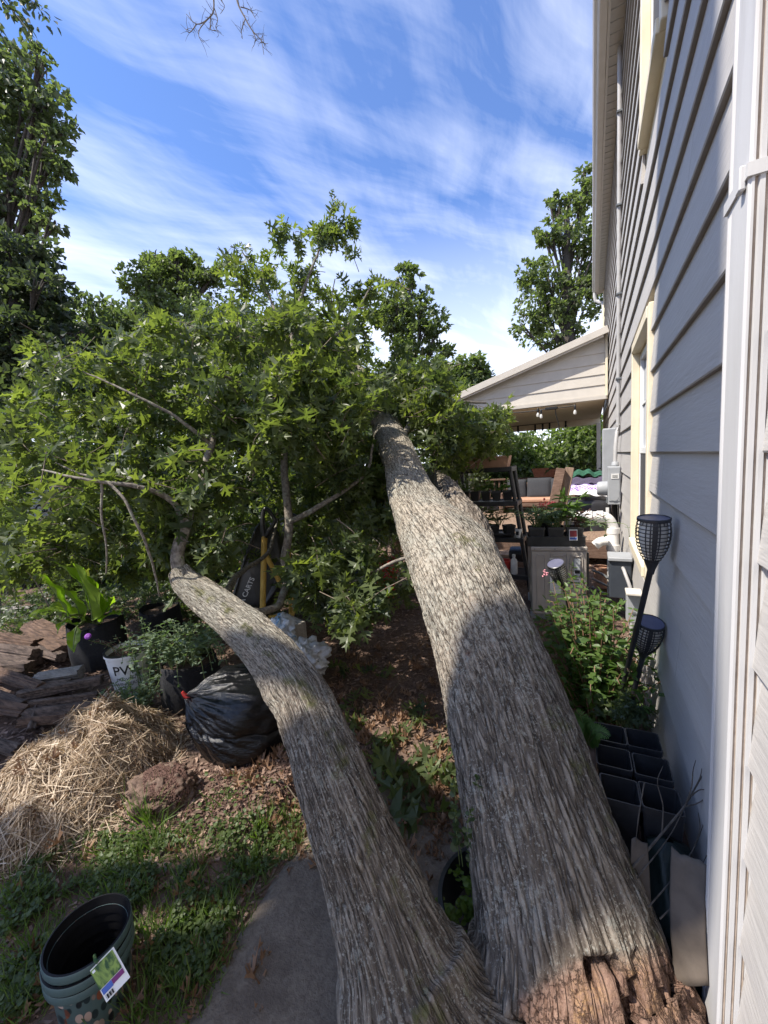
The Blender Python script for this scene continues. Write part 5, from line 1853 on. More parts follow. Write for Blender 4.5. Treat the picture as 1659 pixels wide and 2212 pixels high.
regions = [
    ([(480, 640), (488, 530), (515, 515), (560, 560), (600, 500), (640, 520), (660, 500), (690, 470), (715, 452), (778, 470), (760, 520), (690, 560), (720, 610), (770, 600), (835, 590), (842, 650), (800, 700), (700, 800), (520, 790)], 3.2, 4.6, 72),
    ([(0, 880), (70, 790), (180, 740), (330, 680), (480, 660), (640, 660), (780, 720), (800, 900), (700, 1000), (500, 960), (300, 930), (100, 960), (0, 980)], 2.3, 3.6, 200),
    ([(330, 700), (480, 660), (800, 730), (1000, 790), (1060, 850), (850, 960), (700, 1000), (400, 950)], 3.4, 5.2, 150),
    ([(0, 960), (420, 940), (430, 1060), (300, 1180), (200, 1300), (100, 1290), (0, 1300)], 2.0, 3.4, 170),
    ([(330, 1040), (420, 1000), (530, 1000), (520, 1190), (440, 1240), (330, 1190)], 1.95, 2.5, 26),
    ([(0, 1120), (420, 1120), (430, 1270), (300, 1290), (0, 1300)], 3.3, 4.8, 90),
    ([(0, 1000), (420, 1000), (450, 1240), (300, 1260), (0, 1290)], 3.2, 4.6, 130),
    ([(400, 960), (860, 940), (880, 1200), (820, 1260), (640, 1240), (480, 1240), (420, 1120)], 3.1, 5.0, 180),
    ([(640, 1190), (720, 1160), (880, 1200), (890, 1280), (820, 1330), (760, 1370), (690, 1350), (630, 1290)], 2.15, 2.7, 40),
    ([(790, 800), (980, 770), (1080, 860), (1105, 930), (1060, 990), (960, 1010), (880, 900), (820, 930)], 3.2, 5.0, 130),
    ([(960, 860), (1060, 850), (1105, 880), (1095, 960), (1000, 1030), (940, 1000)], 3.6, 4.6, 60),
    ([(700, 1000), (850, 960), (870, 1100), (880, 1190), (720, 1200)], 2.6, 3.2, 36),
    ([(390, 800), (560, 770), (700, 790), (835, 820), (820, 900), (640, 960), (520, 950), (400, 900)], 2.15, 2.7, 44),
    ([(900, 800), (985, 790), (1040, 850), (1030, 940), (960, 960), (900, 900)], 2.9, 3.5, 46),
]
tip, tdir = [], []
centre = P(700, 1000, 3.2)
for poly, z0, z1, n in regions:
    q = fill(poly, z0, z1, n)
    d = q - centre
    d /= np.linalg.norm(d, axis=1)[:, None] + 1e-9
    d = d * .7 + rng.normal(0, .55, (n, 3)) + [0, 0, -.05]
    tip.append(q)
    tdir.append(d / np.linalg.norm(d, axis=1)[:, None])
tip, tdir = np.vstack(tip), np.vstack(tdir)
# openings in the crown where the photograph looks through
fx, fy, fz = proj(tip)
ok = np.ones(len(tip), bool)
for x0, x1, y0, y1, zm, keep in ((70, 262, 1185, 1420, 3.3, .0), (52, 132, 1045, 1125, 4.9, .35), (500, 612, 1085, 1330, 3.7, .05), (0, 420, 1260, 1420, 9, 0), (985, 1120, 700, 860, 9, .05)):
    m_ = (fx > x0 - 22) & (fx < x1 + 22) & (fy > y0 - 22) & (fy < y1 + 22) & (fz < zm)
    ok &= ~m_ | (rng.random(len(tip)) < keep)
tip, tdir = tip[ok], tdir[ok]
# the long shoot that stands highest against the sky, and fallen sprigs on the ground
sp_ = [(722, 470, 3.7), (745, 475, 3.7), (700, 500, 3.65), (735, 500, 3.7), (760, 485, 3.7), (505, 530, 3.7), (540, 560, 3.7), (615, 500, 3.6), (640, 520, 3.6), (800, 610, 3.7), (830, 600, 3.7)]
tip = np.vstack([tip, [P(*s_) for s_ in sp_]])
tdir = np.vstack([tdir, rng.normal(0, .5, (len(sp_), 3)) + [0, 0, .3]])
tm = MB()
LP, LD, LS = [], [], []
for q, d in zip(tip, tdir):
    L = rng.uniform(.16, .34)
    b0 = q - d * L + (0, 0, -.03)
    c = crom([b0, q - d * L * .45 + rng.normal(0, .02, 3), q], 6)
    tm.tube(c, np.linspace(.0032, .0014, 6), 4, caps=False)
    nl = rng.integers(8, 14)
    for j in range(nl):
        u = .25 + .75 * (j / nl) ** .7
        p = c[0] * (1 - u) + c[-1] * u + rng.normal(0, .004, 3)
        dd = d * (.2 + .9 * (u > .85)) + rng.normal(0, .75, 3) + [0, 0, -.22]
        LP.append(p)
        LD.append(dd)
        LS.append(rng.uniform(.07, .185))
for (px, py, z_, n, s_) in ((870, 1660, .02, 4, .20), (905, 1770, .015, 5, .26), (880, 1720, .02, 3, .22), (985, 1600, .10, 6, .15), (965, 1680, .05, 5, .14), (830, 1640, .06, 6, .15), (775, 1520, .03, 4, .14), (820, 1450, .05, 5, .12), (900, 1520, .04, 5, .12), (740, 1440, .06, 5, .12),
                             (860, 1590, .03, 4, .13), (930, 1570, .03, 4, .12), (745, 1570, .05, 4, .14), (800, 1640, .05, 4, .13), (130, 1660, .08, 7, .14), (60, 1700, .06, 5, .13), (560, 1640, .04, 3, .12)):
    b0 = G(px, py, z_)
    for j in range(n):
        LP.append(b0 + (*rng.normal(0, .03, 2), abs(rng.normal(0, .015))))
        a = rng.uniform(0, 6.28)
        LD.append(np.array([math.cos(a), math.sin(a), .12]))
        LS.append(s_ * rng.uniform(.8, 1.15))
LP, LD, LS = np.array(LP), np.array(LD), np.array(LS)
fx, fy, fz = proj(LP)
ok = np.ones(len(LP), bool)
for x0, x1, y0, y1, zm, keep in ((75, 250, 1195, 1400, 3.2, .0), (52, 132, 1045, 1125, 4.9, .22), (985, 1125, 740, 872, 9, .04), (1000, 1118, 985, 1130, 4.5, .10), (808, 862, 1160, 1250, 4.6, .15), (505, 604, 1085, 1325, 3.62, .10)):
    ok &= ~((fx > x0 - 8) & (fx < x1 + 8) & (fy > y0 - 8) & (fy < y1 + 8) & (fz < zm)) | (rng.random(len(LP)) < keep)
LP, LD, LS = LP[ok], LD[ok], LS[ok]
tw_o = tm.obj('twigs', M['twig'], oak)
tw_o['kind'] = 'stuff'
X, Y, Z = rand_frames(len(LP), LD, (0, 0, 1), .65)
fx, fy, fz = proj(LP)
inf = (fx > 0) & (fx < W) & (fy > 0) & (fy < H)
# leaves whose view is not blocked by others: a coarse depth buffer
order = np.argsort(fz)
cell = {}
vis = []
for i in order:
    if not inf[i]:
        continue
    kx_ = (int(fx[i] // 30), int(fy[i] // 30))
    if cell.get(kx_, 0) < 2:
        vis.append(i)
        cell[kx_] = cell.get(kx_, 0) + 1
vis = np.array(vis)
pick = vis[np.argsort(-(LS[vis] / fz[vis]))][:300]
isp = np.zeros(len(LP), bool)
isp[pick] = True
omesh = []
for tv, pl_ in OAK:
    me = mesh('leaf', tv, pl_, False, {'tint': np.full(len(tv), .3)})
    me.materials.append(M['oak'])
    omesh.append(me)
for n_, i in enumerate(pick):
    o = obj('leaf', omesh[n_ % 3], None, oak, False)
    s_ = LS[i]
    mt = np.eye(4)
    mt[:3, 0], mt[:3, 1], mt[:3, 2], mt[:3, 3] = X[i] * s_, Y[i] * s_, Z[i] * s_, LP[i] - np.array(oak['_base'])
    o.matrix_local = Matrix(mt.tolist())
rest = np.where(~isp)[0]
for v_ in range(3):
    s_ = rest[v_::3]
    V, fc, at = scatter(OAK[v_][0], OAK[v_][1], LP[s_], X[s_], Y[s_], Z[s_], LS[s_])
    if v_ == 0:
        Vs, ls, ss, ts = [V], [fc[0]], [fc[1]], [at['tint']]
        off, lo_ = len(V), len(fc[0])
    else:
        Vs.append(V)
        ls.append(fc[0] + off)
        ss.append(fc[1] + lo_)
        ts.append(at['tint'])
        off += len(V)
        lo_ += len(fc[0])
o = obj('foliage', mesh('foliage', np.vstack(Vs), (np.concatenate(ls), np.concatenate(ss)), False, {'tint': np.concatenate(ts)}), M['oak'], oak)
o['kind'] = 'stuff'

# ================================================================== BACKGROUND TREES


def tree(name, label, cat, foot, blobs, nleaf, leaf, m, trunk_r=.18, limbs=True, group=None, clump=.34, T=LEAFQ, trunk_to=None, hollow=.55, upd=.1, sub=5):
    """blobs: px, py, depth, half width px, half height px"""
    foot = np.asarray(foot, float)
    t = thing(name, label, cat, foot, group)
    B = []
    for px, py, zc, rx, ry in blobs:
        B.append((P(px, py, zc), rx * zc / F * .72, ry * zc / F * .72))
        for _ in range(sub):
            a_ = rng.uniform(0, 6.28)
            h_ = rng.uniform(.45, .85)
            f_ = rng.uniform(.25, .5)
            B.append((P(px + rx * h_ * math.cos(a_), py + ry * h_ * math.sin(a_), zc + rng.normal(0, .35) * rx * zc / F), rx * zc / F * f_, ry * zc / F * f_))
    vol = np.array([b[1] * b[1] * b[2] for b in B])
    vol = vol ** .75
    cnt = np.maximum(1, (nleaf * vol / vol.sum()).astype(int))
    pos, dirs = [], []
    right, fwd = R @ [1, 0, 0], np.array([0, 0, 0])
    for (c, rx, rz), n in zip(B, cnt):
        per = 16
        ncl = max(4, n // per)
        d = rng.normal(0, 1, (ncl, 3))
        d /= np.linalg.norm(d, axis=1)[:, None]
        rr = (hollow + (1 - hollow) * rng.random(ncl) ** .6)[:, None] * (1 + .22 * fbm(d * 2.3 + c, 2)[:, None])
        cc = c + d * rr * [rx, rx, rz]
        s_ = clump * max(.3, min(rx, rz)) * .55
        p = (cc[:, None] + rng.normal(0, 1, (ncl, per, 3)) * s_ * [1, 1, .7]).reshape(-1, 3)
        dd = np.repeat(d, per, 0) * .6 + rng.normal(0, .7, (len(p), 3)) + [0, 0, -.15 + upd]
        k = p[:, 2] > .05
        pos.append(p[k])
        dirs.append(dd[k])
    pos, dirs = np.vstack(pos), np.vstack(dirs)
    lo_ = leaves_obj('crown', t, T, pos, dirs, leaf * rng.uniform(.6, 1.25, len(pos)), m, roll=.8, stuff=False)
    top = P(*trunk_to) if trunk_to else B[0][0]
    b = MB()
    mid_ = foot * .5 + top * .5 + rng.normal(0, .1, 3) * [1, 1, 0]
    q = crom([np.append(foot, trunk_r * 1.25), np.append(mid_, trunk_r * .85), np.append(top, trunk_r * .35)], 30)
    b.tube(q[:, :3], q[:, 3], 12)
    b.obj('trunk', M['limb_dark'], t, True)
    if limbs:
        lb_ = MB()
        for c, rx, rz in B[::2]:
            u = np.clip((c[2] * .72 - foot[2]) / (top[2] - foot[2] + 1e-6), .25, .95)
            s0 = q[int(u * 29), :3]
            lb_.tube([s0, s0 * .5 + c * .5 + (0, 0, .12 * rx), c], [trunk_r * .26, trunk_r * .16, trunk_r * .06], 7, 12)
            for _ in range(4):
                e = c + rng.normal(0, .45, 3) * [rx, rx, rz]
                lb_.tube([s0 * .3 + c * .7, c * .4 + e * .6 + (0, 0, .1), e], [trunk_r * .14, trunk_r * .09, trunk_r * .03], 5, 8)
        lb_.obj('limb', M['limb_dark'], t, True)
    return t


def foot_at(px, py_h, zc):
    q = P(px, py_h, zc)
    return (q[0], q[1], -.05)


tree('tall_tree', 'tall broadleaf tree at the yard edge reaching up beside the open sky', 'tree', foot_at(-10, 1000, 13),
     [(60, 170, 13, 75, 75), (110, 250, 13, 58, 60), (30, 300, 13.5, 90, 95), (115, 330, 12.6, 50, 50), (60, 400, 13, 78, 60), (-60, 250, 14, 110, 170), (90, 480, 13, 50, 35), (-30, 460, 13, 90, 70)],
     11500, .20, M['far_mid'], .30, clump=.34, trunk_to=(10, 420, 13))
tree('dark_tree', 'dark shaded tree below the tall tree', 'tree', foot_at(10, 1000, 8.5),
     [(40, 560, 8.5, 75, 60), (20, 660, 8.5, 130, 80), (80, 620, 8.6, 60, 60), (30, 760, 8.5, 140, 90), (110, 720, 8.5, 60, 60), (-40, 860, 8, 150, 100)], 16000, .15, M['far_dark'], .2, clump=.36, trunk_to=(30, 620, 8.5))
tree('round_tree', 'distant grey green round topped tree behind the fallen crown', 'tree', foot_at(370, 1000, 17),
     [(345, 610, 17, 80, 52), (400, 590, 17, 60, 48), (300, 620, 17, 45, 40), (445, 610, 17, 48, 42), (370, 690, 17, 120, 60), (330, 575, 17, 30, 28), (395, 565, 17, 26, 24)], 9000, .19, M['far_light'], .28, clump=.34)
tree('sunny_tree', 'sunlit yellow green tree rising behind the fallen oak on the fence side', 'tree', foot_at(230, 1000, 10),
     [(200, 690, 10, 70, 60), (270, 720, 10, 80, 60), (180, 780, 10, 90, 70), (340, 760, 10.4, 90, 70), (120, 860, 10, 110, 80), (300, 850, 10, 120, 80)], 13000, .16, M['far_mid'], .18, clump=.36)
for px, py, zc, lab in ((150, 720, 13, 'soft grey green tree between the dark tree and the round topped one'), (480, 690, 14, 'soft grey green tree rising behind the middle of the oak crown'),
                        (640, 700, 15, 'soft grey green tree behind the tall shoot of the oak crown')):
    tree('yard_tree', lab, 'tree', foot_at(px, 1000, zc), [(px, py, zc, 85, 55), (px - 50, py + 60, zc, 90, 60), (px + 55, py + 55, zc, 90, 60), (px, py + 120, zc, 130, 70)], 9000, .16, M['far_mid'], .12, clump=.36)
tree('slim_tree', 'slim open crowned tree in the middle distance, sky showing through', 'tree', foot_at(880, 1000, 16),
     [(868, 600, 16, 34, 34), (880, 650, 16, 55, 40), (850, 690, 16, 60, 45), (930, 690, 16, 38, 44), (900, 735, 16, 66, 42), (940, 745, 16, 30, 30), (820, 670, 16, 40, 40)], 4600, .19, M['far_light'], .16, clump=.32, trunk_to=(885, 610, 16))
tree('house_tree', 'tall open tree standing behind the house corner', 'tree', foot_at(1236, 1000, 15.5),
     [(1262, 400, 15.5, 36, 34), (1225, 450, 15.5, 50, 38), (1190, 500, 15.5, 46, 30), (1255, 520, 15.5, 60, 50), (1180, 600, 15.5, 70, 46), (1160, 665, 15.5, 56, 46), (1250, 640, 15.5, 66, 60), (1200, 720, 15.5, 80, 50), (1290, 560, 15.5, 50, 70)],
     8500, .18, M['far_light'], .24, clump=.32, trunk_to=(1224, 430, 15.5))
tree('low_tree', 'low light green tree beyond the porch roof tip', 'tree', foot_at(1000, 1000, 12),
     [(1010, 800, 12, 46, 38), (960, 820, 12, 50, 45), (1040, 815, 12, 26, 24), (900, 830, 12, 70, 55), (990, 880, 12, 100, 60)], 9000, .17, M['far_light'], .12, clump=.4)
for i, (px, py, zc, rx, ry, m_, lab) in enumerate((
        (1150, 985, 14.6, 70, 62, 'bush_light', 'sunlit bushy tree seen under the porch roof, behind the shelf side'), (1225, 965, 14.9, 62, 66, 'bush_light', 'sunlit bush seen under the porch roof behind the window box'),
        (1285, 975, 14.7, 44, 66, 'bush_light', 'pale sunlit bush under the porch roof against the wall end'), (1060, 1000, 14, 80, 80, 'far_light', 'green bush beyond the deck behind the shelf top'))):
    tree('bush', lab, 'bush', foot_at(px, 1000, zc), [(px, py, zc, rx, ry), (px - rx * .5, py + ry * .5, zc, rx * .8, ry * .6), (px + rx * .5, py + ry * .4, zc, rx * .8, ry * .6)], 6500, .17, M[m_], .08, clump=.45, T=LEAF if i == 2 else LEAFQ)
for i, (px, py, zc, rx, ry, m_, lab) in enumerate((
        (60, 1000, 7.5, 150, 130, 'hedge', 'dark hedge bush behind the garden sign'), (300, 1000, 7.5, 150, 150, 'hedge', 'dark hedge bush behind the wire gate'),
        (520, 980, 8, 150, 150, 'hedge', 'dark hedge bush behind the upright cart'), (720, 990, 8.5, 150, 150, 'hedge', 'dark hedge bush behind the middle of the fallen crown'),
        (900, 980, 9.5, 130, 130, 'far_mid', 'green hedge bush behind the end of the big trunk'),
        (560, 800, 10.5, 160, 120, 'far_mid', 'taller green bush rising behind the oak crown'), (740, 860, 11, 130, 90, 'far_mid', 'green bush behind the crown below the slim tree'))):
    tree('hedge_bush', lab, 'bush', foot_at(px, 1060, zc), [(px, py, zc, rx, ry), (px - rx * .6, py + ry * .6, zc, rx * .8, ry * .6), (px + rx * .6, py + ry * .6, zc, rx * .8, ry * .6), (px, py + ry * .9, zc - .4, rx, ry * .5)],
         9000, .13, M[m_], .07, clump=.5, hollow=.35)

for i, (px, py, zc, rx, ry, lab) in enumerate(((20, 1190, 6.6, 120, 90, 'low dark bush behind the fence at the edge of the view'), (220, 1190, 6.2, 130, 90, 'low dark bush behind the wire mesh panel'),
                                               (430, 1190, 6.0, 120, 90, 'low dark bush behind the bend of the second stem'), (640, 1200, 6.4, 120, 80, 'low dark bush behind the garden tool'))):
    tree('low_bush', lab, 'bush', foot_at(px, 1150, zc), [(px, py, zc, rx, ry), (px, py + ry * .7, zc - .3, rx * .9, ry * .5)], 5000, .12, M['hedge'], .04, clump=.5, hollow=.3)

# overhanging branches at the top of the view
t = thing('overhanging_bough', 'leafy bough hanging into the top corner above the tall tree', 'bough', P(-60, -120, 6))
b = MB()
LPq, LDq = [], []
for (a, c_) in (((-120, -160), (105, 42)), ((-120, -120), (70, 75)), ((-150, -60), (50, 130)), ((-120, -20), (22, 175)), ((-100, -180), (60, 10))):
    p0, p1 = P(*a, 6.2), P(*c_, 6.0)
    c = crom([p0, (p0 + p1) / 2 + (0, 0, .12), p1], 20)
    b.tube(c, np.linspace(.016, .003, 20), 6)
    for j in range(4, 20):
        for _ in range(7):
            LPq.append(c[j] + rng.normal(0, .05, 3))
            LDq.append(norm(c[-1] - c[0]) * .4 + rng.normal(0, .5, 3) + [0, 0, -.4])
b.obj('branch', M['limb'], t, True)
leaves_obj('leaves', t, LEAF, LPq, LDq, np.full(len(LPq), .11) * rng.uniform(.7, 1.2, len(LPq)), M['far_dark'])
Z_ = 5.5
bare = [[(455, -60), (462, 15), (450, 40), (425, 52), (402, 30)], [(450, 40), (432, 62), (430, 80), (440, 92)], [(425, 52), (410, 70), (400, 62)], [(462, 15), (470, 42), (466, 60), (478, 72)], [(455, 30), (455, 62), (468, 66)],
        [(510, -60), (512, 0), (530, 40), (545, 66), (564, 88), (570, 118)], [(530, 40), (522, 66), (524, 84)], [(545, 66), (552, 84), (548, 100)], [(520, 15), (540, 22), (552, 40)], [(564, 88), (574, 96)], [(480, -60), (478, -5), (485, 14), (476, 30)]]
paths = [[P(x, y, Z_) for x, y in p] for p in bare]
tb = thing('bare_branch', 'bare twiggy branch hanging from the top against the sky', 'branch', paths[0][0])
b = MB()
for i, p in enumerate(paths):
    rr = .013 if i in (0, 5) else .0065
    b.tube(p, np.linspace(rr, .003, len(p)), 6, len(p) * 6)
    q = crom(p, 24)
    for j in range(3, 23, 2):
        e = q[j] + rng.normal(0, .07, 3)
        b.tube([q[j], (q[j] + e) / 2 + rng.normal(0, .01, 3), e], [.0032, .0025, .0015], 4)
b.obj('twig', M['twig'], tb, True)

# the standing tree outside the view whose trunk and leaves shade the near ground
sb = np.array([WX + SUN_H[0] * 5.3, 1.43 + SUN_H[1] * 5.3, 0])
shade = thing('standing_oak', 'tall standing oak behind the viewer that shades the near path', 'tree', sb)
def shade_axis(yw):
    return np.array([WX + SUN_H[0] * 5.3, yw + SUN_H[1] * 5.3])


rows = [(0, 1.43, .46), (2.5, 1.43, .43), (5, 1.48, .38), (6.5, 1.58, .315), (7.35, 1.60, .31), (7.6, 1.56, .385), (7.9, 1.58, .385), (8.2, 1.63, .385), (10, 1.94, .345), (12, 2.2, .30)]
q = crom([[*shade_axis(yw), z, r_] for z, yw, r_ in rows], 60)
c, rr = q[:, :3], q[:, 3]
MB().tube(c, rr, 28).obj('trunk', M['limb'], shade, True)
pos = []


def shade_blob(target, dist, rad, n):
    """leaves where a ray from the target to the sun passes"""
    q = np.asarray(target) + SUN * dist
    d = rng.normal(0, 1, (n, 3))
    d /= np.linalg.norm(d, axis=1)[:, None]
    pos.append(q + d * (rng.random(n) ** .4)[:, None] * rad)
    return q


SHADES = [((-2.1, .30, 0), 7.5, (.5, .35, .45), 700), ((-1.75, -.1, 0), 7.5, (.5, .7, .5), 700), ((-3.05, 1.08, .1), 7.5, (.58, .50, .5), 2600), ((-1.6, -.1, 0), 6.5, (.9, .55, .6), 1500), ((-2.6, .15, 0), 7, (.6, .5, .5), 700)]
lb_ = MB()
for tg_, ds, rd, nn in SHADES:
    q = shade_blob(tg_, ds, np.array(rd), nn)
    lb_.tube([c[35], c[35] * .5 + q * .5 + (0, 0, .4), q], [.12, .08, .03], 8, 14)
lb_.obj('limb', M['limb'], shade, True)
pos = np.vstack(pos)
leaves_obj('crown', shade, LEAF, pos, rng.normal(0, 1, (len(pos), 3)) + [0, 0, -.2], rng.uniform(.10, .17, len(pos)), M['far_mid'], stuff=False)

# ================================================================== FENCE and signs
FA, FB_ = G(3, 1345), np.array([*A(330, 1200, 4.6)[:2], 0])
fd_ = norm((FB_ - FA) * [1, 1, 0])
FL_ = np.linalg.norm((FB_ - FA)[:2])
fn = np.array([fd_[1], -fd_[0], 0])
if fn @ (CAM - FA) < 0:
    fn = -fn
FH = 1.62
fence = thing('chain_link_fence', 'grey chain link fence with pipe rails behind the oak leaves', 'fence', FA)
for s_ in (0, 1.15, FL_ * .78, FL_):
    MB().tube([FA + fd_ * s_ + (0, 0, -.05), FA + fd_ * s_ + (0, 0, FH + .04)], .03, 12).obj('post', M['galv'], fence, True)
MB().tube([FA + (0, 0, FH), FA + fd_ * FL_ + (0, 0, FH)], .021, 10).obj('top_rail', M['galv'], fence, True)
MB().tube([FA + (0, 0, .80), FA + fd_ * 1.15 + (0, 0, .80)], .019, 10).obj('gate_rail', M['galv'], fence, True)
wm = MB()
st = .062
k = 0
x = -FH
while x < FL_:
    for sg in (1, -1):
        a0, a1 = (x, x + FH) if sg > 0 else (x + FH, x)
        za, zb = .03, FH
        pa, pb = np.array([a0, za]), np.array([a1, zb])
        # clip to the panel
        t0, t1 = 0.0, 1.0
        dx = pb[0] - pa[0]
        if dx > 0:
            t0, t1 = max(t0, -pa[0] / dx), min(t1, (FL_ - pa[0]) / dx)
        else:
            t0, t1 = max(t0, (FL_ - pa[0]) / dx), min(t1, -pa[0] / dx)
        if t1 - t0 > .02:
            qa, qb = pa + (pb - pa) * t0, pa + (pb - pa) * t1
            wm.tube([FA + fd_ * qa[0] + (0, 0, qa[1]) + fn * .003 * sg, FA + fd_ * qb[0] + (0, 0, qb[1]) + fn * .003 * sg], .0013, 4, caps=False)
    x += st
wmo = wm.obj('wire_mesh', M['galv'], fence)


def on_fence(px, py):
    d = ray(px, py)
    t_ = ((FA - CAM) @ fn) / (d @ fn)
    return CAM + d * t_ + fn * .035


c0, c1_ = on_fence(60, 1120), on_fence(128, 1052)
sw = abs((c1_ - c0) @ fd_)
sh = abs(c1_[2] - c0[2])
cc = (c0 + c1_) / 2
Mf = np.stack([fd_, fn * -1, [0, 0, 1]], 1)
if np.linalg.det(Mf) < 0:
    Mf[:, 1] *= -1
sgn = thing('garden_sign', 'pale garden sign on the fence, words half hidden by oak leaves', 'sign', cc)
MB().box(cc, (sw, .012, sh), Mf, .003).obj('board', M['sign'], sgn)
of = cc + fn * .0085
for tx, sz, dz, shr, bold in (('Welcome', .30, .33, 0, .004), ('to our', .22, .08, 0, .003), ('Garden', .40, -.23, .25, .005)):
    text_on(tx, sz * sh, of + np.array([0, 0, dz * sh]), fd_, (0, 0, 1), M['ink'], sgn, bold=bold * sh * 2, shear=shr)
c0, c1_ = on_fence(86, 1150), on_fence(110, 1131)
cc = (c0 + c1_) / 2
sg2 = thing('small_sign', 'small white sign low on the fence below the garden sign', 'sign', cc)
MB().box(cc, (abs((c1_ - c0) @ fd_) * 1.1, .010, abs(c1_[2] - c0[2])), Mf, .002).obj('board', M['sign'], sg2)
text_on('NATURE', .062, cc + fn * .0075, fd_, (0, 0, 1), M['ink'], sg2, bold=.003)

# ================================================================== UPRIGHT CART
cq = G(545, 1340)
cart = thing('garden_cart', 'black plastic garden cart stood on end with yellow handle frame', 'cart', cq)
ZC = 3.75
# the tub stands on its nose: a tapered tray seen from its side
o_ = [P(498, 1322, ZC), P(562, 1328, ZC + .05), P(600, 1270, ZC + .1), P(612, 1225, ZC + .15), P(600, 1150, ZC + .2), P(570, 1128, ZC + .2), P(556, 1136, ZC + .15), P(530, 1210, ZC + .05), P(500, 1290, ZC)]
bk = np.array([-.10, .52, .02])
V = np.array(o_ + [p + bk for p in o_])
n = len(o_)
cm = MB()
cm.add(V, [list(range(n))[::-1], list(range(n, 2 * n))] + [[i, (i + 1) % n, n + (i + 1) % n, n + i] for i in range(n)])
tub = cm.obj('tub', M['blackmat'] if False else M['black'], cart)
bv = tub.modifiers.new('soft', 'BEVEL')
bv.width = .02
bv.segments = 3
rim = MB()
rim.tube([P(497, 1318, ZC - .02), P(520, 1235, ZC), P(545, 1165, ZC + .08), P(556, 1138, ZC + .12), P(570, 1127, ZC + .16)], .014, 8, 30)
rim.obj('rim', M['black'], tub, True)
e0, e1 = P(511, 1327, ZC - .03), P(546, 1248, ZC - .03)
tx = norm(e1 - e0)
toward = norm(CAM - (e0 + e1) / 2)
ty = norm(np.cross(toward, tx))
text_on('GORILLA CARTS', .064, e1 + toward * .02, tx, ty, M['white_ink'], tub, bold=.0012, align='RIGHT')
hb, ht = P(567, 1335, 3.620), P(571, 1158, 3.620)
MB().tube([hb, ht], .026, 14).obj('handle_tube', M['yellow'], cart, True)
MB().tube([P(572, 1195, 3.620), P(588, 1225, 3.640), P(606, 1262, 3.700), P(640, 1300, 3.750), P(632, 1330, 3.720), P(580, 1334, 3.640)], .022, 10).obj('brace', M['yellow'], cart, True)
g_ = [P(571, 1160, 3.620), P(567, 1135, 3.620), P(569, 1106, 3.620), P(577, 1100, 3.620), P(593, 1120, 3.620), P(592, 1130, 3.620), P(578, 1152, 3.620), P(571, 1160, 3.620)]
MB().tube(g_, [.026, .024, .018, .018, .018, .018, .022, .026], 12, 60).obj('grip', M['black'], cart, True)
MB().lathe([(.02, -.03), (.10, -.035), (.115, -.02), (.115, .02), (.10, .035), (.02, .03)], P(548, 1330, 3.600), 28, frame_from((.6, -.2, 1)), True, True).obj('wheel', M['black'], cart, True)
tool = thing('garden_tool', 'second black grip handle half hidden behind the upright branch', 'garden tool', G(625, 1330))
g_ = [P(624, 1160, 3.800), P(619, 1140, 3.800), P(621, 1115, 3.800), P(632, 1113, 3.800), P(641, 1120, 3.800), P(637, 1140, 3.800), P(624, 1160, 3.800)]
MB().tube(g_, .02, 10, 50).obj('grip', M['black'], tool, True)
MB().tube([P(624, 1158, 3.800), G(628, 1350)], .017, 10).obj('shaft', M['yellow'], tool, True)

# cinder block, bags, bucket
bq = G(618, 1385)
blk = thing('cinder_block', 'beige concrete block with open cores beside the second stem', 'concrete block', bq)
bx, by, bz = .40, .20, .20
Mbk = np.array(Matrix.Rotation(-.35, 3, 'Z'))
b = MB()
for c, s_ in (((0, -by / 2 + .016, 0), (bx, .032, bz)), ((0, by / 2 - .016, 0), (bx, .032, bz)), ((-bx / 2 + .016, 0, 0), (.032, by - .064, bz - .001)), ((bx / 2 - .016, 0, 0), (.032, by - .064, bz - .001)), ((0, 0, 0), (.03, by - .064, bz - .001))):
    b.box(bq + Mbk @ np.array(c) + (0, 0, .10), s_, Mbk, .003)
b.obj('block', M['concrete_block'], blk)


def lumpy(name, label, cat, c, rad, m, seed=0, amp=.22, flat=.0, n=36, freq=3.0, fold=.06):
    t = thing(name, label, cat, (c[0], c[1], c[2] - rad[2]))
    th, ph = np.meshgrid(np.linspace(0, 2 * np.pi, n * 2, endpoint=False), np.linspace(.02, np.pi - .02, n))
    d = np.stack([np.cos(th) * np.sin(ph), np.sin(th) * np.sin(ph), np.cos(ph)], -1)
    r_ = 1 + amp * fbm(d * freq + seed, 3) + fold * np.abs(fbm(d * freq * 2.3 + seed + 9, 3))
    V = d * r_[..., None] * np.asarray(rad) + c
    V[..., 2] = np.maximum(V[..., 2], c[2] - rad[2] * (.85))
    obj(name, mesh(name, V.reshape(-1, 3), grid_faces(n, n * 2)[:, ::-1].tolist(), True), m, t)
    return t


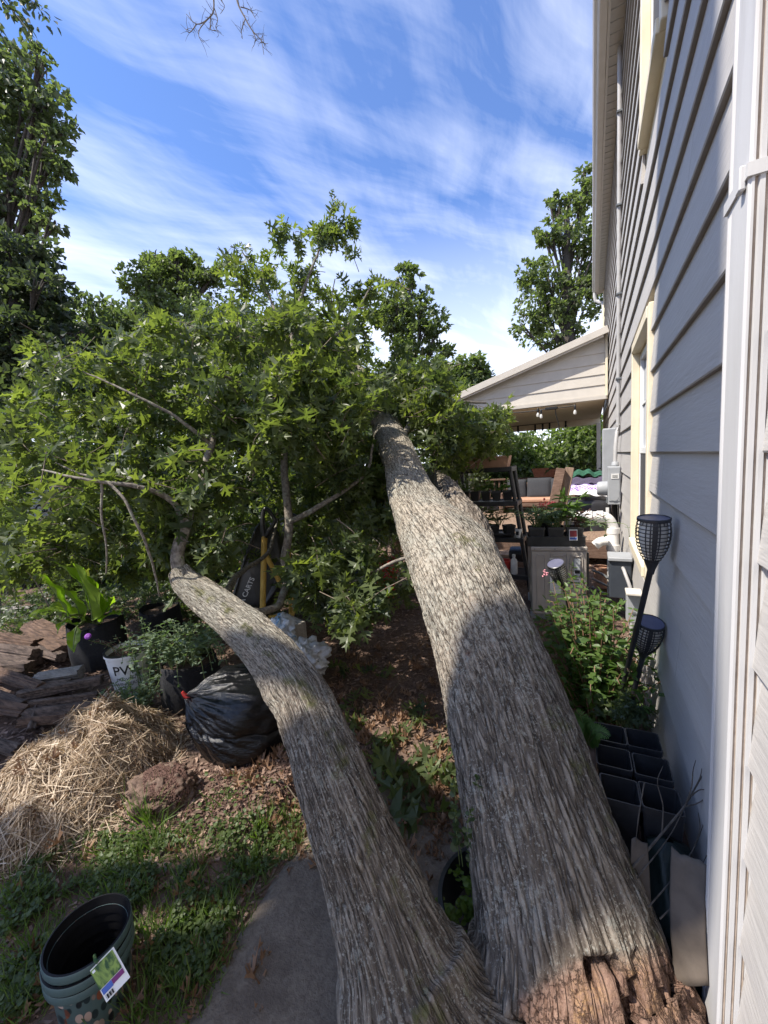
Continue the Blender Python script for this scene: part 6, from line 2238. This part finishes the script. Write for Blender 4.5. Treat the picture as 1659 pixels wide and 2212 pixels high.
lumpy('plastic_bag', 'crumpled white bag with blue print behind the second stem', 'bag', P(602, 1366, 3.0), (.13, .11, .12), M['blue_bag'], 3, .35, freq=2.4, fold=.2)
lumpy('plastic_bag', 'cloudy grey plastic bag slumped behind the second stem', 'bag', P(650, 1425, 2.75), (.18, .13, .12), M['clear_bag'], 8, .35, freq=2.2, fold=.25)
lumpy('white_debris', 'pale flat scrap under the bend of the second stem', 'scrap', P(608, 1404, 2.7), (.06, .06, .03), M['white'], 5, .3)
rq = P(832, 1235, 4.4)
rb2 = thing('red_bucket', 'red plastic bucket half hidden by oak leaves beside the big trunk', 'bucket', rq - (0, 0, .3))
MB().lathe([(.11, -.28), (.145, .10), (.155, .10), (.155, .125), (.14, .125), (.105, -.24)], rq, 28, frame_from((.1, -.12, 1)), True).obj('body', M['red'], rb2, True)
MB().lathe([(.153, .02), (.156, .03), (.153, .04)], rq, 28, frame_from((.1, -.12, 1))).obj('hoop', M['red'], rb2, True)
MB().tube([rq + (-.14, -.02, .11), rq + (-.08, -.14, .02), rq + (.06, -.15, .0), rq + (.14, -.02, .11)], .004, 6, 24).obj('handle', M['galv'], rb2, True)
leafy('pale_weed', 'pale dusty weed growing in the red bucket', 'plant', rq + (0, 0, .08), 10, .16, .13, .06, 3, M['mint'], M['stem'])
bnq = P(725, 1310, 4.0)
bn = thing('grey_bin', 'dark grey plastic bin behind the oak leaves', 'bin', G(725, 1360))
b = MB()
b.prism([(-.2, 0), (.2, 0), (.24, .46), (-.24, .46)], .38, np.array([[1, 0, 0], [0, 0, 1], [0, 1, 0]]).T, G(725, 1345) + (0, 0, 0))
b.obj('body', M['dark_box'], bn)
MB().box(G(725, 1345) + (0, .19, .475), (.52, .42, .03), None, .01).obj('rim', M['dark_box'], bn)
sheet('dark_board', 'dark brown board upright behind the red bucket', 'board', [P(845, 1205, 5.0), P(866, 1205, 5.0), P(866, 1145, 5.0), P(845, 1145, 5.0)], M['wood_dark'], .03)

# ================================================================== BIN BAG
bgc = P(508, 1552, 1.62)
gb = G(500, 1645)
BR = np.array([.285, .26, .225])
bgc = np.array([gb[0] - .02, gb[1] + .15, .19])
bagt = thing('bin_bag', 'shiny black bin bag with red tie under the second stem', 'rubbish bag', (bgc[0], bgc[1], 0))
n, k = 120, 220
tie = norm(R @ np.array([-1.0, .42, .22]))
th, ph = np.meshgrid(np.linspace(0, 2 * np.pi, k, endpoint=False), np.linspace(.01, np.pi - .01, n))
Mt = frame_from(tie, (0, 0, 1))
d = np.stack([np.cos(th) * np.sin(ph), np.sin(th) * np.sin(ph), np.cos(ph)], -1) @ Mt.T
pleat = np.exp(-(ph / 1.0) ** 2)
fl = fbm(np.stack([np.cos(th) * 3.4, np.sin(th) * 3.4, ph * 1.3], -1), 4)
fl2 = fbm(np.stack([np.cos(th) * 11, np.sin(th) * 11, ph * 2.2], -1), 3)
r_ = 1 + .075 * fbm(d * 1.6 + 4, 3) + pleat * (.06 * fl + .045 * fl2) + .022 * fl2 * np.exp(-((ph - 1.3) / .8) ** 2) + .07 * np.exp(-(ph / .16) ** 2)
ey = 1 / (np.abs(d[..., 0]) ** 2.6 + np.abs(d[..., 1]) ** 2.6 + np.abs(d[..., 2]) ** 2.6) ** (1 / 2.6)
Vb = d * (r_ * ey)[..., None] * BR + bgc
crease = np.exp(-((Vb[..., 2] - bgc[2] - .005 - .03 * fl) / .012) ** 2)
Vb = Vb - d * (.014 * crease)[..., None]
Vb[..., 2] = np.maximum(Vb[..., 2], gz(Vb[..., 0], Vb[..., 1]) - .01)
obj('bag', mesh('bag', Vb.reshape(-1, 3), grid_faces(n, k)[:, ::-1].tolist(), True), M['bag'], bagt)
tp_ = bgc + tie * BR * 1.13
MB().tube([tp_, tp_ + tie * .03, tp_ + tie * .05 + (0, 0, .02)], [.010, .012, .008], 8, 8).obj('tie', M['red'], bagt, True)
MB().tube([tp_ + tie * .02, tp_ + tie * .03 + (.01, -.01, -.02), tp_ + tie * .035 + (.012, -.012, -.03)], [.006, .005, .003], 6, 8).obj('tie', M['red'], bagt, True)


def growbag(name, label, c, r0, r1, h, m, seed):
    t = thing(name, label, 'grow bag', c)
    n, k = 16, 56
    V = []
    for i in range(n):
        u = i / (n - 1)
        for j in range(k):
            a = 2 * math.pi * j / k
            rr = (r0 + (r1 - r0) * u) * (1 + .06 * math.sin(3 * a + seed + u) + .025 * math.sin(8 * a + 5 * u + seed) + .04 * math.sin(math.pi * u * 1.2))
            V.append((c[0] + rr * math.cos(a), c[1] + rr * math.sin(a), c[2] + h * u + .02 * u * math.sin(2 * a + seed)))
    for f_ in (.9,):
        for j in range(k):
            a = 2 * math.pi * j / k
            V.append((c[0] + r1 * .95 * math.cos(a), c[1] + r1 * .95 * math.sin(a), c[2] + h * .88))
    V = np.array(V)
    fs = grid_faces(n + 1, k).tolist()
    obj('bag', mesh('bag', V, fs, True), m, t)
    MB().lathe([(r1 * .97, h * .88), (r1 * .5, h * .9), (.01, h * .91)], c, k, None).obj('soil', M['soil'], t)
    return t


# pots and plants on the left
q1 = G(190, 1462)
growbag('grow_bag', 'tall black fabric grow bag holding the big yellow green leaves', (q1[0], q1[1] + .12, 0), .18, .19, .42, M['blackmat'], 1)
bl = thing('broad_leaf_plant', 'broad leafed yellow green plant lit from above in the black grow bag', 'plant', (q1[0], q1[1] + .12, .38))
zb_ = 2.98
for i, (pt, w_, dk) in enumerate((
        ([(200, 1340), (190, 1290), (160, 1215)], 0.225, 0), ([(192, 1318), (175, 1262), (118, 1212)], 0.180, 0), ([(178, 1345), (160, 1300), (118, 1268)], 0.225, 0), ([(205, 1325), (208, 1290), (172, 1225)], 0.195, 0),
        ([(170, 1335), (120, 1318), (62, 1330)], 0.180, 0), ([(150, 1330), (110, 1270), (75, 1240)], 0.165, 0), ([(215, 1345), (232, 1330), (262, 1325)], 0.090, 0), ([(170, 1352), (140, 1345), (122, 1368)], 0.090, 0),
        ([(165, 1355), (160, 1380), (158, 1408)], 0.090, 0), ([(222, 1330), (240, 1300), (236, 1290)], 0.090, 0))):
    z_ = zb_ + .05 * ((i * 7) % 5 - 2)
    base_ = np.array([q1[0] + .02 * (i % 4 - 1.5), q1[1] + .12, .39])
    pts = [P(a, b, z_ - .06 * j) for j, (a, b) in enumerate(pt)]
    bigleaf(pts, w_, M['big'], 'leaf', bl, .35, .012, [base_, base_ * .4 + pts[0] * .6 + (0, 0, .03)], i)

q2 = G(372, 1530)
gb2 = growbag('grow_bag', 'squat sagging black fabric grow bag under the grey green herb', (q2[0] - .0, q2[1] + .15, 0), .19, .175, .27, M['blackmat'], 4)
leafy('catmint', 'bushy grey green herb spilling from the squat black grow bag', 'plant', (q2[0] - .02, q2[1] + .15, .24), 70, .30, .36, .042, 12, M['mint'], M['stem'], first=.15, rb=.12, droop=.9)
leafy('catmint_shoots', 'upright leafy grey green herb shoots between the white pot and the stem', 'plant', (*G(330, 1490)[:2], .05), 14, .55, .16, .040, 12, M['mint'], M['stem'], rb=.1)
leafy('low_catmint', 'low mound of grey green herb leaves in front of the white pot', 'plant', (*G(288, 1550)[:2], .0), 50, .26, .20, .036, 9, M['mint'], M['stem'], rb=.12, first=.1)
q3 = G(258, 1500)
q3 = (q3[0], q3[1] + .10, 0)
pw_ = thing('white_pot', 'white nursery pot lettered PW beside the grey green herb', 'pot', q3)
PH, PR0, PR1 = .30, .112, .145
MB().lathe([(PR0, 0), (PR1, PH - .02), (PR1 + .006, PH - .02), (PR1 + .006, PH), (PR1 - .006, PH), (PR0 - .004, .03)], q3, 44, None, True).obj('body', M['white'], pw_, True)
MB().lathe([(PR1 + .0065, PH - .004), (PR1 + .0075, PH + .004), (PR1 - .007, PH + .005)], q3, 44).obj('rim', M['black'], pw_, True)
MB().lathe([(PR1 - .006, PH - .035), (.01, PH - .03)], q3, 30).obj('soil', M['soil'], pw_)


def wrap_text(s, size, c, z, ang0, r_at, m, parent, bold=0.0):
    v, fs = text_mesh(s, size, bold)
    zz_ = z + v[:, 1]
    rr = r_at(zz_) + .0012
    a = ang0 + v[:, 0] / rr.mean()
    V = np.stack([c[0] + rr * np.cos(a), c[1] + rr * np.sin(a), c[2] + zz_], 1)
    return obj('lettering', mesh('lettering', V, fs), m, parent)


aq = math.atan2(-q3[1], -q3[0]) - .30
rz_ = lambda z: PR0 + (PR1 - PR0) * np.clip(z / (PH - .02), 0, 1)
wrap_text('PW', .10, q3, .19, aq, rz_, M['ink'], pw_, .001)
wrap_text('PROVEN', .032, q3, .125, aq, rz_, M['ink'], pw_)
wrap_text('WINNERS', .032, q3, .088, aq, rz_, M['ink'], pw_)
leafy('dry_flower', 'straggly half dry plant with pale flowers in the white pot', 'plant', (q3[0], q3[1], .23), 16, .22, .22, .022, 6, M['mint'], M['redstem'], r0=.002, rb=.08)
fq = P(191, 1376, 2.35)
ft = thing('purple_bloom', 'single purple flower left of the white lettered pot', 'flower', fq)
MB().lathe([(.004, -.02), (.014, 0), (.018, .012), (.010, .02)], fq, 10, frame_from((.4, -.3, .4)), True, True).obj('petals', M['purple'], ft, True)
MB().tube([fq - (0, 0, .02), fq * .5 + np.array([q3[0], q3[1], .25]) * .5, (q3[0], q3[1], .24)], .002, 5, 14).obj('stalk', M['stem'], ft, True)
q4 = G(300, 1400)
growbag('grow_bag', 'black fabric grow bag hidden in shade behind the white pot', (q4[0], q4[1] + .25, 0), .17, .17, .30, M['blackmat'], 7)
bigleaf([P(375, 1290, 2.35), P(368, 1305, 2.32), P(352, 1322, 2.3)], .10, M['hedge'], 'leaf', oak, .25, .006, None, 3)

# ================================================================== FIREWOOD


def log(label, pa, pb, w0, h0, seed, sink=.0, tone=0):
    pa, pb = np.asarray(pa, float), np.asarray(pb, float)
    L = np.linalg.norm(pb - pa)
    n, k = max(24, int(L / .010)), 40
    c = np.linspace(0, 1, n)[:, None] * (pb - pa) + pa
    Mx = frame_from(pb - pa, (0, 0, 1))
    th = np.linspace(0, 2 * np.pi, k, endpoint=False)
    rg = np.random.default_rng(seed)
    na = rg.integers(3, 5)
    ofs = rg.uniform(0, 6.28)
    # split wedge: rounded polygon
    prof = 1 / np.maximum(np.cos((th - ofs + np.pi / na) % (2 * np.pi / na) - np.pi / na), .35)
    prof = .78 * prof ** .8
    u = np.repeat(np.linspace(0, L, n)[:, None], k, 1)
    T_ = np.repeat(th[None], n, 0)
    q = np.stack([np.cos(T_) * .7 + seed, np.sin(T_) * .7, u * 1.6], -1)
    fib = fbm(q * np.array([15, 15, 1.2]), 4)
    crk = sstep(.28, .55, fbm(q * np.array([5, 5, .7]) + 40, 3))
    r_ = prof[None] * (1 + .15 * fib - .13 * crk + .12 * fbm(q * 1.6 + 3, 2))
    endw = 1 - .10 * (fbm(np.stack([np.cos(T_) * 3, np.sin(T_) * 3, u * 0 + seed], -1), 2))
    V = c[:, None] + (Mx[:, 0][None, None] * (np.cos(T_) * r_ * w0 / 2)[..., None] + Mx[:, 1][None, None] * (np.sin(T_) * r_ * h0 / 2)[..., None])
    jag = .012 * fbm(np.stack([np.cos(th) * 4 + seed, np.sin(th) * 4, th * 0], -1), 3)
    ax_ = norm(pb - pa)
    V[0] += ax_ * jag[:, None]
    V[-1] += ax_ * jag[:, None]
    V = V.reshape(-1, 3)
    fs = grid_faces(n, k).tolist() + [list(range(k))[::-1], list(range((n - 1) * k, n * k))]
    me = mesh('firewood_log', V, fs, True)
    sharp_by_angle(me, 30)
    o = obj('firewood_log', me, M['log' + 'abc'[tone]])
    return tag(o, label, 'firewood log', 'split firewood by the garden bed')


M['loga'] = mat('weathered_log', (.045, .031, .024), (.165, .120, .095), 7, .9, 1.0, 40, (1.2, 8, 8), c3=(.19, .15, .12), s3=9, f3=(.6, .78))
M['logb'] = mat('brown_log', (.055, .032, .022), (.175, .108, .072), 7, .9, 1.0, 40, (1.2, 8, 8), c3=(.19, .13, .08), s3=9, f3=(.6, .78))
M['logc'] = mat('grey_log', (.17, .155, .14), (.31, .285, .26), 6, .92, .9, 30, (2, 5, 5))
for lab, x0, y0, x1, y1, tk, sd, tn in (
        ('long weathered split log along the near edge of the pile, above the others', 40, 1504, 220, 1468, 21, 3, 0),
        ('second long split log, lying just under the topmost near one', 66, 1523, 214, 1502, 19, 11, 0),
        ('third split log down on the near face of the pile', 56, 1541, 204, 1524, 20, 12, 0),
        ('lowest split log of the near face, touching the straw', 46, 1560, 150, 1547, 22, 18, 1),
        ('pale grey flat split log in the middle of the pile', 78, 1468, 176, 1452, 24, 21, 2),
        ('tan tapering log slanting towards the pale grey one', -30, 1446, 90, 1488, 24, 5, 1),
        ('thin log under the tan slanting one at the edge of the view', -30, 1490, 52, 1522, 18, 13, 0),
        ('dark log just above the straw at the edge of the view', -40, 1522, 58, 1536, 20, 14, 1),
        ('thick ridged log across the upper part of the pile', -40, 1402, 80, 1420, 36, 7, 0),
        ('dark log wedged below the thick ridged one', -40, 1440, 64, 1441, 24, 8, 0),
        ('tilted reddish log end leaning beside the tall grow bag', 72, 1354, 150, 1402, 32, 9, 1),
        ('half buried brown log at the back of the pile', 0, 1380, 82, 1394, 28, 10, 1),
        ('short dark log in the hollow between the ridged and reddish ones', 82, 1404, 132, 1420, 20, 22, 0),
        ('small log below the straw edge at the side of the view', -40, 1598, 40, 1622, 24, 15, 0),
        ('mossy grey log lying far back near the fence', -30, 1322, 72, 1318, 20, 16, 2),
        ('dark log filling the gap behind the topmost near one', 60, 1488, 150, 1476, 18, 25, 0),
        ('rough round brown stick standing against the near face', 84, 1520, 66, 1578, 13, 17, 0)):
    zf = lambda yy: float(np.interp(yy, [1320, 1360, 1400, 1460, 1500, 1550, 1620], [.06, .22, .20, .16, .14, .09, .06]))
    pa, pb = G(x0, y0, zf(y0)), G(x1, y1, zf(y1))
    tw_m = tk * proj((pa + pb) / 2)[2] / F
    log(lab, pa, pb, tw_m * 1.35, tw_m * 1.12, sd, tone=tn)

# ================================================================== STRAW HEAP
sc0 = G(165, 1745)
hA, hB = G(20, 1870), G(300, 1560)
sh_ = thing('straw_heap', 'heap of dry straw and hay in front of the firewood', 'straw heap', (sc0[0], sc0[1], 0))
sdir = norm((hB - hA) * [1, 1, 0])
spn = np.array([-sdir[1], sdir[0], 0])
SC = (hA + hB) / 2
SLn, SWd, SHt = np.linalg.norm(hB - hA) / 2 * 1.06, .37, .235


def straw_z(a, b):
    e = np.clip(1 - (a / SLn) ** 2 - (b / SWd) ** 2, 0, 1)
    p = np.stack([a * 5, b * 5, a * 0], -1)
    return SHt * e ** .62 * (1 + .30 * fbm(p, 3)) * (1 + .25 * np.exp(-((a - .05) / .25) ** 2))


nn = 60
ga, gb_ = np.meshgrid(np.linspace(-SLn, SLn, nn), np.linspace(-SWd, SWd, nn))
bs = SC[None, None, :2] + ga[..., None] * sdir[:2] + gb_[..., None] * spn[:2]
V = np.concatenate([bs, (straw_z(ga, gb_) - .03 + gz(bs[..., 0], bs[..., 1]))[..., None]], -1)
obj('heap', mesh('heap', V.reshape(-1, 3), grid_faces(nn, nn, False).tolist(), True), M['straw'], sh_)
ns = 19000
a = rng.uniform(-1, 1, ns) * SLn * 1.12
b = rng.uniform(-1, 1, ns) * SWd * 1.22
k = (a / (SLn * 1.12)) ** 2 + (b / (SWd * 1.22)) ** 2 < 1 - .25 * rng.random(ns)
a, b = a[k], b[k]
e_ = .01
z_ = straw_z(a, b)
dza, dzb = (straw_z(a + e_, b) - z_) / e_, (straw_z(a, b + e_) - z_) / e_
xy = SC[:2] + a[:, None] * sdir[:2] + b[:, None] * spn[:2]
pos = np.column_stack([xy, z_ + gz(xy[:, 0], xy[:, 1]) + rng.uniform(-.025, .022, len(a)) + .03 * fbm(np.column_stack([a * 14, b * 14, a * 0]), 2)])
# strands flow down and along the heap, with strays
an = np.arctan2(b * 1.4, a * .6) + rng.normal(0, 1.4, len(a))
da, db = np.cos(an), np.sin(an)
Yd = np.stack([da * sdir[0] + db * spn[0], da * sdir[1] + db * spn[1], np.clip(da * dza + db * dzb, -1.2, 1.2) + rng.normal(0, .24, len(a))], 1)
X, Y, Z = rand_frames(len(a), Yd, (0, 0, 1), .5)
L_ = rng.uniform(.05, .20, len(a))
V, fc, at = scatter(STRAW[0], STRAW[1], pos, X, Y, Z, np.stack([rng.uniform(.0016, .0040, len(a)), L_, L_], 1))
o = obj('straw', mesh('straw', V, fc, False, at), M['straw'], sh_)
o['kind'] = 'stuff'

n = 46
k_ = rng.integers(0, len(a), n)
X, Y, Z = rand_frames(n, rng.normal(0, 1, (n, 3)) * [1, 1, .4], (0, 0, 1), .6)
leaves_o = scatter(OAKDRY[0], OAKDRY[1], pos[k_] + [0, 0, .012], X, Y, Z, rng.uniform(.04, .09, n))
o = obj('caught_leaves', mesh('caught_leaves', leaves_o[0], leaves_o[1], False, leaves_o[2]), M['oak_dry'], sh_)
o['kind'] = 'stuff'

# soil clod
lumpy('soil_clod', 'crumbly red brown lump of soil beside the straw heap', 'soil lump', np.array([_c[0], _c[1], .085]), (.14, .12, .085), M['ground'], 12, .22, freq=4.2, fold=.04, n=60)

# ================================================================== STACKED FLORAL POTS
SP = ray(188, 2013)
SPc = CAM + (.22 - CAMZ) / SP[2] * SP


def flpot(loc, label, rscale=1.0):
    t = thing('floral_pot', label, 'pot', loc, 'stack of floral pots')
    r1, r0, h = .109 * rscale, .083 * rscale, .215
    MB().lathe([(r0, 0), (r0 + .003, .004), (r1 - .013, h - .026), (r1 - .001, h - .024), (r1, h - .021), (r1, h - .003), (r1 - .002, h)], (0, 0, 0), 72, None, True).obj('body', M['floral'], t, True, False)
    MB().lathe([(r1 - .002, h), (r1 - .007, h + .001), (r1 - .010, h - .02), (r1 - .016, h - .035), (r1 - .019, h - .05), (r1 - .016, h - .052), (r1 - .022, h - .075), (r1 - .019, h - .077), (r1 - .025, h - .10), (r1 - .022, h - .102), (r0 - .004, .012), (.002, .010)], (0, 0, 0), 72).obj('lining', M['deep_black'], t, True, False)
    return t


tl_ = (-.02, .03, 0)
base_z = SPc[2] - .215 - .060
flpot((SPc[0], SPc[1], base_z), 'teal pot printed with pale petals, bottom of the nested stack')
flpot((SPc[0] + .002, SPc[1] - .001, base_z + .030), 'teal floral pot nested second in the stack')
flpot((SPc[0] + .001, SPc[1] + .002, base_z + .060), 'topmost teal floral pot of the nested stack', .985)
ca, cb2, cd = P(194, 2097, 1.055), P(245, 2045, 1.085), P(230, 2166, 1.03)
pt_ = thing('plant_tag', 'white edged plant tag with leaf picture hung on the floral pots', 'plant tag', (ca + cb2) / 2)
MB().quad3(ca, cd, cb2, .0012).obj('card', M['white'], pt_)
tu, tv_ = (cb2 - ca), (cd - ca)
nrm = norm(np.cross(tu, tv_))
if nrm @ (CAM - ca) < 0:
    nrm = -nrm


def tq(u0, u1, v0, v1, m, name, off=.0016):
    a_ = ca + tu * u0 + tv_ * v0 + nrm * off
    b_ = ca + tu * u1 + tv_ * v0 + nrm * off
    d_ = ca + tu * u0 + tv_ * v1 + nrm * off
    o = MB().quad3(a_, d_, b_, .0004).obj(name, m, pt_)
    return o


tq(.0, .93, .03, .62, M['tag_green'], 'picture')
tq(.04, .45, .64, .80, M['tag_blue'], 'blue_band')
tq(.46, .93, .64, .78, M['tag_purple'], 'purple_band')
bb = MB()
for i in range(9):
    u0 = .08 + i * .034
    q_ = [ca + tu * u0 + tv_ * .84 + nrm * .0018, ca + tu * u0 + tv_ * .96 + nrm * .0018, ca + tu * (u0 + .008 + .012 * (i * 5 % 3)) + tv_ * .84 + nrm * .0018]
    bb.quad3(q_[0], q_[1], q_[2], .0003)
bb.obj('barcode', M['ink'], pt_)
text_on('SKE', .012, ca + tu * .78 + tv_ * .89 + nrm * .002, tu, -tv_, M['ink'], pt_, bold=.0004) if False else None
tq(.05, .16, .07, .14, M['white'], 'roundel', .0022)
MB().tube([ca + tu * .35 + nrm * .002, ca + tu * .3 - tv_ * .10, SPc + norm((ca + tu * .3) - SPc) * .105], .004, 6, 10).obj('hanger', M['tag_green'], pt_, True)

# ================================================================== GROUND COVER


def px_sample(poly, n, jitter=0.0, z=0.0):
    pg = np.array(poly, float)
    out = np.zeros((0, 2))
    while len(out) < n:
        px = rng.uniform(pg[:, 0].min(), pg[:, 0].max(), n * 2)
        py = rng.uniform(pg[:, 1].min(), pg[:, 1].max(), n * 2)
        k = inpoly(px, py, poly)
        out = np.vstack([out, np.column_stack([px[k], py[k]])])
    out = out[:n]
    d = norm_rows(np.stack([out[:, 0] - W / 2, H / 2 - out[:, 1], np.full(n, -F)], 1)) @ R.T
    t_ = (z - CAMZ) / d[:, 2]
    q = CAM + d * t_[:, None]
    return q


def norm_rows(v):
    return v / np.linalg.norm(v, axis=1)[:, None]


# red brown chips and shreds over the soil
n = 36000
x = rng.uniform(-5.2, .28, n)
y = .35 + 6.0 * rng.random(n) ** 1.5
kk = ~((x > -1.05) & (y < 1.2)) | (rng.random(n) < .06)
kk &= ~((x < -.9) & (y < .75) & (rng.random(n) < .8))
x, y = x[kk], y[kk]
n = len(x)
an = rng.uniform(0, 6.28, n)
X, Y, Z = rand_frames(n, np.stack([np.cos(an), np.sin(an), rng.normal(0, .2, n)], 1), (0, 0, 1), .35)
V, fc, at = scatter(CHIP[0], CHIP[1], np.column_stack([x, y, gz(x, y) + rng.uniform(.002, .014, n)]), Y, X, Z, rng.uniform(.010, .042, n))
o = obj('wood_chips', mesh('wood_chips', V, fc, False, at), M['chip'])
o['kind'] = 'stuff'

n = 620
q = np.vstack([px_sample([(560, 1650), (960, 1560), (1000, 1800), (960, 1900), (640, 1900), (480, 1700)], 210), px_sample([(0, 1850), (700, 1850), (560, 2212), (0, 2212)], 60),
               px_sample([(700, 1400), (930, 1380), (970, 1600), (760, 1640)], 170), px_sample([(900, 1620), (1000, 1650), (1010, 1850), (940, 1800)], 80)])
n = len(q)
an = rng.uniform(0, 6.28, n)
X, Y, Z = rand_frames(n, np.stack([np.cos(an), np.sin(an), rng.normal(0, .25, n)], 1), (0, 0, 1), .5)
q[:, 2] = gz(q[:, 0], q[:, 1]) + .014
V, fc, at = scatter(OAKDRY[0], OAKDRY[1], q, X, Y, Z, rng.uniform(.03, .085, n))
o = obj('fallen_leaves', mesh('fallen_leaves', V, fc, False, at), M['oak_dry'])
o['kind'] = 'stuff'

q = np.vstack([px_sample([(0, 1850), (230, 1800), (380, 1830), (520, 1960), (480, 2060), (440, 2212), (0, 2212)], 9500), px_sample([(180, 1830), (640, 1780), (640, 1850), (520, 1920), (300, 1940)], 1500),
               px_sample([(430, 1700), (640, 1700), (640, 1880), (430, 1900)], 260)])
n = len(q)
cl_n = fbm(np.column_stack([q[:, :2] * 6, np.zeros(n)]), 3)
q = q[(cl_n > .02) & (np.hypot(q[:, 0] - SPc[0], q[:, 1] - SPc[1]) > .125)]
n = len(q)
q[:, 2] = gz(q[:, 0], q[:, 1]) + rng.uniform(.004, .05, n)
an = rng.uniform(0, 6.28, n)
X, Y, Z = rand_frames(n, np.stack([np.cos(an), np.sin(an), rng.normal(.1, .3, n)], 1), (0, 0, 1), .35)
V, fc, at = scatter(ROUND[0], ROUND[1], q, X, Y, Z, rng.uniform(.007, .019, n))
o = obj('clover', mesh('clover', V, fc, False, at), M['clover'])
o['kind'] = 'stuff'

tuft = [(330, 1790, 90, .16), (350, 1830, 70, .12), (560, 1800, 60, .11), (620, 1780, 80, .08), (640, 1830, 60, .09), (540, 1870, 60, .10), (300, 1880, 60, .12), (420, 1900, 60, .12), (260, 1960, 40, .12), (500, 1980, 40, .10),
        (330, 2050, 60, .12), (400, 2120, 60, .11), (300, 2180, 60, .12), (30, 1960, 50, .12), (60, 2080, 40, .12), (40, 2180, 50, .12), (440, 2010, 40, .10), (230, 1830, 40, .10), (480, 1760, 24, .09), (1250, 1700, 30, .1), (1010, 1560, 20, .1)]
pos, dirs, scl = [], [], []
for px, py, n_, h_ in tuft:
    b0 = G(px, py)
    for _ in range(n_):
        o2 = rng.normal(0, .032, 2)
        pos.append((b0[0] + o2[0], b0[1] + o2[1], gz(b0[0], b0[1])))
        dirs.append(np.array([o2[0] * 14, o2[1] * 14, 1.0]) + rng.normal(0, .22, 3))
        L_ = h_ * rng.uniform(.5, 1.15)
        scl.append((rng.uniform(.003, .006), L_, L_))
q = px_sample([(0, 1850), (640, 1800), (560, 1950), (440, 2212), (0, 2212)], 1900)
for p in q:
    if math.hypot(p[0] - SPc[0], p[1] - SPc[1]) < .125:
        continue
    pos.append((p[0], p[1], gz(p[0], p[1])))
    dirs.append(np.array([0, 0, 1.0]) + rng.normal(0, .5, 3))
    L_ = rng.uniform(.03, .09)
    scl.append((.004, L_, L_))
pos, dirs, scl = np.array([[float(v) for v in p] for p in pos]), np.array(dirs), np.array(scl)
X, Y, Z = rand_frames(len(pos), dirs, (0, 0, 1), 1.0)
V, fc, at = scatter(BLADE[0], BLADE[1], pos, X, Y, Z, scl)
o = obj('grass', mesh('grass', V, fc, False, at), M['grass'])
o['kind'] = 'stuff'

q = np.vstack([px_sample([(0, 1300), (300, 1270), (560, 1290), (620, 1340), (400, 1370), (150, 1370), (0, 1400)], 1100), px_sample([(560, 1290), (860, 1260), (900, 1330), (640, 1350)], 300)])
n = len(q)
hh = np.abs(rng.normal(0, .10, n))
q[:, 2] = gz(q[:, 0], q[:, 1]) + .015 + hh
X, Y, Z = rand_frames(n, rng.normal(0, 1, (n, 3)) * [1, 1, .4], (0, 0, 1), .6)
V, fc, at = scatter(OAK[0][0], OAK[0][1], q, X, Y, Z, rng.uniform(.07, .14, n))
o = obj('undergrowth', mesh('undergrowth', V, fc, False, at), M['hedge'])
o['kind'] = 'stuff'

n = 5200
q = np.vstack([px_sample([(320, 1680), (420, 1660), (640, 1640), (640, 1790), (480, 1830), (330, 1800)], n // 2), px_sample([(320, 1700), (400, 1690), (420, 1780), (320, 1790)], n // 2)])
oct_ = (np.array([(1, 0, 0), (-1, 0, 0), (0, 1, 0), (0, -1, 0), (0, 0, 1), (0, 0, -1)]) * .5, [(0, 2, 4), (2, 1, 4), (1, 3, 4), (3, 0, 4), (2, 0, 5), (1, 2, 5), (3, 1, 5), (0, 3, 5)])
q[:, 2] = gz(q[:, 0], q[:, 1]) + .004
ck = np.hypot((q[:, 0] - _c[0]) / .15, (q[:, 1] - _c[1]) / .13)
q[:, 2] = np.maximum(q[:, 2], .085 + .088 * np.sqrt(np.clip(1 - ck ** 2, 0, 1)) - .0 - 1.0 * (ck >= 1))
X, Y, Z = rand_frames(n, rng.normal(0, 1, (n, 3)), (0, 0, 1), 1.0)
V, fc, at = scatter(oct_[0], oct_[1], q, X, Y, Z, rng.uniform(.004, .015, (n, 3)))
o = obj('soil_crumbs', mesh('soil_crumbs', V, fc, False, at), M['crumb'])
o['kind'] = 'stuff'

# sticks on the ground
for lab, pts, r_ in (('long thin stick lying in the clover behind the floral pots', [(160, 2030), (200, 1950), (262, 1870), (300, 1835)], .004),
                     ('short pale stick among the sunlit weeds', [(300, 1855), (335, 1868), (362, 1880)], .004),
                     ('thin straw stick lying on the concrete path', [(598, 1990), (606, 2030), (612, 2072)], .003),
                     ('curved pale twig on the soil by the clod', [(560, 1722), (610, 1715), (650, 1735)], .004),
                     ('fine dark twig crossing the leaf litter between the trunks', [(760, 1620), (820, 1540), (880, 1450), (890, 1420)], .005),
                     ('bent twig fork lying below the bin bag', [(480, 1660), (520, 1690), (545, 1700)], .004)):
    pp = [G(a, b, .012) for a, b in pts]
    pp = [np.array([p[0], p[1], float(gz(p[0], p[1])) + .012]) for p in pp]
    tag(MB().tube(pp, np.linspace(r_, r_ * .6, len(pp)), 6, 24).obj('stick', M['twig'], None, True), lab, 'stick', 'sticks on the ground')
